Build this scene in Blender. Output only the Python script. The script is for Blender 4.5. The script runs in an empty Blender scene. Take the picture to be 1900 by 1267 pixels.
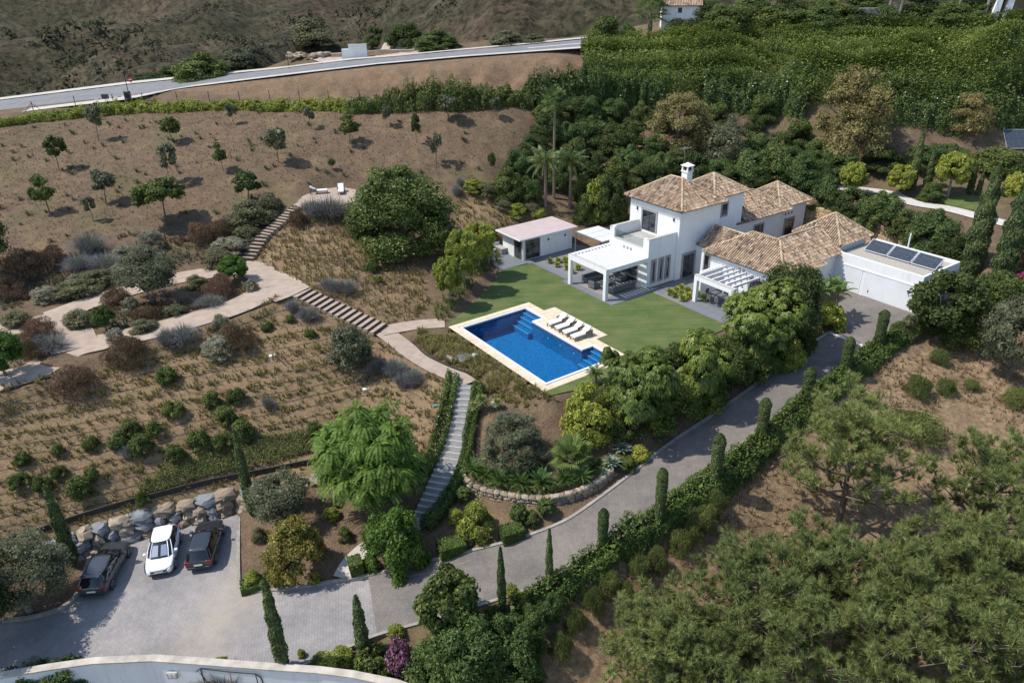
import bpy, math, random
import numpy as np
from mathutils import Vector, Matrix
random.seed(7); RNG = np.random.default_rng(11)
C = bpy.context.scene.collection
SC = bpy.context.scene
# ---------------------------------------------------------------- camera
cam_d = bpy.data.cameras.new('camera'); cam = bpy.data.objects.new('camera', cam_d); C.objects.link(cam)
cam_d.sensor_width = 36.0; cam_d.lens = 36.0 * 1372.0 / 1900.0; cam_d.clip_start = 0.5; cam_d.clip_end = 9000
PITCH = math.radians(26.82); ROLL = math.radians(-1.17); YAW = math.radians(34.5)
_f = Vector((0, math.cos(PITCH), -math.sin(PITCH))); _r = Vector((1, 0, 0)); _u = Vector((0, math.sin(PITCH), math.cos(PITCH)))
_r2 = _r * math.cos(ROLL) + _u * math.sin(ROLL); _u2 = -_r * math.sin(ROLL) + _u * math.cos(ROLL)
cam.matrix_world = Matrix(((_r2.x, _u2.x, -_f.x, 0), (_r2.y, _u2.y, -_f.y, 0), (_r2.z, _u2.z, -_f.z, 28.0), (0, 0, 0, 1)))
SC.camera = cam
# ---------------------------------------------------------------- sky and sun
SUN_AZ = math.radians(182.0); SUN_EL = math.radians(56.0)       # azimuth measured from +x, counter-clockwise, towards the sun
w = bpy.data.worlds.new('World'); SC.world = w; w.use_nodes = True
wn = w.node_tree.nodes; wl = w.node_tree.links
sky = wn.new('ShaderNodeTexSky'); sky.sky_type = 'NISHITA'; sky.sun_disc = False
sky.sun_elevation = SUN_EL; sky.sun_rotation = math.radians(90.0) - SUN_AZ
sky.air_density = 1.0; sky.dust_density = 0.6; sky.ozone_density = 1.0
wn['Background'].inputs['Strength'].default_value = 0.15
wl.new(sky.outputs[0], wn['Background'].inputs[0])
sun_d = bpy.data.lights.new('sun', 'SUN'); sun = bpy.data.objects.new('sun', sun_d); C.objects.link(sun)
sun_d.energy = 3.5; sun_d.angle = math.radians(0.53); sun_d.color = (1.0, 0.955, 0.88)
_s = Vector((math.cos(SUN_EL) * math.cos(SUN_AZ), math.cos(SUN_EL) * math.sin(SUN_AZ), math.sin(SUN_EL)))
sun.rotation_euler = (-_s).to_track_quat('-Z', 'Y').to_euler()
SC.view_settings.view_transform = 'Standard'; SC.view_settings.look = 'None'
SC.view_settings.exposure = 0.5; SC.view_settings.gamma = 1.0; SC.view_settings.use_curve_mapping = False
SC.render.engine = 'CYCLES'
SC.cycles.max_bounces = 8; SC.cycles.transparent_max_bounces = 12; SC.cycles.caustics_reflective = False; SC.cycles.caustics_refractive = False

# ---------------------------------------------------------------- helpers
def tag(o, label=None, cat=None, group=None, kind=None):
    if label: o['label'] = label
    if cat: o['category'] = cat
    if group: o['group'] = group
    if kind: o['kind'] = kind
    return o
def empty(name, loc=(0, 0, 0), rz=0.0):
    o = bpy.data.objects.new(name, None); C.objects.link(o); o.location = loc; o.rotation_euler = (0, 0, rz); o.empty_display_size = .3
    return o
def link(name, me, parent=None, loc=None, rz=0.0, sc=None):
    o = bpy.data.objects.new(name, me); C.objects.link(o)
    if parent is not None: o.parent = parent
    if loc is not None: o.location = loc
    if rz: o.rotation_euler = (0, 0, rz)
    if sc is not None: o.scale = sc if hasattr(sc, '__len__') else (sc, sc, sc)
    return o
def np_mesh(name, V, F, mat=None, smooth=False, mats=None, mi=None):
    """V (n,3), F (m,k) with one k."""
    V = np.asarray(V, np.float32); F = np.asarray(F, np.int32)
    me = bpy.data.meshes.new(name); n, k = F.shape
    me.vertices.add(len(V)); me.vertices.foreach_set('co', V.ravel())
    me.loops.add(n * k); me.loops.foreach_set('vertex_index', F.ravel())
    me.polygons.add(n); me.polygons.foreach_set('loop_start', np.arange(0, n * k, k, dtype=np.int32))
    for m in (mats or ([mat] if mat else [])): me.materials.append(m)
    if mi is not None: me.polygons.foreach_set('material_index', np.asarray(mi, np.int32))
    me.update(calc_edges=True)
    if smooth: me.polygons.foreach_set('use_smooth', np.ones(n, bool))
    return me
class MB:
    def __init__(s): s.v = []; s.f = []
    def add(s, vs, fs):
        n = len(s.v); s.v += [tuple(p) for p in vs]; s.f += [tuple(i + n for i in f) for f in fs]; return s
    def box(s, x0, x1, y0, y1, z0, z1):
        x0, x1 = sorted((x0, x1)); y0, y1 = sorted((y0, y1)); z0, z1 = sorted((z0, z1))
        return s.add([(x0,y0,z0),(x1,y0,z0),(x1,y1,z0),(x0,y1,z0),(x0,y0,z1),(x1,y0,z1),(x1,y1,z1),(x0,y1,z1)],
                     [(0,3,2,1),(4,5,6,7),(0,1,5,4),(1,2,6,5),(2,3,7,6),(3,0,4,7)])
    def ab(s, a0, a1, b0, b1, z0, z1): return s.box(a0, a1, -b0, -b1, z0, z1)      # house axes: y = -b
    def prism(s, poly, z0, z1):
        n = len(poly); ar = sum(poly[i][0]*poly[(i+1)%n][1]-poly[(i+1)%n][0]*poly[i][1] for i in range(n))
        if ar < 0: poly = poly[::-1]
        f0 = (lambda p: z0(p)) if callable(z0) else (lambda p: z0); f1 = (lambda p: z1(p)) if callable(z1) else (lambda p: z1)
        return s.add([(p[0],p[1],f0(p)) for p in poly] + [(p[0],p[1],f1(p)) for p in poly],
                     [tuple(range(n-1,-1,-1)), tuple(range(n,2*n))] + [(i,(i+1)%n,n+(i+1)%n,n+i) for i in range(n)])
    def tube(s, pts, rad, k=6, cap=True):
        pts = [Vector(p) for p in pts]; R = rad if hasattr(rad, '__len__') else [rad]*len(pts); rings = []
        for i, p in enumerate(pts):
            d = (pts[min(i+1,len(pts)-1)] - pts[max(i-1,0)]).normalized()
            ref = Vector((0,0,1)) if abs(d.z) < .9 else Vector((1,0,0))
            u = d.cross(ref).normalized(); v = d.cross(u)
            rings.append([p + (u*math.cos(2*math.pi*j/k) + v*math.sin(2*math.pi*j/k))*R[i] for j in range(k)])
        vs = [q for r in rings for q in r]; fs = []
        for i in range(len(rings)-1):
            for j in range(k): fs.append((i*k+j, i*k+(j+1)%k, (i+1)*k+(j+1)%k, (i+1)*k+j))
        if cap: fs += [tuple(range(k))[::-1], tuple(range((len(rings)-1)*k, len(rings)*k))]
        return s.add(vs, fs)
    def cyl(s, x, y, z0, z1, r, k=12, r1=None):
        return s.tube([(x,y,z0),(x,y,z1)], [r, r if r1 is None else r1], k)
    def bar(s, p, q, wd, ht):
        p = Vector(p); q = Vector(q); d = (q-p).normalized(); ref = Vector((0,0,1)) if abs(d.z) < .95 else Vector((1,0,0))
        u = d.cross(ref).normalized()*wd/2; v = u.cross(d).normalized()*ht/2
        return s.add([p-u-v,p+u-v,p+u+v,p-u+v,q-u-v,q+u-v,q+u+v,q-u+v], [(0,3,2,1),(4,5,6,7),(0,1,5,4),(1,2,6,5),(2,3,7,6),(3,0,4,7)])
    def rbox(s, x0, x1, y0, y1, z0, z1, r=.03, k=2):
        """box with rounded vertical and top edges (cushions, topiary)"""
        prof = []
        hx, hy = (x1-x0)/2, (y1-y0)/2; cx, cy = (x0+x1)/2, (y0+y1)/2; r = min(r, hx*.98, hy*.98, (z1-z0)*.98)
        layers = [(z0, 0.0)] + [(z1 - r + r*math.sin(t*math.pi/2/k), r*(1-math.cos(t*math.pi/2/k))) for t in range(k+1)]
        for z, ins in layers:
            for c, (sx, sy) in enumerate(((1,1),(-1,1),(-1,-1),(1,-1))):
                for t in range(k+1):
                    a = c*math.pi/2 + t*math.pi/2/k
                    prof.append((cx + sx*(hx-r) + (r-ins)*math.cos(a), cy + sy*(hy-r) + (r-ins)*math.sin(a), z))
        m = 4*(k+1); fs = [tuple(range(m))[::-1], tuple(range((len(layers)-1)*m, len(layers)*m))]
        for i in range(len(layers)-1):
            for j in range(m): fs.append((i*m+j, i*m+(j+1)%m, (i+1)*m+(j+1)%m, (i+1)*m+j))
        return s.add(prof, fs)
    def mesh(s, name, mat, smooth=False):
        me = bpy.data.meshes.new(name); me.from_pydata(s.v, [], s.f); me.update()
        for m in (mat if isinstance(mat, (list, tuple)) else [mat]):
            if m: me.materials.append(m)
        if smooth:
            for p in me.polygons: p.use_smooth = True
        return me
    def build(s, name, mat, parent=None, loc=None, rz=0.0, smooth=False): return link(name, s.mesh(name, mat, smooth), parent, loc, rz)
def copy_tree(o, parent=None):
    c = o.copy(); C.objects.link(c); c.parent = parent
    for ch in list(o.children): copy_tree(ch, c)
    return c
def ordinal(n): return ['first','second','third','fourth','fifth','sixth','seventh','eighth','ninth','tenth','eleventh','twelfth','thirteenth','fourteenth','fifteenth','sixteenth','seventeenth','eighteenth','nineteenth','twentieth','twenty-first','twenty-second','twenty-third','twenty-fourth','twenty-fifth','twenty-sixth','twenty-seventh','twenty-eighth','twenty-ninth','thirtieth'][n]

# ---------------------------------------------------------------- materials
def srgb(r, g, b):
    f = lambda c: (c/255/12.92) if c/255 <= .04045 else ((c/255+.055)/1.055)**2.4
    return (f(r), f(g), f(b), 1)
def nodes(name):
    m = bpy.data.materials.new(name); m.use_nodes = True; nt = m.node_tree
    return m, nt.nodes, nt.links, nt.nodes['Principled BSDF']
def ramp(n, l, src, stops):
    r = n.new('ShaderNodeValToRGB'); e = r.color_ramp.elements
    while len(e) < len(stops): e.new(.5)
    for i, (p, c) in enumerate(stops): e[i].position = p; e[i].color = c if len(c) == 4 else (*c, 1)
    if src is not None: l.new(src, r.inputs[0])
    return r
def noise(n, l, scale, detail=4, rough=.55, vec=None, coord='Object'):
    t = n.new('ShaderNodeTexNoise'); t.inputs['Scale'].default_value = scale; t.inputs['Detail'].default_value = detail; t.inputs['Roughness'].default_value = rough
    if vec is None:
        if 'tc' not in n: tc = n.new('ShaderNodeTexCoord'); tc.name = 'tc'
        vec = n['tc'].outputs[coord]
    l.new(vec, t.inputs['Vector']); return t
def mix(n, l, a, b, fac, mode='MIX'):
    m = n.new('ShaderNodeMix'); m.data_type = 'RGBA'; m.blend_type = mode
    for k, v in ((0, fac), (6, a), (7, b)):
        if hasattr(v, 'type') and hasattr(v, 'links'): l.new(v, m.inputs[k])
        else: m.inputs[k].default_value = v if (k == 0 or len(v) == 4) else (*v, 1)
    return m.outputs[2]
def bump(n, l, bs, h, strength=.3, dist=.05):
    b = n.new('ShaderNodeBump'); b.inputs['Strength'].default_value = strength; b.inputs['Distance'].default_value = dist
    l.new(h, b.inputs['Height']); l.new(b.outputs[0], bs.inputs['Normal']); return b
def M(name, c1, c2=None, scale=3.0, rough=.8, bmp=0.0, bscale=None, metal=0.0, spec=.5, stops=(.35, .65), detail=5):
    m, n, l, bs = nodes(name)
    bs.inputs['Roughness'].default_value = rough; bs.inputs['Metallic'].default_value = metal; bs.inputs['Specular IOR Level'].default_value = spec
    c1 = c1 if len(c1) == 4 else (*c1, 1)
    if c2 is None: bs.inputs['Base Color'].default_value = c1
    else:
        c2 = c2 if len(c2) == 4 else (*c2, 1)
        t = noise(n, l, scale, detail); r = ramp(n, l, t.outputs[0], [(stops[0], c1), (stops[1], c2)]); l.new(r.outputs[0], bs.inputs['Base Color'])
    if bmp: bump(n, l, bs, noise(n, l, bscale or scale*4, 5).outputs[0], bmp, .04)
    return m
def pieces(name, cols, rough=.85, bmp=.3, bscale=14., nscale=6.):
    """each loose piece of the mesh (tile, stone) or each object takes its own shade"""
    m, n, l, bs = nodes(name); g = n.new('ShaderNodeNewGeometry'); oi = n.new('ShaderNodeObjectInfo')
    ad = n.new('ShaderNodeMath'); ad.operation = 'ADD'; l.new(g.outputs['Random Per Island'], ad.inputs[0]); l.new(oi.outputs['Random'], ad.inputs[1])
    fr = n.new('ShaderNodeMath'); fr.operation = 'FRACT'; l.new(ad.outputs[0], fr.inputs[0])
    k = len(cols); r = ramp(n, l, fr.outputs[0], [(i/(k-1), c) for i, c in enumerate(cols)])
    t = noise(n, l, nscale, 6, .65); rr = ramp(n, l, t.outputs[0], [(.3, (.62, .6, .58)), (.7, (1.15, 1.12, 1.08))])
    l.new(mix(n, l, r.outputs[0], rr.outputs[0], 1.0, 'MULTIPLY'), bs.inputs['Base Color'])
    bs.inputs['Roughness'].default_value = rough
    if bmp: bump(n, l, bs, noise(n, l, bscale, 6).outputs[0], bmp, .05)
    return m
def leaf(name, c1, c2, c3=None, rough=.6, trans=.3, spec=.2, clump=1.2):
    """foliage: shade per leaf, per plant and per clump of twigs; part of the light passes through"""
    m, n, l, bs = nodes(name); g = n.new('ShaderNodeNewGeometry'); oi = n.new('ShaderNodeObjectInfo')
    st = [(0., c1), (.7, c2)] + ([(1., c3)] if c3 else []); r = ramp(n, l, g.outputs['Random Per Island'], st)
    t = noise(n, l, clump, 3); r2 = ramp(n, l, t.outputs[0], [(.3, (.72, .74, .7)), (.7, (1.22, 1.2, 1.15))])
    c = mix(n, l, r.outputs[0], r2.outputs[0], 1.0, 'MULTIPLY')
    hv = n.new('ShaderNodeHueSaturation'); l.new(c, hv.inputs['Color'])
    mr = n.new('ShaderNodeMapRange'); l.new(oi.outputs['Random'], mr.inputs[0]); mr.inputs[3].default_value = .82; mr.inputs[4].default_value = 1.18; l.new(mr.outputs[0], hv.inputs['Value'])
    mh = n.new('ShaderNodeMapRange'); l.new(oi.outputs['Random'], mh.inputs[0]); mh.inputs[3].default_value = .507; mh.inputs[4].default_value = .487; l.new(mh.outputs[0], hv.inputs['Hue'])
    l.new(hv.outputs[0], bs.inputs['Base Color']); bs.inputs['Roughness'].default_value = rough; bs.inputs['Specular IOR Level'].default_value = spec
    tr = n.new('ShaderNodeBsdfTranslucent'); l.new(hv.outputs[0], tr.inputs[0]); mx = n.new('ShaderNodeMixShader'); mx.inputs[0].default_value = trans
    l.new(bs.outputs[0], mx.inputs[1]); l.new(tr.outputs[0], mx.inputs[2]); l.new(mx.outputs[0], n['Material Output'].inputs[0])
    return m
# ---------------------------------------------------------------- terrain height
O2 = np.array((-4.29,58.26)); DA = np.array([math.cos(YAW), math.sin(YAW)]); DB = np.array([math.sin(YAW), -math.cos(YAW)])
def AB(a, b, z=0.0):
    p = O2 + a*DA + b*DB; return (float(p[0]), float(p[1]), z)
def to_ab(x, y):
    dx, dy = x - O2[0], y - O2[1]; return dx*DA[0] + dy*DA[1], dx*DB[0] + dy*DB[1]
CP = np.array(
    # garden left of the pool and the lounger terrace
    [(-8.99,58.66,-0.2),(-6.7,54.06,-0.5),(-3.9,51.04,-0.9),(-11.6,57.3,0.0),(-14.58,58.94,1.1),(-18.79,61.38,2.2),(-21.79,63.6,2.4),(-25.75,64.96,2.2),(-26.13,69.69,2.6),(-22.44,78.23,5.4),(-19.89,83.1,5.8),(-15.64,82.6,4.6),(-15.32,85.7,6.4),(-25.89,82.94,6.4),(-31.28,76.03,4.0),(-36.87,75.78,4.2),(-30.64,63.09,2.0),(-35.67,67.02,2.7),(-32.02,57.07,1.6),(-40.34,59.95,2.0),(-43.65,57.41,1.7),(-38.42,48.6,1.3),(-34.04,49.42,1.2),(-25.04,56.74,1.6),(-18.06,57.67,1.0),(-15.16,65.13,1.9),(-12.25,69.96,2.2),(-8.36,75.18,2.6),(-17.84,71.95,3.9),(-5.87,82.91,3.8),(-2.73,79.09,2.4),(-8.55,64.54,0.9),(-10.6,56.39,-0.6),(-12.72,52.29,-1.4)]
    # planted slope down to the boulder wall
    + [(-35.5,42.07,-1.9),(-31.15,44.85,-1.2),(-26.56,48.16,-0.6),(-21.4,51.4,-0.2),(-16.25,53.34,0.1),(-33.72,37.95,-4.1),(-29.49,40.18,-3.8),(-24.94,42.62,-3.5),(-21.06,44.81,-3.3),(-16.19,47.88,-2.6),(-15.62,44.79,-3.9),(-10.62,49.21,-2.6),(-7.1,48.12,-2.0),(-8.47,44.79,-3.6),(-12.23,42.92,-5.0),(-5.72,46.4,-1.9),(-2.14,46.73,-2.2),(0.32,48.42,-1.4),(3.56,47.63,-1.0),(-0.18,42.64,-3.2),(3.97,42.23,-3.0),(7.51,43.48,-2.6),(5.8,45.66,-1.7),(9.58,44.56,-2.0),(14.19,47.87,-1.4),(19.61,52.55,-0.8),(22.39,54.51,-0.4),(1.61,39.88,-3.9),(-3.18,40.33,-4.6),(-5.54,37.32,-5.2),(-8.47,38.22,-5.0),(-14.48,39.09,-5.6),(-17.63,39.65,-6.0),(-16.96,35.98,-6.4),(-12.49,36.4,-6.0),(-2.73,37.67,-4.9),(-9.01,36.58,-5.8)]
    # the parking court and below it
    + [(-19.78,41.42,-6.5),(-24.28,39.33,-6.5),(-28.23,37.63,-6.5),(-31.43,36.39,-6.4),(-31.48,34.63,-6.5),(-30.13,30.64,-6.7),(-23.1,32.45,-6.7),(-16.16,31.06,-6.7),(-12.23,29.17,-6.8),(-8.02,29.63,-6.6),(-5.02,30.52,-6.4),(-1.91,31.26,-6.0),(-3.42,29.12,-7.0),(1.28,32.02,-5.6),(-29.74,28.64,-9.2),(-20.68,29.13,-9.2),(-11.13,28.21,-9.2),(-33.96,28.05,-9.2)]
    # right of the driveway, below the hedge
    + [(4.52,32.58,-5.4),(8.32,36.24,-4.6),(13.04,38.96,-3.9),(17.9,43.31,-3.2),(24.01,48.5,-2.5),(29.33,52.32,-1.9),(34.29,55.55,-1.2),(39.31,58.3,-0.6),(45.39,60.87,0.2),(1.2,30.29,-7.2),(5.13,31.77,-7.2),(9.84,34.51,-6.6),(16.15,38.94,-5.8),(23.03,42.88,-4.9),(30.57,46.79,-4.0),(38.81,50.88,-2.8),(4.27,29.22,-9.0),(11.01,31.42,-8.8),(18.71,34.94,-8.2),(27.6,39.43,-7.0),(37.07,43.34,-5.6),(17.27,30.12,-10.2),(28.66,33.58,-9.4),(30.33,30.35,-10.4)]
    # slope from the garden up to the hedge along the service road
    + [(-53.8,75.65,4.6),(-62.01,90.98,8.0),(-67.64,101.32,10.0),(-49.95,86.14,7.0),(-40.18,85.36,7.0),(-31.26,87.44,8.2),(-22.25,90.06,8.7),(-12.46,89.62,8.6),(-5.95,87.8,7.6),(-2.75,85.47,6.2),(-0.82,92.74,9.0),(-55.29,105.91,10.7),(-39.17,102.88,11.4),(-24.0,99.94,11.8),(-9.67,97.24,12.1),(1.31,98.57,12.2),(1.21,94.11,10.0),(3.7,89.65,5.0),(6.03,84.79,3.0),(3.42,83.07,2.6),(-2.76,81.53,3.2)]
    # banks and the upper road, the plot beyond it
    + [(-55.77,115.52,11.0),(-25.35,106.24,12.0),(1.39,103.16,12.3),(-52.13,117.37,12.6),(-26.43,112.77,14.6),(-3.14,116.57,15.8),(10.47,117.2,16.6),(-59.2,121.93,12.1),(-33.11,120.65,14.7),(-11.7,123.35,16.2),(12.5,121.7,17.6),(-81.28,123.84,10.2),(-33.46,129.67,16.0),(-20.65,127.26,16.8),(-7.76,129.14,17.2),(1.01,129.25,18.0)]
    # behind and right of the house
    + [(10.5,91.45,4.4),(17.67,94.67,6.2),(24.92,96.61,7.0),(32.44,98.73,7.8),(38.88,97.07,8.0),(15.22,102.67,8.8),(26.57,105.19,11.0),(37.51,104.8,11.2),(10.33,106.12,12.6),(45.11,95.43,8.2),(54.61,94.12,8.6),(63.55,94.56,9.0),(40.15,90.63,6.0),(49.25,88.77,5.6),(58.55,87.98,5.6),(42.83,88.22,3.9),(49.15,81.42,3.4),(55.67,77.17,3.3),(42.51,80.08,3.0),(47.51,72.79,2.8),(48.17,65.64,2.5),(41.88,107.11,12.2),(55.18,103.83,12.4),(66.37,100.84,12.6),(12.88,116.98,15.6),(27.33,110.46,16.0),(40.01,104.32,17.4),(52.63,101.45,18.4),(62.9,98.09,18.8),(27.99,114.53,19.2),(43.52,114.85,19.6),(58.05,113.0,19.8),(66.94,105.14,19.8),(25.73,122.66,19.8)]
    + [AB(23,-9,0.6), AB(30,-8,2.2), AB(38,-8,3.2), AB(47,-6,3.6), AB(48.5,3,3.1), AB(47.5,12,3.0), AB(45.8,20.5,2.9), AB(13,-15,.8), AB(20,-14.5,1.0), AB(38,25,1.0), AB(30,24,-.5)]
    + [(-75,30,-8), (-80,60,3), (-95,100,10), (-40,22,-8.5), (-10,20,-11), (30,18,-12.5), (60,30,-7), (75,50,-1), (80,75,4), (85,100,12), (90,130,19), (60,140,20.5), (30,135,20), (5,130,17.5), (-60,125,8), (-25,150,5), (10,160,8),
       (-120,160,-12), (-40,230,-25), (60,230,5), (160,180,22), (200,60,-5), (150,0,-20), (-150,20,-18), (0,-20,-22), (-300,350,-70), (0,420,-62), (250,420,-35),
       (-600,600,-90), (-200,800,-20), (150,800,20), (500,800,40), (-900,1100,20), (-300,1300,120), (300,1300,150), (900,1200,140), (-600,2200,330), (300,2200,320), (1200,2000,330), (-1800,1800,250), (600,0,-60), (-600,0,-60), (0,-400,-60), (-1500,600,-60), (1500,600,60)]
)
def mq(r2): return np.sqrt(r2 + 4.0)
_X = CP[:, :2]; _d = ((_X[:, None] - _X[None])**2).sum(-1); _n = len(_X)
_A = np.zeros((_n+1, _n+1)); _A[:_n, :_n] = -mq(_d) + np.eye(_n)*.6; _A[:_n, _n] = 1; _A[_n, :_n] = 1
_W = np.linalg.solve(_A, np.append(CP[:, 2], 0))
def _hash(ix, iy, s):
    a = np.sin(ix*127.1 + iy*311.7 + s*74.7)*43758.5453; return a - np.floor(a)
def vnoise(x, y, s=0):
    ix, iy = np.floor(x), np.floor(y); fx, fy = x-ix, y-iy; fx = fx*fx*(3-2*fx); fy = fy*fy*(3-2*fy)
    return (_hash(ix,iy,s)*(1-fx)+_hash(ix+1,iy,s)*fx)*(1-fy) + (_hash(ix,iy+1,s)*(1-fx)+_hash(ix+1,iy+1,s)*fx)*fy
def fbm(x, y, o=4, s=0):
    t = 0; a = .5
    for i in range(o): t = t + a*vnoise(x, y, s+i); x = x*2.03+7.1; y = y*2.03+3.7; a *= .5
    return t
def sstep(t): t = np.clip(t, 0, 1); return t*t*(3-2*t)
def base_h(x, y):
    x = np.asarray(x, float); y = np.asarray(y, float); sh = x.shape; p = np.stack([x.ravel(), y.ravel()], -1); out = np.empty(len(p))
    for i in range(0, len(p), 20000):
        q = p[i:i+20000]; out[i:i+20000] = -mq(((q[:, None]-_X[None])**2).sum(-1)) @ _W[:_n] + _W[_n]
    out = out.reshape(sh)
    d = np.hypot(x, y-70)
    out = out + sstep((d-150)/300)*((fbm(x/160., y/160., 5, 3)-.47)*150 + (fbm(x/45., y/45., 4, 9)-.45)*36)
    return out + (fbm(x/2.2, y/2.2, 3, 20)-.44)*.28
# flattened surfaces -----------------------------------------------------------------
def seg_dist(x, y, P):
    """distance to polyline P [(x,y,z)], and interpolated z"""
    best = np.full(np.shape(x), 1e9); bz = np.zeros(np.shape(x))
    for (x0,y0,z0),(x1,y1,z1) in zip(P[:-1], P[1:]):
        dx, dy = x1-x0, y1-y0; L = dx*dx+dy*dy; t = np.clip(((x-x0)*dx+(y-y0)*dy)/max(L,1e-9), 0, 1)
        d = np.hypot(x-x0-t*dx, y-y0-t*dy); m = d < best; best = np.where(m, d, best); bz = np.where(m, z0+t*(z1-z0), bz)
    return best, bz
def inside(x, y, poly):
    c = np.zeros(np.shape(x), bool); n = len(poly)
    for i in range(n):
        x0, y0 = poly[i][0], poly[i][1]; x1, y1 = poly[(i+1)%n][0], poly[(i+1)%n][1]
        if y0 == y1: continue
        m = ((y0 > y) != (y1 > y)) & (x < (x1-x0)*(y-y0)/(y1-y0)+x0); c ^= m
    return c
def poly_sd(x, y, poly):
    P = [(p[0], p[1], 0) for p in poly]; d, _ = seg_dist(x, y, P + [P[0]]); return np.where(inside(x, y, poly), -d, d)
DRIVE_L = [(-9.4,35.14,-6.15),(-6.8,35.55,-5.8),(-3.72,36.09,-5.4),(0.09,36.82,-4.9),(3.11,37.81,-4.4),(5.57,39.47,-3.9),(8.02,41.46,-3.45),(11.56,44.43,-2.8),(15.33,47.2,-2.2),(20.19,51.28,-1.6),(25.04,55.37,-1.0),(27.63,57.33,-0.7)]
DRIVE_R = [(-8.1,30.45,-6.15),(-5.04,31.15,-5.8),(-1.74,31.99,-5.4),(1.7,32.9,-4.9),(4.26,34.09,-4.4),(6.94,35.99,-3.9),(9.64,37.86,-3.45),(13.15,40.6,-2.8),(17.57,44.57,-2.2),(22.41,48.84,-1.6),(27.01,52.41,-1.0),(29.42,54.69,-0.7)]
DRIVE_C = [tuple((p+q)/2 for p, q in zip(a, b)) for a, b in zip(DRIVE_L, DRIVE_R)]
COURT = [(-19.73,41.59,-6.55),(-17.59,34.94,-6.55),(-16.15,34.35,-6.5),(-13.5,34.59,-6.4),(-9.4,35.14,-6.15),(-8.1,30.45,-6.15),(-9.85,29.72,-6.35),(-12.56,28.76,-6.65),(-15.57,29.2,-6.7),(-20.61,29.62,-6.7),(-24.19,29.41,-6.7),(-28.91,28.6,-6.75),(-30.53,28.33,-6.75),(-33.14,32.38,-6.7),(-31.27,32.53,-6.65),(-29.41,32.73,-6.6),(-27.84,33.49,-6.55),(-27.63,35.03,-6.55),(-28.4,37.69,-6.5),(-26.28,38.86,-6.5),(-22.89,40.55,-6.5)]
FORE = [(27.63,57.33,-0.7),(29.45,61.11,-0.35),(31.38,65.66,-0.12),(35.93,59.35,-0.12),(36.02,57.62,-0.2),(34.52,57.36,-0.3),(29.42,54.69,-0.7)]
PAD = [AB(*p) for p in ((-.95,-1.3),(2.2,-3.0),(6,-5.5),(9,-8.2),(10.2,-11.5),(13,-13.9),(21,-13.9),(22.3,-6),(34,-6.2),(46.6,-4.2),(46.2,2.0),(45.3,12.2),(43.3,21.5),(33.7,22.6),(33.7,15.2),(24,15.5),(17.5,14.2),(8.5,16.2),(2.0,14.7),(-1.05,14.0))]
UP_F = [(-87.9,125.94,10.0),(-82.4,125.83,10.5),(-61.57,127.33,12.4),(-33.6,122.61,14.8),(-25.42,124.24,15.5),(-16.27,122.86,16.1),(-7.51,124.11,16.6),(1.81,125.37,17.1),(14.22,130.13,17.6)]
UP_N = [(-77.2,109.43,10.0),(-72.43,109.45,10.5),(-52.85,108.08,12.4),(-47.71,112.64,13.1),(-30.82,111.84,14.8),(-18.59,113.14,15.8),(-6.17,113.95,16.5),(4.75,114.16,17.0),(12.36,112.67,17.5)]
UP_C = [tuple((p+q)/2 for p, q in zip(UP_F[i], UP_N[i])) for i in range(9)]
SERV = [(-63.52,110.46,11.2),(-54.88,113.65,11.2),(-41.33,109.24,11.7),(-25.19,105.57,12.1),(-10.19,103.28,12.3),(3.56,103.14,12.4)]
PATH_A = [(-38.79,46.63,1.3),(-38.09,48.09,1.35),(-36.28,49.16,1.4),(-35.06,52.34,1.55),(-32.65,53.64,1.7),(-29.28,55.07,1.9),(-26.38,56.91,2.05),(-23.8,58.9,2.2),(-21.86,62.06,2.35),(-21.29,63.57,2.4)]
PATH_B = [(-43.32,55.42,1.75),(-41.3,56.56,1.75),(-39.48,58.31,1.9),(-37.38,60.75,2.1),(-35.0,62.98,2.25),(-31.56,65.57,2.3),(-28.34,66.67,2.4),(-25.35,67.08,2.45),(-21.29,63.57,2.4)]
PATH_B2 = [(-40.02,58.9,1.95),(-37.04,55.84,1.8),(-34.65,52.41,1.6)]
PATH_C = [(-11.42,57.93,0.0),(-8.55,59.09,-0.05),(-5.95,59.43,-0.06)]
PATH_D = [(-11.12,57.81,0.0),(-9.86,56.28,-0.15),(-8.28,54.32,-0.35),(-6.34,52.38,-0.6),(-4.32,50.97,-0.85),(-3.52,50.06,-0.93)]
STAIR = [(-3.6,49.93,-0.95),(-4.13,45.96,-2.6),(-4.8,43.28,-3.6),(-6.23,38.79,-4.9)]
GATE = [(-6.23,38.79,-4.9),(-7.56,37.96,-5.25),(-9.32,37.57,-5.6),(-10.56,36.39,-5.95),(-11.06,35.05,-6.2)]
STEP_A = [(-19.0,61.53,2.3),(-11.43,58.04,0.05)]
STEP_B = [(-26.2,69.5,2.5),(-25.19,72.63,4.0),(-22.48,77.59,5.65)]
PLAT = [(-23.07,77.66,5.7),(-22.96,81.01,5.7),(-21.73,83.6,5.7),(-19.46,84.59,5.7),(-17.48,83.28,5.7),(-16.49,78.42,5.7),(-19.44,76.41,5.7),(-21.94,76.39,5.7)]
GPATH = [(38.31,88.21,3.6),(44.27,85.47,3.5),(45.72,81.62,3.35),(48.66,79.6,3.2),(50.5,77.0,3.1),(52.31,74.37,3.0),(54.24,72.06,2.9)]
PLANT_W = [(-3.69, 42.34, -3.19), (-3.35, 41.36, -3.43), (-2.21, 40.53, -3.6), (-0.22, 39.63, -3.43), (1.61, 39.07, -3.29), (3.46, 39.32, -3.18), (5.39, 40.19, -3.02), (6.9, 41.46, -2.71)]
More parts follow.
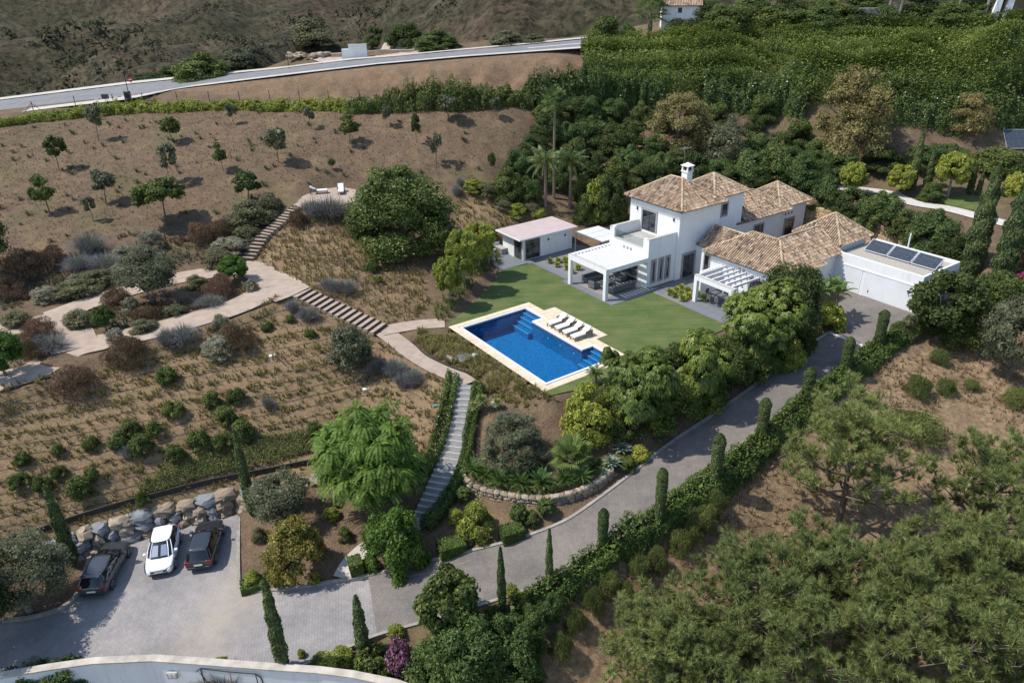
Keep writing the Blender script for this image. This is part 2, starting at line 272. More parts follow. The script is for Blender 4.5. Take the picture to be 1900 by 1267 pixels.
PLANT_P = [(p[0], p[1]) for p in PLANT_W] + [(7.5, 43.66), (1.78, 45.13), (-3.09, 45.54)]
def fore_z(x, y): return np.interp(to_ab(x, y)[0], [to_ab(*FORE[0][:2])[0], to_ab(*FORE[2][:2])[0]], [-.7, -.1])
def height(x, y):
    x = np.asarray(x, float); y = np.asarray(y, float)
    h = base_h(x, y)
    for P, hw, fall in ((PATH_A,1.8,1.6),(PATH_B,1.5,1.6),(PATH_B2,1.9,1.4),(PATH_C,.9,1.2),(PATH_D,.75,1.2),(STAIR,.85,1.0),(GATE,.7,1.0),(STEP_A,1.1,1.0),(STEP_B,.75,1.0),(GPATH,1.2,1.5),(SERV,2.0,2.0)):
        d, z = seg_dist(x, y, P); k = 1 - sstep((d-hw)/fall); h = h*(1-k) + (z-(.25 if P in (STAIR,STEP_A,STEP_B) else .05))*k
    dl = poly_sd(x, y, PLAT); k = 1 - sstep((dl-.1)/1.2); h = h*(1-k) + 5.66*k
    bk = poly_sd(x, y, [(p[0],p[1]) for p in UP_N] + [(p[0],p[1]) for p in SERV[::-1]]); h = h + (1-sstep((bk+2.5)/2.5))*(np.abs(fbm(x/3.2, y/3.2, 4, 41)-.47)*-5.0+.45)
    d, z = seg_dist(x, y, UP_C); k = 1 - sstep((d-5.2)/7.0); h = h*(1-k) + (z-.2)*k
    dl = poly_sd(x, y, DRIVE_L + DRIVE_R[::-1]); _, z = seg_dist(x, y, DRIVE_C); k = 1 - sstep((dl-.15)/1.5); h = h*(1-k) + (z-.08)*k
    for poly in (COURT, FORE):
        dl = poly_sd(x, y, poly); z = fore_z(x, y) if poly is FORE else plane_court(x, y)
        k = 1 - sstep((dl-.1)/1.0); h = h*(1-k) + (z-.1)*k
    dl = poly_sd(x, y, PLANT_P); dw, zw = seg_dist(x, y, PLANT_W); k = sstep((-dl-.12)/.2)*(1-sstep((dw-.8)/3.6)); h = h*(1-k) + np.maximum(zw, h)*k
    dl = poly_sd(x, y, PAD); k = 1 - sstep((dl+.0)/1.3); h = h*(1-k) + (-.12)*k
    a, b = to_ab(x, y); pool = (a > -.55) & (a < 7.3) & (b > -.55) & (b < 12.5)
    return np.where(pool, -2.6, h)
_cp = np.array(COURT); _co, *_ = np.linalg.lstsq(np.c_[_cp[:, :2], np.ones(len(_cp))], _cp[:, 2], rcond=None)
def plane_court(x, y): return _co[0]*x + _co[1]*y + _co[2]
# ---- end terrain
# one sheet from the garden to the far hills
def _axis(lo, hi, step, far_lo, far_hi, g=1.09):
    a = list(np.arange(lo, hi+1e-6, step)); s = step
    while a[-1] < far_hi: s *= g; a.append(a[-1]+s)
    s = step; b = []; v = lo
    while v > far_lo: s *= g; v -= s; b.append(v)
    return np.array(b[::-1]+a)
gx = _axis(-66, 74, .65, -2600, 2600); gy = _axis(14, 134, .65, -500, 3200, 1.06)
GX, GY = np.meshgrid(gx, gy); GZ = height(GX, GY)
ny, nx = GX.shape
V = np.stack([GX, GY, GZ], -1).reshape(-1, 3); idx = np.arange(ny*nx).reshape(ny, nx)
F = np.stack([idx[:-1,:-1], idx[:-1,1:], idx[1:,1:], idx[1:,:-1]], -1).reshape(-1, 4)
GARDEN = [(-37.46,47.01,1.28),(-33.57,49.33,1.24),(-28.43,52.87,1.6),(-23.14,56.76,2.05),(-20.64,61.07,2.22),(-18.76,61.12,1.94),(-10.46,55.64,-0.22),(-4.3,50.31,-1.2),(-4.52,45.32,-3.11),(-6.54,40.57,-4.71),(-13.74,42.81,-4.88),(-15.4,43.44,-4.59),(-20.64,42.29,-5.5),(-26.14,40.0,-5.37),(-31.62,37.1,-5.68),(-34.63,35.41,-5.36),(-39.04,44.5,1.04)]
GARDEN2 = [(-25.68,69.92,2.5),(-21.69,77.7,5.66),(-17.05,77.28,5.09),(-10.58,74.72,2.8),(-7.41,62.85,0.51),(-8.21,60.48,-0.02),(-11.19,59.17,-0.13),(-19.23,63.21,2.24)]
GARDEN3 = [(-6.46,82.55,3.92),(1.02,86.75,5.15),(7.2,83.37,2.1),(3.42,82.91,2.33),(-2.45,78.26,1.43),(-5.66,77.82,2.26)]
def soft(polys, wd=1.0):
    t = np.zeros(GX.shape)
    m = (np.abs(GX) < 75) & (GY > 10) & (GY < 140)
    for p in polys: t[m] = np.maximum(t[m], 1 - sstep((poly_sd(GX[m], GY[m], p)+wd/2)/wd))
    return t
z_gar = soft([GARDEN, GARDEN2, GARDEN3], 1.2)
RIGHT = [(1.13,28.65,-8.19),(1.58,31.72,-5.73),(5.67,34.35,-4.55),(10.54,37.08,-4.51),(13.93,39.59,-3.98),(18.77,43.54,-3.38),(23.97,48.41,-2.44),(29.32,52.29,-1.89),(34.06,55.18,-1.01),(46.14,60.58,0.31),(50.7,60.19,0.38),(32.99,29.56,-10.29)]
z_right = soft([RIGHT], 1.5)
_dd = np.hypot(GX, GY-70); z_far = sstep((_dd-75)/110)*sstep((GY-108-.0*GX)/25 + (np.abs(GX) > 90))
z_bank = soft([[(p[0],p[1]) for p in UP_N] + [(p[0],p[1]) for p in SERV[::-1]]], 2.0)
me = np_mesh('ground', V, F, None, True)
ca = me.color_attributes.new('zone', 'FLOAT_COLOR', 'POINT')
ca.data.foreach_set('color', np.stack([z_gar, z_right, z_far, z_bank], -1).reshape(-1).astype(np.float32))
def ground_mat():
    m, n, l, bs = nodes('dry_ground'); a = n.new('ShaderNodeVertexColor'); a.layer_name = 'zone'
    sp = n.new('ShaderNodeSeparateColor'); l.new(a.outputs[0], sp.inputs[0])
    big = noise(n, l, .12, 4); mid = noise(n, l, .9, 5, .6); fine = noise(n, l, 7.0, 6, .7); straw = noise(n, l, 2.6, 6, .75)
    dry = ramp(n, l, fine.outputs[0], [(.28, (.066,.046,.031)), (.5, (.136,.096,.063)), (.75, (.235,.175,.12))])
    dry2 = ramp(n, l, mid.outputs[0], [(.3, (.78,.76,.75)), (.7, (1.18,1.15,1.1))])
    c = mix(n, l, dry.outputs[0], dry2.outputs[0], 1., 'MULTIPLY')
    green = ramp(n, l, big.outputs[0], [(.53, (0,0,0)), (.66, (.6,.6,.6))]); c = mix(n, l, c, (.11,.10,.045,1), green.outputs[0]); gold = ramp(n, l, noise(n, l, .35, 6, .7).outputs[0], [(.5, (0,0,0)), (.7, (.55,.55,.55))]); c = mix(n, l, c, (.25,.175,.095,1), gold.outputs[0])
    soil = ramp(n, l, fine.outputs[0], [(.25, (.13,.088,.05)), (.5, (.225,.158,.092)), (.78, (.35,.26,.158))]); soil = mix(n, l, soil.outputs[0], dry2.outputs[0], 1., 'MULTIPLY')
    c = mix(n, l, c, soil, sp.outputs[0])
    org = ramp(n, l, straw.outputs[0], [(.3, (.12,.075,.043)), (.5, (.225,.158,.096)), (.7, (.36,.28,.18))]); c = mix(n, l, c, mix(n, l, org.outputs[0], dry2.outputs[0], 1., 'MULTIPLY'), sp.outputs[1])
    bank = ramp(n, l, fine.outputs[0], [(.25, (.09,.058,.036)), (.5, (.19,.128,.08)), (.75, (.33,.25,.17))]); c = mix(n, l, c, mix(n, l, bank.outputs[0], dry2.outputs[0], 1., 'MULTIPLY'), a.outputs[1])
    hill = noise(n, l, .03, 8, .74); scrub = noise(n, l, .16, 6, .75); hb = noise(n, l, .006, 4, .6)
    h1 = ramp(n, l, hill.outputs[0], [(.32, (.026,.025,.016)), (.5, (.058,.05,.034)), (.68, (.105,.086,.062))])
    h2 = ramp(n, l, scrub.outputs[0], [(.38, (.28,.31,.26)), (.56, (1.15,1.1,1.05))]); hc = mix(n, l, h1.outputs[0], h2.outputs[0], 1., 'MULTIPLY')
    h3 = ramp(n, l, hb.outputs[0], [(.42, (.82,.9,.76)), (.6, (1.1,.98,.96))]); hc = mix(n, l, hc, h3.outputs[0], 1., 'MULTIPLY')
    c = mix(n, l, c, hc, sp.outputs[2])
    l.new(c, bs.inputs['Base Color']); bs.inputs['Roughness'].default_value = .95; bs.inputs['Specular IOR Level'].default_value = .15
    hsum = n.new('ShaderNodeMath'); hsum.operation = 'ADD'; l.new(fine.outputs[0], hsum.inputs[0]); l.new(mid.outputs[0], hsum.inputs[1])
    bump(n, l, bs, hsum.outputs[0], .55, .16); return m
me.materials.append(ground_mat())
ground = tag(link('ground', me), 'dry sloping ground of the hillside', None, None, 'structure')

def drape(name, poly, zf, mat, step=.8, off=0.0, holes=(), parent=None, kind='structure', skirt=0.0):
    """a sheet filling a polygon, following zf(x,y)"""
    from mathutils.geometry import delaunay_2d_cdt
    P = np.array([(p[0], p[1]) for p in poly]); lo, hi = P.min(0), P.max(0); pts = []; edges = []
    def ring(Q):
        st = len(pts); dense = []
        for i in range(len(Q)):
            a, b = np.array(Q[i][:2]), np.array(Q[(i+1)%len(Q)][:2]); k = max(1, int(np.hypot(*(b-a))/step))
            for t in range(k): dense.append(a+(b-a)*t/k)
        pts.extend(dense); m = len(dense); edges.extend((st+i, st+(i+1)%m) for i in range(m))
    ring([p[:2] for p in poly])
    for h_ in holes: ring([p[:2] for p in h_])
    X, Y = np.meshgrid(np.arange(lo[0]+step/2, hi[0], step), np.arange(lo[1]+step/2, hi[1], step)); X = X.ravel(); Y = Y.ravel()
    ok = (poly_sd(X, Y, poly) < -step*.4)
    for h_ in holes: ok &= (poly_sd(X, Y, h_) > step*.4)
    pts.extend(np.stack([X[ok], Y[ok]], -1))
    v, e, f, *_ = delaunay_2d_cdt([Vector((float(p[0]), float(p[1]))) for p in pts], edges, [], 0, 1e-4)
    v = np.array([(q.x, q.y) for q in v]); f = np.array([t for t in f]); cen = v[f].mean(1)
    ok = inside(cen[:,0], cen[:,1], poly)
    for h_ in holes: ok &= ~inside(cen[:,0], cen[:,1], h_)
    f = f[ok]; z = zf(v[:,0], v[:,1]) + off
    o = link(name, np_mesh(name, np.c_[v, z], f, mat, True), parent)
    if kind: o['kind'] = kind
    return o
def strip(name, Lp, Rp, mat, off=0.0, n=4, parent=None, kind='structure', sub=3):
    """road strip between two edges"""
    def dens(P):
        out = []
        for a, b in zip(P[:-1], P[1:]):
            for t in range(sub): out.append(tuple(x+(y-x)*t/sub for x, y in zip(a, b)))
        return np.array(out+[P[-1]])
    L_, R_ = dens(Lp), dens(Rp); k = len(L_); T = np.linspace(0, 1, n+1)
    V = (L_[:,None]*(1-T)[None,:,None] + R_[:,None]*T[None,:,None]); V[...,2] += off
    idx = np.arange(k*(n+1)).reshape(k, n+1); F = np.stack([idx[:-1,:-1], idx[:-1,1:], idx[1:,1:], idx[1:,:-1]], -1).reshape(-1,4)
    me = np_mesh(name, V.reshape(-1,3), F, mat, True); me.flip_normals() if (np.cross(V[0,1]-V[0,0], V[1,0]-V[0,0])[2] < 0) else None
    o = link(name, me, parent)
    if kind: o['kind'] = kind
    return o
def offset_line(P, d):
    P = np.array(P, float); T = np.gradient(P[:, :2], axis=0); T /= np.linalg.norm(T, axis=1)[:, None]+1e-9
    Q = P.copy(); Q[:,0] += -T[:,1]*d; Q[:,1] += T[:,0]*d; return [tuple(q) for q in Q]
def smooth_line(P, k=6):
    P = np.array(P, float); n = len(P); out = []
    for i in range(n-1):
        p0, p1, p2, p3 = P[max(i-1,0)], P[i], P[i+1], P[min(i+2,n-1)]
        for t in np.arange(k)/k: out.append(.5*((2*p1)+(p2-p0)*t+(2*p0-5*p1+4*p2-p3)*t*t+(3*p1-p0-3*p2+p3)*t**3))
    return [tuple(q) for q in out]+[tuple(P[-1])]
def kerb(name, P, wd, ht, mat, parent=None, closed=False, zf=None, off=0.0):
    """a low ribbon of stone along a line: top, two sides"""
    Lr, Rr = offset_line(P, wd/2), offset_line(P, -wd/2); vs = []; fs = []
    for a, b in zip(Lr, Rr):
        za = (float(zf(a[0],a[1])) if zf else a[2])+off; zb = (float(zf(b[0],b[1])) if zf else b[2])+off
        vs += [(a[0],a[1],za-.25),(a[0],a[1],za+ht),(b[0],b[1],zb+ht),(b[0],b[1],zb-.25)]
    for i in range(len(P)-1):
        for j in range(3): fs.append((i*4+j, i*4+j+1, i*4+j+5, i*4+j+4))
    fs += [(0,1,2,3), tuple((len(P)-1)*4+k for k in (3,2,1,0))]
    return MB().add(vs, fs).build(name, mat, parent)
hz = lambda x, y: float(height(np.array([x]), np.array([y]))[0])

# paving material: small blocks laid in rows
def paver_mat(name, c1, c2, joint, rot, dust=None, sc=5.0):
    m, n, l, bs = nodes(name); tc = n.new('ShaderNodeTexCoord'); tc.name = 'tc'
    mp = n.new('ShaderNodeMapping'); mp.inputs['Rotation'].default_value = (0,0,rot); l.new(tc.outputs['Object'], mp.inputs[0])
    b = n.new('ShaderNodeTexBrick'); b.inputs['Scale'].default_value = 1.0; b.inputs['Brick Width'].default_value = .34; b.inputs['Row Height'].default_value = .17; b.inputs['Mortar Size'].default_value = .016; b.inputs['Bias'].default_value = 0
    b.inputs['Color1'].default_value = c1; b.inputs['Color2'].default_value = c2; b.inputs['Mortar'].default_value = joint; l.new(mp.outputs[0], b.inputs[0])
    t = noise(n, l, .35, 5, .6); r = ramp(n, l, t.outputs[0], [(.3, (.74,.75,.77)), (.7, (1.2,1.17,1.14))])
    c = mix(n, l, b.outputs[0], r.outputs[0], 1., 'MULTIPLY')
    t2 = noise(n, l, 3.0, 6, .7); r2 = ramp(n, l, t2.outputs[0], [(.35, (.85,.85,.86)), (.7, (1.1,1.1,1.1))]); c = mix(n, l, c, r2.outputs[0], 1., 'MULTIPLY')
    if dust:
        mp2 = n.new('ShaderNodeMapping'); mp2.inputs['Location'].default_value = dust[0]; mp2.inputs['Rotation'].default_value = (0,0,dust[3]); mp2.inputs['Scale'].default_value = dust[1]; mp2.vector_type = 'TEXTURE'; l.new(tc.outputs['Object'], mp2.inputs[0])
        g = n.new('ShaderNodeTexGradient'); g.gradient_type = 'SPHERICAL'; l.new(mp2.outputs[0], g.inputs[0])
        nn = noise(n, l, 1.3, 6, .65); mm = n.new('ShaderNodeMath'); mm.operation = 'MULTIPLY'; l.new(g.outputs[0], mm.inputs[0]); l.new(nn.outputs[0], mm.inputs[1])
        rr = ramp(n, l, mm.outputs[0], [(.02, (0,0,0)), (.5, (.6,.6,.6))]); c = mix(n, l, c, dust[2], rr.outputs[0])
    l.new(c, bs.inputs['Base Color']); bs.inputs['Roughness'].default_value = .85; bs.inputs['Specular IOR Level'].default_value = .3
    bump(n, l, bs, b.outputs['Fac'], -.12, .012); return m
m_court = paver_mat('court_pavers', (.29,.272,.262,1), (.27,.254,.245,1), (.232,.218,.21,1), 1.38, ((*[(-17.59,33.05,-6.6)][0][:2], 0), (3.2,9.0,30), (.42,.35,.26,1), -.25))
m_drive = paver_mat('drive_pavers', (.198,.176,.156,1), (.18,.16,.142,1), (.148,.133,.118,1), .9)
m_kerb = M('kerb_concrete', (.34,.31,.27), (.24,.21,.175), 2.5, .9, .2)
m_kerbl = M('kerb_pale', (.52,.47,.40), (.40,.36,.30), 2.0, .9, .15)
court = tag(drape('parking_court', COURT, plane_court, m_court, .9, .0), 'pale block-paved parking court at the foot of the garden')
drive = tag(strip('driveway', DRIVE_L, DRIVE_R, m_drive, .02, 4), 'grey block-paved driveway climbing to the garage')
_fz = lambda x, y: seg_dist(x, y, [FORE[0], FORE[2]])[1]
fore = tag(drape('forecourt', FORE, fore_z, m_drive, .8, .012), 'grey paved forecourt before the garage doors')
kl = kerb('driveway_kerb', smooth_line([(-19.7,41.53,-6.5),(-17.73,35.4,-6.5),(-17.2,34.7,-6.5),(-16.14,34.32,-6.47),(-13.49,34.56,-6.37),(-9.4,35.14,-6.15)][:-1] + DRIVE_L), .22, .1, m_kerb); tag(kl, 'stone kerb along the planted side of the driveway', None, None, 'structure')
kr = kerb('driveway_kerb', smooth_line([(-12.13,28.89,-6.6),(-9.85,29.72,-6.35)] + DRIVE_R), .2, .08, m_kerb); tag(kr, 'stone kerb along the hedge side of the driveway', None, None, 'structure')
kc = kerb('court_kerb', smooth_line([(-33.14,32.38,-6.7),(-31.27,32.53,-6.65),(-29.41,32.73,-6.6),(-27.84,33.49,-6.55),(-27.63,35.03,-6.55),(-28.4,37.69,-6.5)]), .22, .12, m_kerb); tag(kc, 'stone kerb curving round the bed beside the parked cars', None, None, 'structure')
th = strip('threshold_strip', [FORE[0], FORE[-1]], [tuple(np.array(FORE[0])+np.array([-.25,-.35,0])), tuple(np.array(FORE[-1])+np.array([-.25,-.35,0]))], M('white_strip', (.62,.6,.56), (.5,.48,.45), 3), .04, 2); tag(th, 'pale drain strip across the driveway top')

# upper road with pavements
m_asph = M('asphalt', (.20,.195,.195), (.155,.15,.15), .8, .85, .1, 8)
m_pave = M('pavement_slab', (.52,.48,.42), (.42,.385,.335), 1.2, .9, .1)
_l = [tuple(.86*np.array(a)+.14*np.array(b)) for a, b in zip(UP_F, UP_N)]; _r = [tuple(.14*np.array(a)+.86*np.array(b)) for a, b in zip(UP_F, UP_N)]
tag(strip('upper_road', _l, _r, m_asph, .0, 3, None, 'structure', 6), 'grey asphalt road above the hillside')
tag(strip('far_pavement', UP_F, _l, m_pave, .13, 2, None, 'structure', 6), 'pale pavement on the far side of the upper road')
tag(strip('near_pavement', _r, UP_N, m_pave, .13, 2, None, 'structure', 6), 'pale pavement on the near side of the upper road')
tag(strip('service_road', offset_line(SERV, 1.9), offset_line(SERV, -1.9), m_asph, .02, 2, None, 'structure', 5), 'narrow asphalt lane behind the hedge')
# garden paths
m_path = M('decomposed_granite', (.41,.32,.25), (.33,.255,.195), 1.3, .95, .25, 14)
tag(strip('garden_path', offset_line(smooth_line(PATH_A), 1.6), offset_line(smooth_line(PATH_A), -1.6), m_path, .02, 3), 'pale gravel path through the planted slope')
tag(strip('garden_path', offset_line(smooth_line(PATH_B), 1.5), offset_line(smooth_line(PATH_B), -1.5), m_path, .026, 3), 'pale gravel path round the far side of the island bed')
tag(strip('garden_path', offset_line(smooth_line(PATH_B2), 1.7), offset_line(smooth_line(PATH_B2), -1.7), m_path, .032, 3), 'short gravel link between the two garden paths')

tag(strip('garden_path', offset_line(smooth_line(PATH_C), .95), offset_line(smooth_line(PATH_C), -.95), m_path, .012, 3), 'pale gravel path arriving at the pool deck')
tag(strip('garden_path', offset_line(smooth_line(PATH_D), .85), offset_line(smooth_line(PATH_D), -.85), m_path, .02, 3), 'pale gravel path curving from the timber steps to the long steps')
tag(drape('lounger_terrace', PLAT, lambda x, y: np.full(np.shape(x), 5.7), m_path, .8, .01), 'small gravel terrace at the top of the timber steps')
_j = [(-19.35,63.81,2.42),(-22.13,66.7,2.42),(-24.26,68.7,2.42),(-25.67,69.84,2.42),(-26.59,68.99,2.42),(-27.12,67.69,2.42),(-25.98,65.79,2.42),(-24.0,64.33,2.42),(-22.54,62.43,2.42),(-21.86,60.33,2.3),(-20.56,59.44,2.3),(-19.62,60.34,2.3),(-18.27,62.37,2.35)]
tag(drape('path_junction', _j, lambda x, y: np.where(seg_dist(x, y, PATH_A)[0] < seg_dist(x, y, PATH_B)[0], seg_dist(x, y, PATH_A)[1], seg_dist(x, y, PATH_B)[1]), m_path, .6, .03), 'wide gravel meeting place of the garden paths')
tag(strip('gravel_terrace_path', offset_line(smooth_line(GPATH), 1.1), offset_line(smooth_line(GPATH), -1.1), M('white_gravel', (.58,.55,.50), (.46,.43,.38), 3., .95, .3, 20), .03, 3), 'white gravel path on the upper terrace')
tag(strip('gate_path', offset_line(smooth_line(GATE), .6), offset_line(smooth_line(GATE), -.6), M('pale_flagstone', (.50,.46,.40), (.40,.36,.31), 2., .9, .2), .04, 3), 'pale paved path from the long steps to the driveway')
# ---------------------------------------------------------------- villa
def render_mat():
    m, n, l, bs = nodes('white_render'); t = noise(n, l, 1.1, 5); r = ramp(n, l, t.outputs[0], [(.3, (.80,.80,.79)), (.7, (.735,.735,.725))])
    mp = n.new('ShaderNodeMapping'); mp.inputs['Scale'].default_value = (3.2,3.2,.22); l.new(n['tc'].outputs['Object'], mp.inputs[0]); s = noise(n, l, 1.0, 5, .65, mp.outputs[0]); k = ramp(n, l, s.outputs[0], [(.52, (0,0,0)), (.78, (.5,.5,.5))])
    l.new(mix(n, l, r.outputs[0], (.56,.54,.50,1), k.outputs[0]), bs.inputs['Base Color']); bs.inputs['Roughness'].default_value = .88; bump(n, l, bs, noise(n, l, 30., 4).outputs[0], .06, .02); return m
m_white = render_mat()
m_trim = M('mauve_trim', (.34,.315,.33), (.29,.27,.285), 2.0, .8)
m_eave = M('eave_moulding', (.20,.18,.185), (.15,.135,.14), 3.0, .85)
m_dark = M('dark_metal', (.03,.03,.032), None, rough=.45)
m_grey = M('grey_metal', (.16,.165,.17), None, rough=.45)
m_slate = M('slate_paving', (.19,.20,.215), (.14,.148,.16), 1.2, .7, .12, 12)
m_terr = M('terrace_tile', (.42,.41,.37), (.34,.33,.30), 1.0, .75, .05)
m_cop = M('coping_stone', (.50,.47,.43), (.42,.39,.35), 2.0, .85)
def glass_mat():
    m, n, l, bs = nodes('window_glass'); bs.inputs['Base Color'].default_value = (.022,.026,.03,1); bs.inputs['Roughness'].default_value = .04; bs.inputs['Specular IOR Level'].default_value = .9
    t = noise(n, l, .8, 2); r = ramp(n, l, t.outputs[0], [(.4, (.012,.014,.016)), (.62, (.075,.08,.085))]); l.new(r.outputs[0], bs.inputs['Base Color']); return m
m_glass = glass_mat()
def clear_mat():
    m, n, l, bs = nodes('clear_glass'); tr = n.new('ShaderNodeBsdfTransparent'); tr.inputs[0].default_value = (.86,.9,.9,1); gl = n.new('ShaderNodeBsdfGlossy'); gl.inputs['Roughness'].default_value = .03
    mx = n.new('ShaderNodeMixShader'); mx.inputs[0].default_value = .1; l.new(tr.outputs[0], mx.inputs[1]); l.new(gl.outputs[0], mx.inputs[2]); l.new(mx.outputs[0], n['Material Output'].inputs[0]); return m
m_clear = clear_mat()
m_tile = pieces('roof_tile_clay', [(.11,.082,.064), (.33,.22,.145), (.46,.33,.215), (.56,.43,.30), (.40,.275,.185), (.60,.49,.37), (.24,.17,.125), (.50,.355,.23)], .9, .25, 20., 1.6)
m_tileb = M('roof_channel', (.20,.135,.095), (.10,.075,.055), 2.5, .95)
m_ridge = pieces('ridge_tile_clay', [(.42,.32,.2), (.56,.45,.3), (.36,.26,.165)], .9, .2, 20., 2.)

villa = empty('villa', (O2[0], O2[1], 0), YAW)
tag(villa, 'white two-storey villa with clay-tiled hip roofs and pergola terrace', 'house')
class Hip:
    def __init__(s, a0, a1, b0, b1, ze, tan, clipa=None, clipb=None):
        s.a0,s.a1,s.b0,s.b1,s.ze,s.tan = a0,a1,b0,b1,ze,tan; s.ca = clipa or (-1e9,1e9); s.cb = clipb or (-1e9,1e9)
        s.k = min(a1-a0, b1-b0)/2
    def z(s, a, b):
        d = np.minimum(np.minimum(a-s.a0, s.a1-a), np.minimum(b-s.b0, s.b1-b)); ok = (d > -1e-6)&(a >= s.ca[0])&(a <= s.ca[1])&(b >= s.cb[0])&(b <= s.cb[1])
        return np.where(ok, s.ze + s.tan*d, -1e3)
ROOFS = dict(tower=Hip(22.15,28.5,-3.85,4.05,7.12,.64), block=Hip(28.2,33.5,-2.6,2.75,7.05,.62), mid=Hip(31.5,41.5,-3.7,2.7,3.6,.62,(32.35,41.5)), far=Hip(39.8,45.5,-3.4,2.3,3.85,.66),
             main=Hip(24.0,30.2,5.4,14.7,3.3,.655), low=Hip(24.9,29.5,-1.0,11,3.36,.64,None,(3.52,99)), join=Hip(24.5,38.0,8.0,13.75,3.28,.64,(26,34.02)), garage=Hip(34.12,39.5,8.0,13.4,3.82,.77))
NOROOF_B = {'mid': ['tower','block']}
def roof(key):
    R = ROOFS[key]; others = [q for k, q in ROOFS.items() if k != key]
    base = MB(); N = 40
    # base sheet as a grid, cells under another roof dropped
    A = np.linspace(max(R.a0,R.ca[0]), min(R.a1,R.ca[1]), N+1); B = np.linspace(max(R.b0,R.cb[0]), min(R.b1,R.cb[1]), N+1)
    # four planar faces (exact)
    k = R.k; ze = R.ze; zr = ze + R.tan*k
    if R.a1-R.a0 > R.b1-R.b0: r0 = (R.a0+k, (R.b0+R.b1)/2); r1 = (R.a1-k, (R.b0+R.b1)/2)
    else: r0 = ((R.a0+R.a1)/2, R.b0+k); r1 = ((R.a0+R.a1)/2, R.b1-k)
    GA, GB = np.meshgrid(A, B, indexing='ij'); Z = R.z(GA, GB); vid = np.arange((N+1)**2).reshape(N+1, N+1)
    ca, cb = (GA[:-1,:-1]+GA[1:,1:])/2, (GB[:-1,:-1]+GB[1:,1:])/2
    keep = np.ones(ca.shape, bool)
    for q in others: keep &= q.z(ca, cb) < R.z(ca, cb) + .25
    Fq = np.stack([vid[:-1,:-1], vid[:-1,1:], vid[1:,1:], vid[1:,:-1]], -1)[keep]
    rf = link('roof', np_mesh('roof', np.stack([GA, -GB, Z], -1).reshape(-1,3), Fq, m_tileb), villa)
    # cover tiles
    th = math.atan(R.tan); ct, st = math.cos(th), math.sin(th); SP, LN = .235, .36
    prof = np.array([(-.082,0.),(-.058,.052),(0,.078),(.058,.052),(.082,0.)])
    Vs = []; 
    for side in range(4):
        if side == 0: e0, ed, up, W = np.array([R.a0, R.b0]), np.array([0,1.]), np.array([1.,0]), R.b1-R.b0
        elif side == 1: e0, ed, up, W = np.array([R.a1, R.b0]), np.array([0,1.]), np.array([-1.,0]), R.b1-R.b0
        elif side == 2: e0, ed, up, W = np.array([R.a0, R.b0]), np.array([1.,0]), np.array([0,1.]), R.a1-R.a0
        else: e0, ed, up, W = np.array([R.a0, R.b1]), np.array([1.,0]), np.array([0,-1.]), R.a1-R.a0
        U = np.arange(SP/2, W, SP); Vv = np.arange(-.09, k, LN*ct); UU, VV = np.meshgrid(U, Vv, indexing='ij')
        ok = (np.minimum(UU, W-UU) > VV+.12)
        c = e0 + UU[...,None]*ed + (VV+LN*ct/2)[...,None]*up; zc = R.z(c[...,0], c[...,1]); 
        ok &= ((zc > -100) | (VV < 0)) & (c[...,0] > R.ca[0]) & (c[...,0] < R.ca[1]) & (c[...,1] > R.cb[0]) & (c[...,1] < R.cb[1])
        for q in others: ok &= q.z(c[...,0], c[...,1]) < R.ze + R.tan*np.maximum(VV+LN*ct/2,0) + .05
        uu, vv = UU[ok], VV[ok]; m = len(uu)
        if not m: continue
        jit = RNG.normal(0, .012, m); tw = RNG.normal(0, .012, m)
        T = np.zeros((m, 2, 5, 3))
        for e, (s, lift, wsc) in enumerate(((0., .012, 1.0), (LN*1.12, -.018, .84))):
            du = prof[None,:,0]*wsc + (tw*(1 if e else -1))[:,None]; dn = prof[None,:,1]*wsc + lift + .03 + jit[:,None]*.7
            run = vv[:,None] + s*ct - dn*st; zz = ze + R.tan*vv[:,None] + s*st + dn*ct
            xy = e0[None,None] + (uu[:,None]+du)[...,None]*ed + run[...,None]*up
            T[:,e,:,0] = xy[...,0]; T[:,e,:,1] = -xy[...,1]; T[:,e,:,2] = zz
        Vs.append(T)
    T = np.concatenate(Vs); m = len(T); V = T.reshape(-1,3); b = (np.arange(m)*10)[:,None]
    q = np.array([[i, i+1, i+6, i+5] for i in range(4)]); Fq = (b[:,:,None] + q[None]).reshape(-1,4)
    t = link('roof_tiles', np_mesh('roof_tiles', V, Fq, m_tile, False), rf); t['kind'] = 'stuff'
    # hip and ridge tiles
    segs = []
    c4 = [(R.a0,R.b0),(R.a0,R.b1),(R.a1,R.b0),(R.a1,R.b1)]
    for c in c4:
        r = min((r0, r1), key=lambda p: (p[0]-c[0])**2+(p[1]-c[1])**2); segs.append(((*c, ze), (*r, zr)))
    if math.dist(r0, r1) > .3: segs.append(((*r0, zr), (*r1, zr)))
    mb = MB()
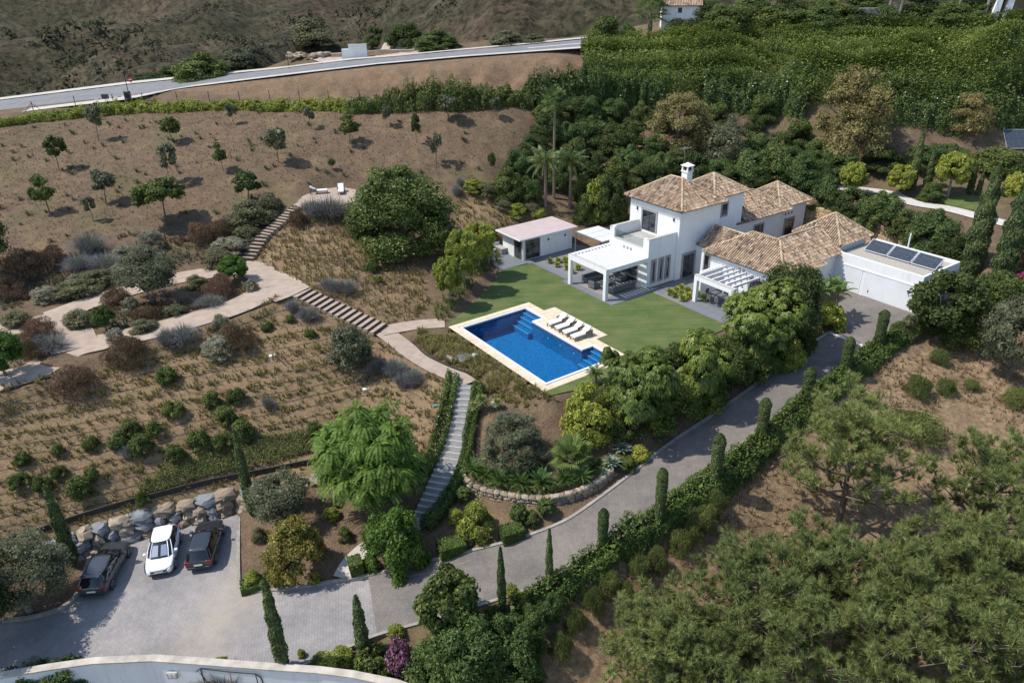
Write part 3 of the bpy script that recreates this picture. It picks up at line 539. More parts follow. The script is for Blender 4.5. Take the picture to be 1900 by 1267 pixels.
    for p, qn in segs:
        p = Vector((p[0], -p[1], p[2]+.07)); qn = Vector((qn[0], -qn[1], qn[2]+.07)); L = (qn-p).length; nn = max(1, int(L/.36)); d = (qn-p)/nn
        sd = d.cross(Vector((0,0,1))).normalized(); upv = sd.cross(d).normalized()
        for i in range(nn):
            s = p + d*i; a, bb = s.x + d.x/2, -(s.y + d.y/2)
            zc = s.z + d.z/2
            if not (R.ca[0] <= a <= R.ca[1] and R.cb[0] <= bb <= R.cb[1]): continue
            if any(float(q.z(np.array(a), np.array(bb))) > zc-.02 for q in others): continue
            vs = []
            for s2, w_, h_ in ((s, .125, .10), (s+d*1.12, .105, .085)):
                for ang in (0, 45, 90, 135, 180): vs.append(s2 + sd*(w_*math.cos(math.radians(ang))) + upv*(h_*math.sin(math.radians(ang))-.02) + Vector((0,0,random.uniform(0,.012))))
            mb.add(vs, [(i2,i2+1,i2+6,i2+5) for i2 in range(4)] + [(0,1,2,3,4)])
    o = mb.build('ridge_tiles', m_ridge, rf); o['kind'] = 'stuff'
    # eave moulding
    e = MB(); a0, a1, b0, b1 = max(R.a0,R.ca[0])+.14, min(R.a1,R.ca[1])-.14, max(R.b0,R.cb[0])+.14, min(R.b1,R.cb[1])-.14
    for (x0,x1,y0,y1) in ((a0,a0+.32,b0,b1),(a1-.32,a1,b0,b1),(a0+.32,a1-.32,b0,b0+.32),(a0+.32,a1-.32,b1-.32,b1)): e.ab(x0,x1,y0,y1,ze-.2,ze+.03)
    e.build('eave', m_eave, rf)
    return rf
for k_ in ROOFS: roof(k_)
def wall(name, a0, a1, b0, b1, z0, z1, mat=None, parent=None): return MB().ab(a0,a1,b0,b1,z0,z1).build(name, mat or m_white, parent or villa)
wall('tower_wall', 22.6, 28.35, -3.35, 3.5, -.1, 7.05)
wall('wall', 28.352, 33.1, -2.2, 2.4, -.1, 7.0)
wall('wall', 33.102, 40.1, -3.2, 2.3, -.1, 3.55)
wall('wall', 40.202, 45.1, -3.0, 1.9, -.1, 3.8)
wall('wing_wall', 24.4, 29.8, 5.0, 14.3, -.1, 3.28)
wall('wall', 25.3, 29.1, 3.502, 4.998, -.1, 3.3)
wall('wall', 29.802, 33.8, 8.4, 13.35, -.1, 3.25)
wall('wall', 34.52, 39.1, 8.4, 12.98, -.1, 3.8)
# openings: surround proud of the wall, panes and bars inside it
def opening(face, pos, u0, u1, z0, z1, parent=None, name='window', sur=.18, mull=1, proud=.07, sill=False, surmat=None, panemat=None):
    """face 'a': wall facing -a at a=pos, u runs along b; face 'b': wall facing +b at b=pos, u runs along a"""
    def bx(mb, x0, x1, d0, d1, y0, y1):
        return mb.ab(pos-d1, pos-d0, x0, x1, y0, y1) if face == 'a' else mb.ab(x0, x1, pos+d0, pos+d1, y0, y1)
    P = parent or villa
    win = bx(MB(), u0, u1, .002, .02, z0, z1).build(name, m_dark, P)
    fr = MB()
    if sur:
        bx(fr, u0-sur, u0, .0, proud, z0-(sur if sill else 0), z1+sur); bx(fr, u1, u1+sur, .0, proud, z0-(sur if sill else 0), z1+sur); bx(fr, u0, u1, .0, proud, z1, z1+sur)
        if sill: bx(fr, u0, u1, .0, proud, z0-sur, z0)
        fr.build('surround', surmat or m_trim, win)
    gb = MB(); t = .05
    for i in range(mull+1):
        x = u0+t/2 + (u1-u0-t)*i/mull; bx(gb, x-t/2, x+t/2, .02, .055, z0, z1)
    bx(gb, u0+t, u1-t, .02, .05, z0, z0+t); bx(gb, u0+t, u1-t, .02, .05, z1-t, z1); gb.build('frame', m_dark, win)
    for i in range(mull):
        x0 = u0+t + (u1-u0-t)*i/mull; x1 = u0 + (u1-u0-t)*(i+1)/mull; bx(MB(), x0, x1, .021, .03, z0+t, z1-t).build('pane', panemat or m_glass, win)
    return win
opening('a', 22.6, -1.5, .35, 4.05, 6.05, name='balcony_door', mull=2, sur=.2)
opening('b', 2.4, 29.85, 30.6, 4.95, 6.1, sur=.2, sill=True)
opening('b', 3.5, 23.5, 25.0, .02, 2.35, name='glass_door', mull=2, sur=.22)
for a_ in (19.68, 20.68, 21.6): opening('b', 3.25, a_-.13, a_+.13, .55, 2.55, name='slit_window', sur=.22, sill=True, mull=1)
opening('a', 18.9, -1.9, 1.9, .02, 2.35, name='sliding_door', mull=4, sur=.08)
opening('a', 24.4, 5.45, 6.0, .9, 2.8, sur=.12, mull=1, sill=True)
opening('b', 2.3, 35.7, 37.1, .5, 2.6, sur=.18, mull=2, sill=True)
opening('b', 1.9, 41.6, 43.1, .25, 2.05, name='glass_door', sur=.18, mull=2)
opening('a', 24.4, 11.0, 13.2, .02, 2.2, name='glass_door', mull=3, sur=.15)
def vent(face, pos, us, z, s=.14, parent=None, mat=None):
    for u in us:
        m = MB(); m.ab(pos-.012, pos, u-s, u+s, z-s, z+s) if face == 'a' else m.ab(u-s, u+s, pos, pos+.012, z-s, z+s); m.build('wall_vent', mat or m_trim, parent or villa)
vent('a', 18.9, (-.11, .38, .86), 3.3); vent('a', 24.4, (9.61, 10.12), 2.58); vent('b', 1.9, (41.5, 42.05, 42.6), 2.75, .12, None, m_dark); vent('a', 22.6, (1.46,), 6.55, .2, None, m_white)
for b_ in (-2.29, 2.74):
    s_ = MB().ab(22.48, 22.6, b_-.05, b_+.05, 5.85, 6.15).build('wall_lamp', m_dark, villa)
# terrace block over the pergola
wall('terrace_wall', 18.9, 22.598, -2.25, 3.25, -.1, 3.75)
MB().ab(19.1, 22.59, -1.95, 2.95, 3.752, 3.78).build('terrace_floor', m_terr, villa)
wall('parapet', 18.9, 22.597, 2.95, 3.25, 3.752, 4.84); wall('parapet', 18.9, 22.597, -2.25, -1.95, 3.752, 4.84)
wall('parapet', 18.9, 19.2, 2.5, 2.948, 3.752, 4.84); wall('parapet', 18.9, 19.2, -1.948, -1.6, 3.752, 4.98); wall('parapet', 18.9, 19.1, -1.598, 2.498, 3.752, 3.85)
for (a0,a1,b0,b1,z) in ((18.87,22.59,2.92,3.28,4.842),(18.87,22.59,-2.28,-1.92,4.842),(18.87,19.25,-1.597,2.497,3.852)): MB().ab(a0,a1,b0,b1,z,z+.05).build('coping', m_cop, villa)
gr = MB().ab(19.0, 19.02, -1.58, 2.48, 3.95, 4.7).build('glass_rail', m_clear, villa)
# garden pergola of white beams
pg = MB().ab(13.6,13.95,-2.25,3.25,2.6,3.1).build('pergola', m_white, villa)
MB().ab(13.95,18.9,2.9,3.25,2.65,3.098).build('side_beam', m_white, pg); MB().ab(13.95,18.9,-2.25,-1.9,2.65,3.098).build('side_beam', m_white, pg)
for b0 in (-2.25, 2.9): MB().ab(13.6,13.95,b0,b0+.35,-.05,2.598).build('column', m_white, pg)
for i in range(11): a_ = 14.3+i*.43; MB().ab(a_,a_+.13,-1.9,2.9,2.76,3.05).build('rafter', m_white, pg)
MB().ab(13.6,13.95,-2.25,3.25,3.101,3.12).build('coping', m_cop, pg)
# small pergola in front of the wing
p2 = MB().ab(20.1,20.45,8.05,12.6,2.15,2.6).build('pergola', m_white, villa)
for b0 in (8.05, 12.25): MB().ab(20.1,20.45,b0,b0+.35,-.05,2.148).build('column', m_white, p2)
for i in range(6): MB().ab(20.45,24.4,8.08+i*.76,8.2+i*.76,2.36,2.56).build('rafter', m_white, p2)
MB().ab(20.08,20.47,8.03,12.62,2.602,2.63).build('coping', m_cop, p2)
wall('fin_wall', 21.6, 24.398, 7.35, 7.6, -.1, 2.35); wall('garden_wall', 22.9, 23.1, 9.2, 11.4, -.1, 1.5)
# chimney and aerial
ch = MB().ab(25.65,26.4,.4,1.15,8.2,9.75).build('chimney', m_white, villa)
c2 = MB().ab(25.58,26.47,.33,1.22,9.752,9.86); [c2.ab(x,x+.14,y,y+.14,9.86,10.3) for x in (25.63,26.28) for y in (.38,1.03)]; c2.ab(25.58,26.47,.33,1.22,10.3,10.36); c2.build('chimney_top', m_white, ch)
MB().ab(25.8,26.25,.55,1.0,9.862,10.29).build('flue', m_dark, ch)
MB().add([(25.52,-.27,10.362),(26.53,-.27,10.362),(26.53,-1.28,10.362),(25.52,-1.28,10.362),(26.025,-.775,10.66)], [(0,1,4),(1,2,4),(2,3,4),(3,0,4),(0,3,2,1)]).build('chimney_cap', m_white, ch)
an = MB().tube([(27.6,1.2,8.2),(27.6,1.2,11.6)], .025, 5); [an.tube([(27.6+d_,.85,11.5-abs(d_)*.1),(27.6+d_,1.55,11.5-abs(d_)*.1)], .012, 4) for d_ in (-.5,-.3,-.1,.1,.3,.5)]; an.tube([(27.05,1.2,11.45),(28.15,1.2,11.45)], .015, 4); an.build('aerial', m_grey, villa)
# garage with flat gravel roof
m_rib = M('ribbed_door', (.80,.81,.82), (.74,.75,.76), .9, .6)
wall('garage_wall', 33.77, 39.9, 13.352, 21.8, -.3, 3.05)
for (a0,a1,b0,b1) in ((33.77,33.97,13.4,21.8),(39.7,39.9,13.4,21.8),(33.972,39.698,21.6,21.8)): wall('parapet', a0,a1,b0,b1,3.052,3.38)
MB().ab(33.98,39.69,13.42,21.59,3.053,3.09).build('gravel_roof', M('roof_gravel', (.46,.42,.36), (.30,.27,.225), 9., .95, .5, 25), villa)
for (b0,b1) in ((14.3,16.25),(16.5,21.7)):
    d_ = MB().ab(33.74,33.769,b0,b1,-.1,2.3).build('garage_door', m_rib, villa); rb = MB(); k_ = b0+.05
    while k_ < b1-.1: rb.ab(33.725,33.7395,k_,k_+.09,-.08,2.27); k_ += .15
    rb.build('ribs', m_rib, d_); MB().ab(33.68,33.724,b0+.6,b0+.66,.42,.62).build('handle', m_dark, d_)
MB().ab(33.70,33.769,14.25,21.75,2.31,2.4).build('door_lintel', m_white, villa)
# solar collectors on the garage roof (things of their own)
m_cell = M('collector_glass', (.035,.045,.06), (.06,.07,.085), 4., .18, 0); m_alu = M('aluminium', (.62,.62,.63), None, rough=.4, metal=.6)
def panel(root_loc, rz, wd, ht, rise, run, name, label, group, cells=(1,1), leg=True):
    e = empty(name, root_loc, rz); tag(e, label, 'solar panel', group)
    L = math.hypot(rise, run); u = Vector((run/L, 0, rise/L)); nv = Vector((-rise/L, 0, run/L))
    def slab(mb, s0, s1, y0, y1, t0, t1):
        pts = []
        for t in (t0, t1):
            for s, y in ((s0,y0),(s1,y0),(s1,y1),(s0,y1)): p = u*s + nv*t; pts.append((p.x, y, p.z+.12))
        mb.add(pts, [(0,3,2,1),(4,5,6,7),(0,1,5,4),(1,2,6,5),(2,3,7,6),(3,0,4,7)])
    f = MB(); slab(f,0,.06,0,wd,-.04,.04); slab(f,L-.06,L,0,wd,-.04,.04); slab(f,.06,L-.06,0,.05,-.04,.04); slab(f,.06,L-.06,wd-.05,wd,-.04,.04); f.build('frame', m_alu, e)
    for i in range(cells[0]):
        for j in range(cells[1]):
            c = MB(); slab(c, .06+(L-.12)*i/cells[0]+.008, .06+(L-.12)*(i+1)/cells[0]-.008, .05+(wd-.1)*j/cells[1]+.008, .05+(wd-.1)*(j+1)/cells[1]-.008, -.02, .02); c.build('glass_cell', m_cell, e)
    if leg:
        for y in (.1, wd-.1): MB().bar((run*.95,y,-.02),(run*.95,y,rise+.05),.04,.04).build('leg', m_alu, e)
    return e
for i, nm in enumerate(('end of the row nearest the tiled roof', 'middle of the row', 'end of the row nearest the tall cypress')):
    p = AB(36.45, 14.45+i*2.32+2.24, 3.1); panel(p, YAW, 2.24, 1.5, .78, 1.3, 'solar_collector', 'dark solar collector on the gravel garage roof, '+nm, 'solar collectors on the garage roof', (1, 6))
tb = empty('water_tank', AB(38.9, 17.2, 3.09), YAW); tag(tb, 'white water tank with upright pipe behind the solar collectors', 'tank'); MB().box(0,.5,-.8,.8,0,.45).build('tank_body', m_white, tb); MB().tube([(.25,0,.45),(.25,0,1.9)], .07, 8).build('pipe', m_white, tb)
# ---------------------------------------------------------------- pool house
ph = empty('pool_house', (O2[0], O2[1], 0), YAW); tag(ph, 'small white pool house with flat pinkish roof and corner glass doors', 'pool house')
m_pink = M('pink_roof_felt', (.50,.40,.385), (.44,.35,.335), .8, .9, .1, 20)
wall('wall', 13.8, 20.5, -13.9, -10.1, -.1, 2.35, m_white, ph)
rfp = MB().ab(13.15,20.95,-14.35,-9.75,2.36,2.5).build('roof', m_white, ph); MB().ab(13.22,20.88,-14.28,-9.82,2.502,2.52).build('roof_felt', m_pink, rfp)
opening('b', -10.1, 14.15, 15.95, .08, 2.15, ph, 'glass_door', .1, 2, .06); opening('a', 13.8, -11.6, -10.35, .08, 2.15, ph, 'glass_door', .1, 2, .06)
vent('b', -10.1, (17.2, 19.5), 1.7, .12, ph, m_dark); vent('a', 13.8, (-13.4,), 2.05, .1, ph, m_dark)
for i in range(6): MB().ab(16.4,20.5,-10.1,-10.095,.3+i*.33,.315+i*.33).build('board_line', m_trim, ph)
sb = empty('storage_box', AB(13.4,-13.0,-.02), YAW); tag(sb, 'grey garden storage box against the pool house wall', 'storage box')
MB().box(-.35,.35,0,1.35,0,.6).build('box_body', M('grey_resin', (.24,.235,.225), None, rough=.7), sb); MB().box(-.38,.38,-.03,1.38,.602,.67).build('lid', M('grey_lid', (.36,.35,.33), None, rough=.7), sb)
lw = empty('garden_bench_wall', AB(12.0,-14.6,-.05), YAW); tag(lw, 'low white wall with built-in bench beside the pool house', 'wall'); MB().box(-.1,1.8,.0,.15,0,1.0).build('wall_back', m_white, lw); MB().box(-.1,1.4,-.6,-.002,0,.4).build('bench', m_white, lw)
# shade canopy between pool house and villa
cp = empty('shade_canopy', (O2[0], O2[1], 0), YAW); tag(cp, 'grey steel canopy with pale roof sheets beside the pool house', 'canopy')
for i in range(3): MB().ab(20.0,23.1,-8.75+i*1.42,-7.39+i*1.42,2.30,2.36).build('roof_sheet', M('canopy_sheet', (.62,.62,.61), (.55,.55,.54), 1.2, .7), cp)
fr = MB(); fr.ab(19.9,23.2,-8.87,-8.77,2.2,2.34); fr.ab(19.9,23.2,-4.47,-4.37,2.2,2.34); fr.ab(19.9,19.99,-8.765,-4.475,2.2,2.34); fr.ab(23.11,23.2,-8.765,-4.475,2.2,2.34); fr.build('frame', m_grey, cp)
for (a_,b_) in ((19.95,-8.82),(23.15,-8.82),(19.95,-4.42),(23.15,-4.42)): MB().ab(a_-.05,a_+.05,b_-.05,b_+.05,-.1,2.198).build('post', m_grey, cp)
# ---------------------------------------------------------------- lawn, paving, pool
def grass_mat():
    m, n, l, bs = nodes('lawn_grass'); t = noise(n, l, .5, 5, .6); f = noise(n, l, 22., 5, .7)
    r = ramp(n, l, t.outputs[0], [(.28, (.07,.112,.036)), (.5, (.10,.134,.048)), (.72, (.142,.154,.066))]); r2 = ramp(n, l, f.outputs[0], [(.25, (.6,.62,.6)), (.75, (1.3,1.28,1.2))])
    mp = n.new('ShaderNodeMapping'); mp.inputs['Scale'].default_value = (.15,2.2,1); mp.inputs['Rotation'].default_value = (0,0,.4); l.new(n['tc'].outputs['Object'], mp.inputs[0]); s = noise(n, l, 1.0, 4, .6, mp.outputs[0]); r3 = ramp(n, l, s.outputs[0], [(.35, (.78,.86,.8)), (.65, (1.2,1.1,1.02))])
    l.new(mix(n, l, mix(n, l, r.outputs[0], r2.outputs[0], 1., 'MULTIPLY'), r3.outputs[0], 1., 'MULTIPLY'), bs.inputs['Base Color']); bs.inputs['Roughness'].default_value = .9; bs.inputs['Specular IOR Level'].default_value = .2
    bump(n, l, bs, f.outputs[0], .5, .04); return m
m_lawn = grass_mat()
LAWN = [AB(*p) for p in ((-.85,-.92),(-.6,-1.5),(2.2,-3.0),(5.5,-5.2),(8.5,-7.6),(10.6,-9.4),(14.12,-9.1),(14.08,-3.27),(13.5,-3.25),(13.5,4.32),(19.1,4.2),(18.6,8.9),(18.6,13.8),(12,14.2),(8.5,15.6),(2.0,14.3),(-.9,13.6),(-.9,12.97))]
DECK = [AB(*p) for p in ((-.9,-.9),(7.85,-.9),(7.85,1.3),(9.1,1.3),(9.1,8.5),(7.85,8.5),(7.85,12.96),(-.9,12.96))]
POOL = [(0,0),(6.8,0),(6.8,2.6),(5.6,2.6),(5.6,9.5),(6.8,9.5),(6.8,12.0),(0,12.0)]
flat = lambda z: (lambda x, y: np.full(np.shape(x), z))
tag(drape('lawn', LAWN, flat(-.03), m_lawn, 1.6, 0, [DECK]), 'mown green lawn between the pool and the villa')
m_deck = pieces('deck_stone', [(.66,.56,.42), (.72,.63,.49), (.62,.52,.385), (.70,.60,.45)], .8, .1, 20., 2.5); m_copw = M('pool_coping', (.72,.70,.67), (.66,.64,.61), 2., .7)
pool = empty('swimming_pool', (O2[0], O2[1], 0), YAW); tag(pool, 'rectangular blue-tiled swimming pool with corner steps and pale stone deck', 'swimming pool')
# deck slabs in one layer with tight joints
dk = drape('deck_bed', DECK, flat(-.045), M('deck_joint', (.42,.36,.28), None), 1.5, 0, [[AB(*p) for p in POOL]], None, None); dk.parent = pool; dk.matrix_parent_inverse = Matrix.Translation((O2[0],O2[1],0)).to_4x4() .inverted(); dk.matrix_parent_inverse = (Matrix.Translation((O2[0],O2[1],0)) @ Matrix.Rotation(YAW,4,'Z')).inverted()
inp = lambda a, b: (-.22 < a < 6.99 and -.22 < b < 12.22) and not (5.82 < a and 2.8 < b < 9.3)
ind = lambda a, b: (-.9 < a < 7.85 and -.9 < b < 12.96) or (7.8 < a < 9.1 and 1.3 < b < 8.5)
slab_me = {}
for i in range(17):
    for j in range(24):
        a0, b0 = -.9+i*.6, -.9+j*.6; a1, b1 = min(a0+.594, 9.1), min(b0+.594, 12.96)
        if not ind((a0+a1)/2, (b0+b1)/2) or b1 <= b0: continue
        # trim against the coping line
        ca, cb = (a0+a1)/2, (b0+b1)/2
        if ca > 7.85-.3 and not (1.3 <= cb <= 8.5): a1 = min(a1, 7.85)
        if inp(ca, cb):
            continue
        for lo_, hi_, ax in ((-.22, 0, 'a0'), (-.22, 0, 'b0')): pass
        if -.22 < cb < 12.22:
            if a1 > -.22 and a0 < -.22: a1 = -.225
            if a0 < 7.0 < a1 and (cb < 2.8 or cb > 9.3): a0 = 7.0
            if a0 < 5.82 < a1 and 2.8 <= cb <= 9.3: a0 = 5.82
        if -.22 < ca < 5.8:
            if b0 < -.22 < b1: b1 = -.225
            if b0 < 12.22 < b1: b0 = 12.225
        if a1-a0 < .05 or b1-b0 < .05: continue
        key = (round(a1-a0,3), round(b1-b0,3))
        if key not in slab_me: slab_me[key] = MB().box(0,key[0],0,-key[1],-.044,0).mesh('deck_slab', m_deck)
        link('deck_slab', slab_me[key], pool, (a0, -b0, -.0005*((i*7+j*3) % 5)))
# coping ring
cpn = MB()
for (a0,a1,b0,b1) in ((-.21,0,-.21,12.21),(0,6.99,-.21,0),(6.8,6.99,0,2.79),(5.81,6.8,2.6,2.79),(5.6,5.81,2.6,9.5),(5.81,6.99,9.31,9.5),(6.8,6.99,9.5,12.21),(0,6.8,12.0,12.21)): cpn.ab(a0,a1,b0,b1,-.12,.012)
cpn.build('coping', m_copw, pool)
def pool_mat(name, c1, c2):
    m, n, l, bs = nodes(name); t = n.new('ShaderNodeTexVoronoi'); t.inputs['Scale'].default_value = 9.; tc = n.new('ShaderNodeTexCoord'); tc.name = 'tc'; l.new(tc.outputs['Object'], t.inputs[0]); sp = n.new('ShaderNodeSeparateColor'); l.new(t.outputs['Color'], sp.inputs[0])
    r = ramp(n, l, sp.outputs[0], [(0., c1), (1., c2)]); l.new(r.outputs[0], bs.inputs['Base Color']); bs.inputs['Roughness'].default_value = .35; return m
m_mos = pool_mat('pool_mosaic', (.012,.135,.30), (.04,.26,.46)); m_band = pool_mat('waterline_band', (.035,.06,.19), (.07,.095,.27)); m_nos = M('step_nosing', (.4,.58,.7), None)
sh = MB()
for (a0,a1,b0,b1) in ((-.2,0,-.2,12.2),(0,5.8,-.2,0),(0,5.8,12.0,12.2),(5.6,5.8,2.6,9.5),(5.8,7.0,-.2,0),(6.8,7.0,0,2.6),(5.8,6.8,2.6,2.8),(5.8,6.8,9.3,9.5),(6.8,7.0,9.5,12.2),(5.8,6.8,12.0,12.2)): sh.ab(a0,a1,b0,b1,-1.7,-.4)
sh.ab(-.2,7.0,-.2,12.2,-1.9,-1.7); sh.build('basin', m_mos, pool)
bd = MB()
for (a0,a1,b0,b1) in ((-.2,0,-.2,12.2),(0,5.8,-.2,0),(0,5.8,12.0,12.2),(5.6,5.8,2.6,9.5),(5.8,7.0,-.2,0),(6.8,7.0,0,2.6),(5.8,6.8,2.6,2.8),(5.8,6.8,9.3,9.5),(6.8,7.0,9.5,12.2),(5.8,6.8,12.0,12.2)): bd.ab(a0,a1,b0,b1,-.398,-.122)
bd.build('waterline_band', m_band, pool)
for (b0,b1) in ((.0,2.6),(9.5,12.0)):
    for i in range(4):
        a0 = 6.8-.38*(i+1)-.0; st_ = MB().ab(a0 if i < 3 else 5.15, 6.8 if i == 0 else 6.8-.38*i-.001, b0+.002, b1-.002, -1.69, -.32-.28*i).build('pool_step', m_mos, pool)
        x0 = a0 if i < 3 else 5.15; MB().ab(x0-.01,x0+.06,b0+.01,b1-.01,-.318-.28*i,-.305-.28*i).build('nosing', m_nos, st_)
for (b_,) in ((5.0,),(8.5,),(6.7,)): MB().tube([(5.59,-b_,-.75),(5.56,-b_,-.75)], .09, 12).build('pool_lamp', m_copw, pool)
MB().tube([(1.9,-.005,-.75),(1.9,-.04,-.75)], .1, 12).build('pool_lamp', m_copw, pool)
def water_mat():
    m, n, l, bs = nodes('pool_water'); tr = n.new('ShaderNodeBsdfTransparent'); tr.inputs[0].default_value = (.35,.77,.93,1); gl = n.new('ShaderNodeBsdfGlossy'); gl.inputs['Roughness'].default_value = .05
    fr = n.new('ShaderNodeFresnel'); fr.inputs[0].default_value = 1.33; b = n.new('ShaderNodeBump'); b.inputs['Strength'].default_value = .25; b.inputs['Distance'].default_value = .03; t = noise(n, l, 3.5, 3); l.new(t.outputs[0], b.inputs['Height'])
    l.new(b.outputs[0], gl.inputs['Normal']); l.new(b.outputs[0], fr.inputs['Normal']); mx = n.new('ShaderNodeMixShader'); l.new(fr.outputs[0], mx.inputs[0]); l.new(tr.outputs[0], mx.inputs[1]); l.new(gl.outputs[0], mx.inputs[2]); l.new(mx.outputs[0], n['Material Output'].inputs[0]); return m
wv = MB().add([(a,-b,-.16) for a, b in POOL], [tuple(range(8))[::-1]]).build('pool_water', water_mat(), pool); wv.data.flip_normals() if wv.data.polygons[0].normal.z < 0 else None
# slate paving round the house
def slate(name, rects, label):
    e = empty(name, (O2[0], O2[1], 0), YAW); e['kind'] = 'structure'; e['label'] = label; cache = {}
    for (a0,a1,b0,b1,ss) in rects:
        na, nb = max(1, round((a1-a0)/ss)), max(1, round((b1-b0)/ss)); da, db = (a1-a0)/na, (b1-b0)/nb; key = (round(da,3), round(db,3))
        if key not in cache: cache[key] = MB().box(0,da-.008,0,-(db-.008),-.1,0).mesh('slate_slab', m_slate)
        for i in range(na):
            for j in range(nb): link('slate_slab', cache[key], e, (a0+i*da, -(b0+j*db), .004*((i+2*j) % 3)/3))
    return e
slate('slate_paving', [(10.6,13.8,-14.3,-9.3,.8),(13.8,15.0,-10.1,-9.0,.6),(14.15,15.0,-9.0,-3.3,.8),(15.0,22.5,-10.1,-8.9,.8),(20.6,22.5,-14,-10.1,.8),(20.4,22.6,-8.9,-2.3,.8)], 'slate slabs round the pool house')
slate('slate_terrace', [(13.5,19.1,3.25,4.3,.9),(13.5,13.6,-3.2,3.25,.9),(19.1,25.2,3.6,5.2,.9),(22.6,24.4,5.2,8.0,.9),(13.61,18.9,-3.2,3.25,.9),(18.6,24.4,8.0,14.0,.9)], 'slate slabs of the pergola terrace')
MB().ab(14.3,18.7,-1.8,2.8,.005,.03).build('outdoor_rug', M('grey_brown_rug', (.22,.20,.185), (.27,.25,.23), 8., .95), None, (O2[0],O2[1],0), YAW); tag(bpy.data.objects['outdoor_rug'], 'flat brown-grey rug under the pergola seating', 'rug')
m_grav = M('dark_gravel', (.13,.13,.135), (.24,.24,.24), 22., .95, .4, 40)
for nm, (a0,a1,b0,b1), lb in (('gravel_bed', (15.0,20.4,-8.9,-2.4), 'dark gravel bed with succulents beside the pergola'), ('gravel_bed', (18.7,22.6,4.3,8.0), 'dark gravel bed with rosette plants beside the patio')):
    tag(MB().ab(a0,a1,b0,b1,-.1,-.012).build(nm, m_grav, None, (O2[0],O2[1],0), YAW), lb, None, None, 'structure')
# retaining wall of sandstone blocks behind the garage
m_block = pieces('sandstone_block', [(.42,.31,.17), (.50,.38,.22), (.36,.26,.145), (.46,.35,.21), (.55,.43,.27)], .9, .5, 6., 3.)
bw = empty('block_wall', (O2[0], O2[1], 0), YAW); tag(bw, 'retaining wall of tan sandstone blocks behind the garage', 'wall')
bl_me = []
for i in range(4):
    m_ = MB().rbox(-.26,.26,-.56,.56,0,.45,.05,1)
    m_.v = [(x+random.uniform(-.025,.025), y+random.uniform(-.025,.025), z+random.uniform(-.015,.015)) for x,y,z in m_.v]; bl_me.append(m_.mesh('block', m_block))
for r in range(7):
    b_ = 1.0+(.58 if r % 2 else 0)
    while b_ < 20.5:
        a_ = np.interp(b_, [0,4,9,13,20.5], [46.1,45.6,45.35,45.1,43.6]) + r*.05; o = link('block', random.choice(bl_me), bw, (a_, -b_, -.3+r*.465)); o.scale = (1, random.uniform(.94,1.0), random.uniform(.96,1.02)); o.rotation_euler.z = -(.03 if b_ < 13 else .2); b_ += 1.16
# ---------------------------------------------------------------- plant library
def unit(v): return v/(np.linalg.norm(v, axis=-1, keepdims=True)+1e-9)
def rdir(n, r): return unit(r.normal(size=(n, 3)))
def quads(p, t, b, L, Wd):
    """rhombic leaves: centre p, long axis t, short axis b"""
    L = np.asarray(L).reshape(-1,1) if np.ndim(L) else L; Wd = np.asarray(Wd).reshape(-1,1) if np.ndim(Wd) else Wd
    V = np.stack([p - t*L/2, p + b*Wd/2 + t*L*.08, p + t*L/2, p - b*Wd/2 + t*L*.08], 1).reshape(-1, 3)
    return V, np.arange(len(V)).reshape(-1, 4)
def leaves_at(p, nrm, r, ls, asp=.55, droop=0.0, rnd=.7):
    n = len(p); nn = unit(nrm + rnd*r.normal(size=(n,3))); t = unit(np.cross(nn, rdir(n, r)) + np.array([0,0,-droop])); b = unit(np.cross(nn, t)); s = ls*r.uniform(.65, 1.35, n)
    return quads(p, t, b, s, s*asp)
def blob(name, mat, n=2600, ncl=40, rc=.2, ls=.05, asp=.55, seed=1, shape='mound', droop=.2, rnd=.7, squash=1.0, bottom=0.0):
    """a crown or bush of leaf clumps, 1 wide and 1 tall standing on z=0"""
    n = int(n*1.7); ls = ls*1.32; r = np.random.default_rng(seed); d = rdir(ncl*3, r)
    if shape == 'mound': d[:,2] = np.abs(d[:,2]); c = d[:ncl]*np.array([.5-rc*.55, .5-rc*.55, 1-rc*.9])*r.uniform(.55,1,(ncl,1))**.5
    else:
        d = d[d[:,2] > -.75+bottom][:ncl]; c = d*np.array([.5-rc*.55]*2+[.5-rc*.55])*r.uniform(.5,1,(len(d),1))**.5 + np.array([0,0,.5])
    ncl = len(c); rr = rc*r.uniform(.65,1.25,ncl); k = r.integers(0, ncl, n); u = rdir(n, r); u[:,2] = np.where(u[:,2] < -.35, -u[:,2], u[:,2])
    p = c[k] + u*(rr[k]*r.uniform(.72,1.03,n))[:,None]*np.array([1,1,squash])
    p[:,2] = np.maximum(p[:,2], .01)
    V, F = leaves_at(p, u + .35*unit(p-np.array([0,0,.4])), r, ls, asp, droop, rnd)
    m = n//7 if asp > .2 else 2; kk = k[:m]; q = c[kk] + u[:m]*(rr[kk]*r.uniform(.2,.6,m))[:,None]; q[:,2] = np.maximum(q[:,2], .02); V2, F2 = leaves_at(q, u[:m], r, ls*2.4, .8, 0, .5)      # inner leaves close the clumps
    return np_mesh(name, np.concatenate([V, V2]), np.concatenate([F, F2+len(V)]), mat)
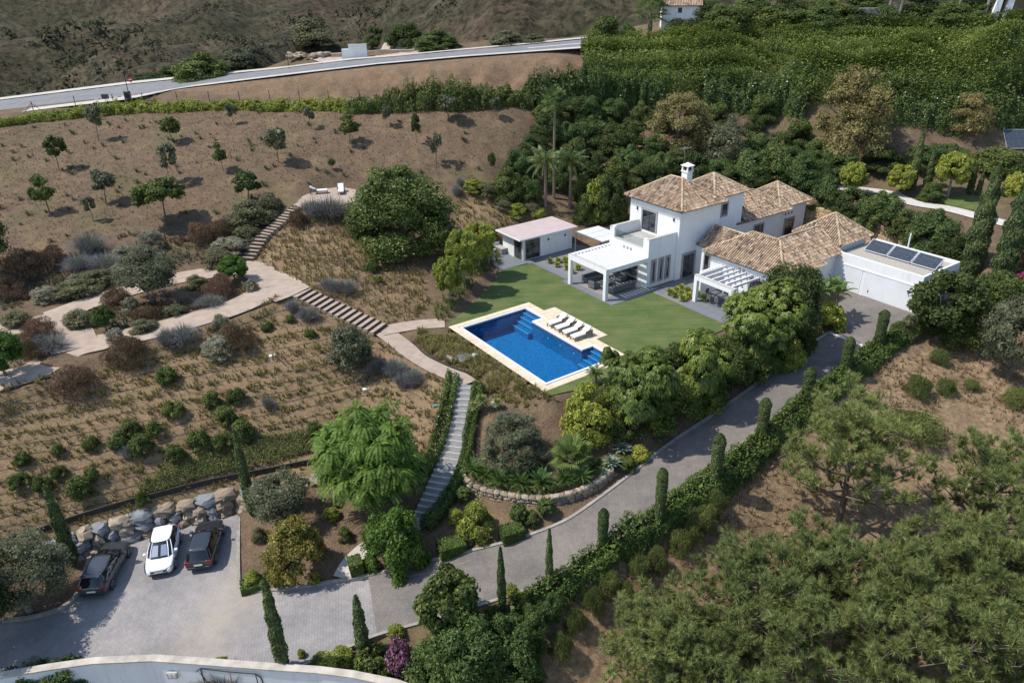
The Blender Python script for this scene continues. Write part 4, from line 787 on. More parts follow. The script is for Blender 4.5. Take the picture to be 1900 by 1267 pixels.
def blades(name, mat, n=120, h=1.0, spread=.5, wd=.02, seed=1, bend=.4, base=.12, tipmat=None, tip=0):
    """upright or arching blades from a base, 1 tall; optional flower tips in a second material"""
    r = np.random.default_rng(seed); a = r.uniform(0, 2*math.pi, n); q = r.uniform(0, 1, n)**.6; d = np.stack([np.cos(a), np.sin(a), np.zeros(n)], -1); hh = h*r.uniform(.6,1.,n)*(1-.35*q)
    p0 = d*(base*r.uniform(0,1,n))[:,None]; p1 = p0 + d*(spread*q*.45)[:,None] + np.array([0,0,1])*(hh*.62)[:,None]; p2 = p0 + d*(spread*q)[:,None] + np.array([0,0,1])*(hh*(1-bend*q))[:,None]
    s = np.stack([-np.sin(a), np.cos(a), np.zeros(n)], -1)*wd
    s = s*np.cos(r.uniform(0,6.3,n))[:,None] + d*wd*np.sin(r.uniform(0,6.3,n))[:,None]*.6
    V = np.stack([p0-s*.6, p0+s*.6, p1+s, p1-s, p2+s*.3, p2-s*.3], 1).reshape(-1,3); i = np.arange(n)[:,None]*6
    F = np.concatenate([i+np.array([0,1,2,3]), i+np.array([3,2,4,5])]); mi = np.zeros(len(F))
    if tip:
        k = r.integers(0, n, tip); pp = p2[k] + r.normal(0, .03, (tip,3)) - np.array([0,0,1])*r.uniform(0,.3,(tip,1))*hh[k][:,None]
        V2, F2 = leaves_at(pp, rdir(tip, r), r, wd*3.2, .6); F = np.concatenate([F, F2+len(V)]); V = np.concatenate([V, V2]); mi = np.concatenate([mi, np.ones(tip)])
        return np_mesh(name, V, F, None, False, [mat, tipmat], mi)
    return np_mesh(name, V, F, mat)
def column(name, mat, n=2600, prof=None, ls=.035, seed=1, asp=.4, rag=.08):
    n = int(n*1.8); ls *= 1.35; asp *= 1.15
    """upright column, 1 tall, radius given by prof(z) for width 1"""
    r = np.random.default_rng(seed); z = r.uniform(0,1,n)**.9; a = r.uniform(0,2*math.pi,n); lump = 1+rag*np.sin(a*3+z*23)+rag*np.sin(a*2-z*37+1)
    R = prof(z)*.5*lump*r.uniform(.8,1.04,n); p = np.stack([R*np.cos(a), R*np.sin(a), z], -1); nr = np.stack([np.cos(a), np.sin(a), np.full(n,.35)], -1)
    nn = unit(nr + .5*r.normal(size=(n,3))); up = np.tile([0,0,1.],(n,1)) + .35*r.normal(size=(n,3)); t = unit(up - nn*(up*nn).sum(-1,keepdims=True)); b = np.cross(nn, t); s = ls*r.uniform(.6,1.4,n)
    return p, t, b, s, asp
def column_mesh(name, mat, zs, **k):
    """zs: aspect (height/width) so that leaves stay leaf shaped after scaling"""
    p, t, b, s, asp = column(name, mat, **k); t = t*np.array([zs,zs,1]); b = b*np.array([zs,zs,1])
    V, F = quads(p, t, b, s, s*asp); return np_mesh(name, V, F, mat)
def hedge_mesh(name, mat, P, wd, ht, dens=60, ls=.13, seed=1, zf=None, lump=.25, asp=.5, flower=None, nf=0, ex=.55):
    """leafy hedge along a line of ground points; ht may be a list"""
    r = np.random.default_rng(seed); P = np.array(P, float); seg = np.hypot(*np.diff(P[:,:2], axis=0).T); cum = np.r_[0, np.cumsum(seg)]; L = cum[-1]
    hts = np.full(len(P), ht) if np.ndim(ht) == 0 else np.array(ht); wds = np.full(len(P), wd) if np.ndim(wd) == 0 else np.array(wd)
    dens = dens*2.4; ls = ls*1.2; n = int(L*(hts.mean()*2+wds.mean())*dens); s = r.uniform(0, L, n); x = np.interp(s, cum, P[:,0]); y = np.interp(s, cum, P[:,1]); H = np.interp(s, cum, hts); Wd = np.interp(s, cum, wds)
    dx = np.interp(s+.3, cum, P[:,0])-np.interp(s-.3, cum, P[:,0]); dy = np.interp(s+.3, cum, P[:,1])-np.interp(s-.3, cum, P[:,1]); q = np.hypot(dx,dy)+1e-9; nx, ny = -dy/q, dx/q
    th = r.uniform(-.05, math.pi+.05, n); lm = 1 + lump*(vnoise(s*.9+seed, th*1.2)-.5)*1.2 + lump*(vnoise(s*2.6, th*2.5+9)-.5)*1.0
    cx = np.sign(np.cos(th))*np.abs(np.cos(th))**ex; sz = np.abs(np.sin(th))**ex; dp = r.uniform(.86,1.04,n)*lm
    off = cx*Wd/2*dp; zz = sz*H*dp; X = x+nx*off; Y = y+ny*off; zg = height(X, Y) if zf is None else np.interp(s, cum, P[:,2]); p = np.stack([X, Y, zg+zz], -1)
    nr = np.stack([nx*np.cos(th), ny*np.cos(th), np.sin(th)], -1); V, F = leaves_at(p, nr, r, ls, asp, .1, .6); o = P[0]
    m = n//4; pi = p[:m].copy(); zi = zg[:m]; pi[:,0] = x[:m]+nx[:m]*off[:m]*.7; pi[:,1] = y[:m]+ny[:m]*off[:m]*.7; pi[:,2] = zi + zz[:m]*.72; V2, F2 = leaves_at(pi, nr[:m], r, ls*2.2, .85, 0, .4); F = np.concatenate([F, F2+len(V)]); V = np.concatenate([V, V2]) - np.array([o[0],o[1],o[2]])
    if nf:
        k = r.integers(0, n, nf); V2, F2 = leaves_at(p[k]+nr[k]*.06-o, nr[k], r, ls*.8, .9); return np_mesh(name, np.concatenate([V,V2]), np.concatenate([F,F2+len(V)]), None, False, [mat, flower], np.r_[np.zeros(len(F)), np.ones(len(F2))])
    return np_mesh(name, V, F, mat)
def trunk_mesh(name, mat, h=1.0, r0=.04, r1=.025, limbs=5, spread=.28, top=.9, seed=1, lean=.05, k=6):
    r = random.Random(seed); mb = MB(); bx, by = r.uniform(-lean,lean), r.uniform(-lean,lean)
    mb.tube([(0,0,-.06),(bx*.5,by*.5,h*.5),(bx,by,h)], [r0*1.25,r0,r1], k)
    for i in range(limbs):
        a = 2*math.pi*(i+r.uniform(-.3,.3))/max(limbs,1); s = spread*r.uniform(.6,1.1); z1 = h+(top-h)*r.uniform(.5,1.)
        mb.tube([(bx,by,h*.96),(bx+math.cos(a)*s*.5,by+math.sin(a)*s*.5,h+(z1-h)*.45),(bx+math.cos(a)*s,by+math.sin(a)*s,z1)], [r1*.8,r1*.5,r1*.2], 5)
    return mb.mesh(name, mat)
def frond_V(r, L, arch, a, el, nl=22, ll=.45, lw=.035, z0=0., droop=.5):
    """one feather frond as leaflet quads plus rachis"""
    u = np.linspace(0,1,nl+1); ang = el - arch*u**1.3; ds = L/nl; x = np.r_[0, np.cumsum(np.cos(ang[:-1])*ds)]; z = np.r_[0, np.cumsum(np.sin(ang[:-1])*ds)]
    ca, sa = math.cos(a), math.sin(a); P = np.stack([x*ca, x*sa, z+z0], -1); T = np.gradient(P, axis=0); T = unit(T); side = np.array([-sa, ca, 0.])
    prof = np.sin(np.clip(u*1.05+.08,0,1)*math.pi)**.6; Vs = []
    for sgn in (-1, 1):
        for i in range(2, nl+1):
            d = unit(side*sgn*.9 + T[i]*.55 + np.array([0,0,-droop])*r.uniform(.5,1.3)); l = ll*prof[i]*r.uniform(.8,1.1); w_ = T[i]*lw
            Vs.append([P[i]-w_*.6, P[i]+w_*.6, P[i]+d*l*.6+w_*.7+np.array([0,0,.02]), P[i]+d*l])
    s = side*.02
    for i in range(nl): Vs.append([P[i]-s, P[i]+s, P[i+1]+s*.7, P[i+1]-s*.7])
    return np.array(Vs).reshape(-1,3)
def feather_palm(name, mat, nf=26, L=2.4, seed=1, arch=1.3, ll=.5, lw=.04, droop=.5, elr=(-.35,1.35), nl=22):
    r = np.random.default_rng(seed); Vs = [frond_V(r, L*r.uniform(.85,1.1), arch*r.uniform(.8,1.2), 2.39996*i + r.uniform(-.2,.2), elr[0]+(elr[1]-elr[0])*(i/nf)**.8, nl, ll, lw, 0, droop) for i in range(nf)]
    V = np.concatenate(Vs); return np_mesh(name, V, np.arange(len(V)).reshape(-1,4), mat)
def fan_palm(name, mat, nf=22, L=1.3, R=.9, seed=1, elr=(-.5,1.3), seg=16):
    r = np.random.default_rng(seed); Vs = []
    for i in range(nf):
        a = 2.39996*i; el = elr[0]+(elr[1]-elr[0])*(i/nf)**.8; d = np.array([math.cos(a)*math.cos(el), math.sin(a)*math.cos(el), math.sin(el)]); side = np.array([-math.sin(a), math.cos(a), 0]); up = np.cross(d, side)
        b = d*L*r.uniform(.8,1.1); s = side*.025; Vs.append([-s, s, b+s, b-s])
        for k in range(seg):
            t = -1.75 + 3.5*k/(seg-1); e = unit(d*math.cos(t)+side*math.sin(t) + np.array([0,0,-.35])*abs(t)*.5); l = R*(1-.16*abs(t))*r.uniform(.85,1.05); w_ = (d*-math.sin(t)+side*math.cos(t))*.062
            Vs.append([b, b+e*l*.62+w_, b+e*l+np.array([0,0,-.12]), b+e*l*.62-w_])
    V = np.array(Vs).reshape(-1,3); return np_mesh(name, V, np.arange(len(V)).reshape(-1,4), mat)
def rosette(name, mat, n=34, L=.8, wd=.09, seed=1, elr=(.1,1.4), curl=.3):
    r = np.random.default_rng(seed); Vs = []
    for i in range(n):
        a = 2.39996*i; el = elr[0]+(elr[1]-elr[0])*(i/n); l = L*r.uniform(.8,1.05)*(.75+.25*math.cos(el)); d = np.array([math.cos(a)*math.cos(el), math.sin(a)*math.cos(el), math.sin(el)]); side = np.array([-math.sin(a), math.cos(a), 0])
        m = d*l*.5; tip = d*l + np.array([0,0,-curl*l*.3]); k = side*wd; up = np.array([0,0,wd*.35]); Vs += [[-k*.5, k*.5, m+k+up, m-k+up], [m-k+up, m+k+up, tip+k*.08, tip-k*.08]]
    V = np.array(Vs).reshape(-1,3); return np_mesh(name, V, np.arange(len(V)).reshape(-1,4), mat)
def umbrella_crown(name, mat, n=150, seed=1, ls=.085, ncl=9, mat2=None):
    """schefflera-like crown: drooping leaflets in wheels on clumps, 1 wide and 1 tall"""
    r = np.random.default_rng(seed); n *= 2; ls *= .88; cl = rdir(ncl*2, r); cl = cl[:ncl]*np.array([.36,.36,.36])*r.uniform(.6,1,(ncl,1)) + np.array([0,0,.5]); Vs = []
    for i in range(n):
        c = cl[i % len(cl)]; u = rdir(1, r)[0]; u[2] = abs(u[2])*.9-.25; u = unit(u); p = c + u*r.uniform(.14,.2); ax = unit(u + np.array([0,0,.6])); s1 = unit(np.cross(ax, rdir(1,r)[0])); s2 = np.cross(ax, s1); k = 9; l = ls*r.uniform(.8,1.2)
        for j in range(k):
            a = 2*math.pi*j/k; d = s1*math.cos(a)+s2*math.sin(a); e = np.cross(ax, d)*l*.21; m = p+d*l*.55+ax*l*.05; tip = p+d*l*1.05-np.array([0,0,1])*l*.32
            Vs.append([p+d*l*.1, m+e, tip, m-e])
    V = np.array(Vs).reshape(-1,3); return np_mesh(name, V, np.arange(len(V)).reshape(-1,4), mat)
def weeping_crown(name, mat, n=5200, seed=1, ncl=46, ls=.03, elong=.25):
    """feathery drooping sprays over a domed crown, 1 wide and 1 tall"""
    r = np.random.default_rng(seed); d = rdir(ncl*2, r); d[:,2] = np.abs(d[:,2])**.9; c = d[:ncl]*np.array([.43,.43,.7])*r.uniform(.55,1,(ncl,1)) + np.array([0,0,.22]); Vs = []; Fs = []
    ns = n//26
    for i in range(ns):
        o = c[i % ncl]; u = rdir(1, r)[0]; u[2] = abs(u[2])*.7; u = unit(u); L = r.uniform(.08,.15); pts = []
        for k in range(13):
            t = k/12; pts.append(o + u*(.02+L*t) + np.array([0,0,-.1])*t*t)
        P = np.array(pts); side = unit(np.cross(u, [0,0,1.])); T = unit(np.gradient(P, axis=0))
        for s in (-1,1):
            dd = unit(side*s + T*.35 + np.array([0,0,-.25])); V, F = quads(P+dd*ls*.5, dd, T, ls*r.uniform(.8,1.2,13), ls*.36); Vs.append(V)
    m = 2600; u = rdir(m, r); u[:,2] = np.abs(u[:,2]); p = np.array([0,0,.2]) + u*np.array([.36,.36,.62])*r.uniform(.5,1,(m,1)); Vi, _ = leaves_at(p, u, r, .07, .7, .3, .6); V = np.concatenate(Vs+[Vi]); return np_mesh(name, V, np.arange(len(V)).reshape(-1,4), mat)
def pine_meshes(seed, mat, bark):
    """stone-pine like tree in metres, about 7.5 wide and 7.5 tall: crown (needles), trunk with limbs"""
    r = np.random.default_rng(seed); rr = random.Random(seed); mb = MB(); H = 6.2
    mb.tube([(0,0,-.4),(.15,.1,H*.35),(-.05,.2,H*.7),(.05,.1,H)], [.2,.16,.1,.04], 8); ends = []
    for i in range(26):
        t = .3+.7*i/26; a = 2.39996*i+rr.uniform(-.3,.3); L = (3.7*(1-t)**.55+.75)*rr.uniform(.75,1.1); z0 = H*t; el = .15+.6*t; b = Vector((math.cos(a), math.sin(a), 0)); p0 = Vector((.05,.12,z0)); p1 = p0 + b*L*.5 + Vector((0,0,L*.5*math.sin(el)*.7)); p2 = p0 + b*L*.97 + Vector((0,0,L*math.sin(el)+.2))
        mb.tube([p0,p1,p2], [.065,.045,.018], 5)
        for q in range(7):
            s = .34+.66*q/6; c = p0.lerp(p1, s*2) if s < .5 else p1.lerp(p2, s*2-1); w_ = (1.15-s*.35); e = c + Vector((rr.uniform(-1,1)*w_*.8, rr.uniform(-1,1)*w_*.8, rr.uniform(.15,.75)))
            mb.tube([c, e], [.02,.01], 3, False); ends.append(e)
    ends = np.array([tuple(e) for e in ends]); Vs = []; K = 8; N = 34
    for k in range(K):
        off = rdir(len(ends), r)*r.uniform(.12,.3,(len(ends),1)); off[:,2] = off[:,2]*.75+.06; c = ends+off; ax = unit(off*1.6+np.array([0,0,.16])+.06*r.normal(size=c.shape))
        for j in range(N):
            d = unit(ax*r.uniform(.5,1.4) + .75*rdir(len(c), r)); l = r.uniform(.2,.36,(len(c),1)); s = unit(np.cross(d, rdir(len(c), r)))*.017; b0 = c + ax*r.uniform(-.1,.12,(len(c),1))
            Vs.append(np.stack([b0-s, b0+s, b0+d*l], 1))
    V = np.concatenate(Vs).reshape(-1,3); crown = np_mesh('crown', V, np.arange(len(V)).reshape(-1,3), mat); return crown, mb.mesh('trunk', bark)
PLANTS = []
def plant(name, me, at, W, H, label, cat, group=None, rz=None, trunk=None, ny=None, low=None, ball=False):
    """one plant; me scaled from unit size; trunk given -> an Empty with crown and trunk as parts"""
    rz = random.uniform(0, 6.28) if rz is None else rz; sc = (W, W if ny is None else ny, H)
    if trunk is None: o = link(name, me, None, at, rz, sc)
    else:
        o = empty(name, at, rz); lo = .27 if low is None else low; c = link('crown', me, o, (0,0,lo*H), 0, (sc[0], sc[1], H*(1-lo)) if not ball else (W, W, max(.74*H, min(W, H))))
        if ball: c.location.z = H-c.scale.z
        t = link('trunk', trunk, o, None, 0, sc)
    tag(o, label, cat, group); PLANTS.append(o); return o
def px_key(p): return p[0]/max(p[1]*.89-(p[2]-28)*.45, 1)
def by_x(L): return sorted(L, key=px_key)
# ---------------------------------------------------------------- plants: materials
L_dark = leaf('leaf_dark', (0.04,0.0629,0.0202), (0.0885,0.122,0.0346), (0.171,0.198,0.0605))
L_mid = leaf('leaf_mid', (0.0594,0.0868,0.0242), (0.122,0.164,0.0424), (0.219,0.253,0.0705))
L_olive = leaf('leaf_olive', (0.0845,0.0977,0.057), (0.153,0.164,0.0928), (0.289,0.292,0.185), .6)
L_carob = leaf('leaf_carob', (0.0477,0.0784,0.0192), (0.103,0.146,0.0382), (0.212,0.255,0.0754), .42)
L_bright = leaf('leaf_bright', (0.0623,0.127,0.0204), (0.116,0.208,0.0372), (0.198,0.283,0.0677), .55, .38)
L_lime = leaf('leaf_lime', (0.179,0.226,0.0389), (0.33,0.367,0.0711), (0.563,0.545,0.134), .5, .36)
L_yellow = leaf('leaf_yellow', (0.148,0.152,0.0344), (0.279,0.248,0.0603), (0.437,0.346,0.0992), .55, .34)
L_umb = leaf('leaf_umbrella', (0.0635,0.106,0.0206), (0.146,0.2,0.0414), (0.262,0.297,0.0809), .38, .34)
L_hedge = leaf('leaf_hedge', (0.0605,0.102,0.0229), (0.13,0.196,0.0395), (0.21,0.277,0.0669), .5, .3, .35, .35)
L_bank = leaf('leaf_bank', (0.0996,0.151,0.0297), (0.175,0.231,0.0492), (0.267,0.315,0.0804), .55, .3, .3, .3)
L_oleander = leaf('leaf_oleander', (0.0506,0.0902,0.0282), (0.112,0.167,0.048), (0.196,0.246,0.0794), .45)
L_rust = leaf('stem_rust', (0.115,0.0712,0.0475), (0.209,0.14,0.0873), (0.314,0.228,0.144), .8, .2, .15)
L_grey = leaf('leaf_grey', (0.196,0.191,0.137), (0.3,0.286,0.21), (0.415,0.393,0.291), .8, .2, .15)
L_lav = leaf('leaf_lavender', (0.131,0.15,0.102), (0.21,0.226,0.163), (0.276,0.289,0.224), .8, .2, .15)
F_lav = leaf('flower_lavender', (0.217,0.177,0.399), (0.325,0.264,0.56), (0.431,0.361,0.67), .8, .3, .15)
L_sage = leaf('leaf_sage', (0.11,0.115,0.0597), (0.185,0.186,0.0968), (0.285,0.276,0.149), .7)
L_ochre = leaf('leaf_ochre', (0.172,0.147,0.0594), (0.284,0.237,0.0945), (0.423,0.367,0.158), .7, .25, .2)
L_heath = leaf('leaf_heath', (0.097,0.134,0.0389), (0.174,0.215,0.065), (0.278,0.298,0.114), .7)
L_pine = leaf('pine_needles', (.135,.172,.055), (.25,.29,.095), (.39,.43,.18), .55, .38, .3, .5)
L_cyp = leaf('leaf_cypress', (0.055,0.083,0.0309), (0.103,0.139,0.0472), (0.165,0.205,0.0744), .65, .15)
L_palm = leaf('leaf_palm', (0.0705,0.113,0.0341), (0.131,0.185,0.0573), (0.242,0.275,0.111), .4)
L_fan = leaf('leaf_fan', (0.092,0.136,0.0377), (0.158,0.218,0.0678), (0.254,0.307,0.119), .42, .4)
L_cycad = leaf('leaf_cycad', (0.0554,0.124,0.037), (0.12,0.211,0.0595), (0.22,0.326,0.0954), .35)
L_agave = leaf('leaf_agave', (0.155,0.219,0.161), (0.254,0.328,0.25), (0.371,0.44,0.339), .5)
L_yucca = leaf('leaf_yucca', (0.174,0.216,0.0737), (0.326,0.361,0.145), (0.519,0.527,0.26), .5)
L_straw = leaf('grass_straw', (0.174,0.129,0.0753), (0.286,0.219,0.129), (0.411,0.328,0.211), .9, .3, .1)
L_tuft = leaf('grass_tuft', (0.122,0.127,0.0367), (0.219,0.2,0.0662), (0.341,0.292,0.117), .85, .3, .1)
F_white = leaf('flower_white', (.6,.6,.58), (.72,.72,.7), None, .7, .3, .2); F_pink = leaf('flower_pink', (.05,.08,.025), (.46,.17,.32), (.6,.33,.48), .7, .35, .2); F_mag = leaf('flower_magenta', (.04,.07,.02), (.40,.03,.15), None, .7, .35, .2); F_orange = leaf('flower_orange', (.40,.11,.02), (.5,.2,.03), None, .7, .3, .2)
bark = M('bark', (.10,.075,.055), (.17,.135,.10), 14., .95, .5, 30); bark_grey = M('bark_grey', (.17,.15,.13), (.26,.24,.21), 12., .95, .5, 30); bark_palm = M('bark_palm', (.14,.105,.075), (.24,.19,.14), 20., .95, .6, 40)
# ---------------------------------------------------------------- base meshes
sap = [blob('crown', m_, 760, 18, .2, .075, .55, 20+i, 'ball', .3) for i, m_ in enumerate((L_mid, L_olive, L_dark, L_mid))]
sapthin = blob('crown', L_olive, 420, 14, .2, .09, .5, 31, 'ball', .3)
sap_tr = [trunk_mesh('trunk', bark, .42, .022, .014, 5, .25, .8, 40+i, .06) for i in range(3)]
mound = lambda m_, s, n=1500, ls=.075, asp=.5, rc=.2, ncl=26, dr=.15: blob('foliage', m_, n, ncl, rc, ls, asp, s, 'mound', dr)
sh_dark = [mound(L_dark, 50+i, 5400, .034, .55, .17, 40) for i in range(2)]; sh_mid = [mound(L_mid, 55+i, 5400, .034, .55, .17, 40) for i in range(2)]; sh_ole = [mound(L_oleander, 60+i, 5600, .038, .35, .17, 40) for i in range(3)]; sh_sage = [mound(L_sage, 65+i, 3200, .04) for i in range(2)]
sh_olive = [mound(L_olive, 70+i, 3600, .038, .45) for i in range(2)]; sh_lime = [mound(L_lime, 75+i, 1700, .06) for i in range(2)]; sh_yel = mound(L_yellow, 78, 2400, .05); sh_grey = [blob('foliage', L_grey, 3200, 44, .14, .032, .4, 80+i, 'mound', -.3) for i in range(2)]
sh_green = [mound(L_mid, 84+i, 1600, .06, .45) for i in range(2)]; sh_bank = [mound(L_bank, 88+i, 3800, .034, .6, .17, 44) for i in range(3)]; sh_umb = [mound(L_umb, 86+i, 3200, .05, .4, .19, 30, .5) for i in range(2)]; sh_ochre = [blob('crown', L_ochre, 9000, 70, .13, .02, .5, 92+i, 'mound', .2, .8) for i in range(2)]
rust = [blob('stems', L_rust, 5200, 34, .2, .065, .12, 96+i, 'mound', -1.3, .9) for i in range(2)]; lav = [blades('stems', L_lav, 700, 1, .5, .007, 98+i, .3, .3, F_lav, 1500) for i in range(2)]; heath = [blob('stems', L_heath, 5000, 30, .2, .07, .13, 100+i, 'mound', -1.3, .9) for i in range(2)]
ballm = [blob('crown', L_lime, 6500, 110, .11, .055, .32, 104, 'ball', .35, .7), blob('crown', L_mid, 5200, 90, .12, .042, .6, 105, 'ball', .1, .6), blob('crown', L_hedge, 3200, 60, .12, .055, .6, 106, 'ball', 0, .5)]
ball_tr = trunk_mesh('trunk', bark_grey, .42, .04, .03, 4, .2, .6, 107)
cyp_prof = lambda z: np.minimum(1, (z+.04)*7)*(1-z)**.38*(.78+.3*np.sin(z*3)); clip_prof = lambda z: np.clip((1.0-z)*9,0,1)**.4*(.86+.14*z)
cyp = [column_mesh('foliage', L_cyp, 7.0, n=2400, prof=cyp_prof, ls=.026, seed=110+i, rag=.1) for i in range(2)]; clip = [column_mesh('foliage', L_cyp, 4.2, n=4200, prof=clip_prof, ls=.022, seed=114+i, asp=.5, rag=.045) for i in range(2)]
umb = [umbrella_crown('crown', L_umb, 260, 118+i, .095, 11) for i in range(2)]; umb_tr = trunk_mesh('trunk', bark_grey, .3, .02, .014, 7, .3, .72, 120, .03)
pine = [pine_meshes(130+i, L_pine, bark) for i in range(3)]
def group_place(lst, meshes, name, tmpl, cat, group, trunk=None, key=None, sort=True, wmul=1.0, hmul=1.0):
    out = []
    L_ = by_x(lst) if sort else lst
    for i, (x, y, z, W, H) in enumerate(L_):
        me = meshes[(i*7+3) % len(meshes)] if isinstance(meshes, list) else meshes
        out.append(plant(name, me, (x, y, z-.05), W*wmul, H*hmul, tmpl.format(n=ordinal(i)), cat, group, None, (trunk[i % len(trunk)] if isinstance(trunk, list) else trunk)))
    return out
# ---------------------------------------------------------------- saplings on the dry slope
group_place([(-53.43,88.18,7.46,2.31,4.16),(-41.67,93.8,9.27,2.82,3.13),(-27.06,87.5,7.97,2.41,4.46),(-44.47,80.09,5.56,2.5,3.93),(-49.82,78.27,5.18,2.8,3.88),(-33.17,85.98,7.52,1.63,3.22),(-28.8,79.97,5.45,3.21,3.58),(-19.25,91.29,9.15,2.62,3.44),(-11.06,90.89,9.26,1.24,3.67),(-7.37,94.82,11.09,2.96,3.35),(-1.82,86.69,6.38,0.89,2.52),(-20.59,86.44,7.21,0.95,1.38)], sap, 'young_tree', 'young leafy tree on the dry slope, {n} counting from the left', 'tree', 'young trees on the dry slope', sap_tr)
group_place([(-52.26,96.32,9.23,2.34,4.9),(-35.4,98.19,10.57,1.53,2.82),(-24.65,95.28,10.43,1.49,2.75),(-15.05,94.06,10.53,1.34,2.97),(-1.39,95.51,11.04,1.35,2.86),(-8.49,87.62,7.44,1.66,3.63),(-38.61,83.51,6.51,2.09,4.85)], [sapthin, sap[1]], 'evergreen_sapling', 'thin grey-green evergreen sapling on the dry slope, {n} from the left', 'tree', 'thin evergreen saplings on the dry slope', sap_tr)
p = [(-36.5,76.17,4.24,4.93,5.09)][0]; plant('spreading_tree', blob('crown', L_mid, 3000, 26, .17, .055, .6, 140, 'ball', .4, .7, .7, .3), p[:3], p[3], p[4], 'wide spreading tree on bare trunk above the brown shrubs', 'tree', None, None, trunk_mesh('trunk', bark, .5, .018, .014, 6, .3, .78, 141))
p = [(-44.34,76.48,4.67,1.49,2.69)][0]; plant('withered_sapling', sapthin, p[:3], p[3], p[4], 'small half-bare sapling leaning above the lavender', 'tree', None, None, sap_tr[0])
for o in PLANTS: o.rotation_euler.x = random.uniform(-.1,.1); o.rotation_euler.y = random.uniform(-.1,.1); o.children[0].scale.x *= random.uniform(.75,1.2) if o.children else 1
# ---------------------------------------------------------------- named garden trees
def tree(px, name, me, label, tr=None, cat='tree', wm=1.0, hm=1.0): p = px[0]; return plant(name, me, (p[0],p[1],p[2]-.08), p[3]*wm, p[4]*hm, label, cat, None, None, tr, low=0.0 if name in ('carob_tree', 'ochre_tree') else .1)
tree([(-11.14,73.62,2.72,12.08,8.73)], 'carob_tree', blob('crown', L_carob, 18000, 130, .12, .017, .62, 150, 'mound', .15, .7), 'large dense dark green round tree above the garden slope', trunk_mesh('trunk', bark, .3, .03, .02, 6, .3, .6, 151))
tree([(-31.9,60.72,1.89,5.39,5.07)], 'olive_tree', blob('crown', L_olive, 9000, 60, .15, .022, .4, 152, 'ball', .2, .8, 1, .2), 'grey-green olive tree in the island bed between the paths', trunk_mesh('trunk', bark_grey, .25, .03, .02, 5, .3, .6, 153))
tree([(-25.67,64.26,2.27,2.81,2.76)], 'citrus_tree', blob('crown', L_bright, 3200, 40, .16, .05, .55, 154, 'ball', .2), 'small bright green citrus tree at the path junction', trunk_mesh('trunk', bark, .25, .03, .02, 4, .25, .6, 155))
tree([(-33.81,55.76,1.66,1.89,2.26)], 'citrus_tree', blob('crown', L_mid, 2200, 30, .17, .06, .55, 156, 'ball', .2), 'small dark citrus tree at the near end of the island bed', trunk_mesh('trunk', bark, .3, .03, .02, 4, .25, .6, 157))
tree([(-13.04,53.06,-1.02,3.88,4.19)], 'olive_shrub', sh_olive[0], 'round grey-green olive shrub beside the timber steps', None, 'shrub')
tree([(-38.01,48.73,1.31,3.24,3.61)], 'citrus_tree', blob('crown', L_bright, 4200, 40, .17, .04, .55, 158, 'ball', .2), 'bright green citrus tree cut by the picture edge beside the path', trunk_mesh('trunk', bark, .25, .03, .02, 4, .25, .6, 159))
tree([(-9.74,40.7,-4.96,8.4,8.69)], 'feathery_tree', weeping_crown('crown', L_bright, 40000, 160, 110, .03), 'bright green feathery weeping tree beside the long steps', trunk_mesh('trunk', bark, .35, .022, .016, 7, .3, .7, 161))
tree([(-0.06,42.8,-3.22,5.26,4.39)], 'grey_shrub_tree', blob('crown', L_olive, 11000, 80, .12, .018, .35, 162, 'mound', .1, .9), 'loose grey-olive shrub right of the long steps', None, 'shrub')
tree([(-15.86,39.86,-5.66,4.37,4.1)], 'olive_tree', blob('crown', L_olive, 8000, 60, .15, .024, .35, 163, 'ball', .2, .8), 'dark grey-green olive tree beside the boulder wall', trunk_mesh('trunk', bark_grey, .25, .03, .02, 5, .3, .6, 164))
tree([(-13.97,35.75,-6.07,4.13,4.47)], 'yellowing_shrub', blob('foliage', L_yellow, 4200, 46, .14, .034, .5, 165, 'mound', .2, .8), 'loose yellow-green shrub in the bed beside the parked cars', None, 'shrub')
tree([(-7.72,35.98,-5.96,4.42,4.88)], 'leafy_shrub', blob('foliage', L_bright, 5200, 44, .16, .036, .5, 166, 'mound', .1, .8), 'broad fresh green shrub over the foot of the steps', None, 'shrub')
tree([(-2.55,37.52,-5.0,2.54,3.01)], 'leafy_shrub', blob('foliage', L_lime, 3000, 30, .17, .05, .5, 167, 'mound', .1, .8), 'yellow-green shrub below the dry-stone planter wall', None, 'shrub')
tree([(-4.0,30.27,-6.23,3.71,4.86)], 'fig_tree', blob('crown', L_mid, 4200, 40, .16, .05, .6, 168, 'ball', .45, .7), 'dense green broad-leaved tree at the lower driveway edge', trunk_mesh('trunk', bark_grey, .25, .03, .02, 6, .3, .6, 169))
tree([(5.37,44.42,-2.17,3.88,4.82)], 'citrus_shrub', blob('foliage', L_lime, 5200, 50, .15, .036, .55, 170, 'mound', .2, .7), 'yellow-green rounded shrub below the pool corner', None, 'shrub')
tree([(9.13,44.65,-2.05,5.84,7.0)], 'umbrella_tree', umbrella_crown('crown', L_umb, 560, 171, .06, 20), 'tall umbrella tree with drooping leaf wheels below the pool steps', umb_tr)
tree([(13.71,47.45,-1.7,4.79,6.75)], 'umbrella_tree', umbrella_crown('crown', L_umb, 380, 172, .075, 14), 'multi-stemmed umbrella tree with reddish flower spikes beside the driveway', umb_tr)
tree([(20.27,52.94,-0.93,7.47,7.18)], 'umbrella_tree', umbrella_crown('crown', L_umb, 720, 173, .055, 24), 'broad umbrella tree hiding the small pergola', umb_tr)
tree([(7.56,49.7,-0.12,1.75,2.61)], 'umbrella_tree', umb[0], 'small umbrella tree beside the pool deck corner', umb_tr)
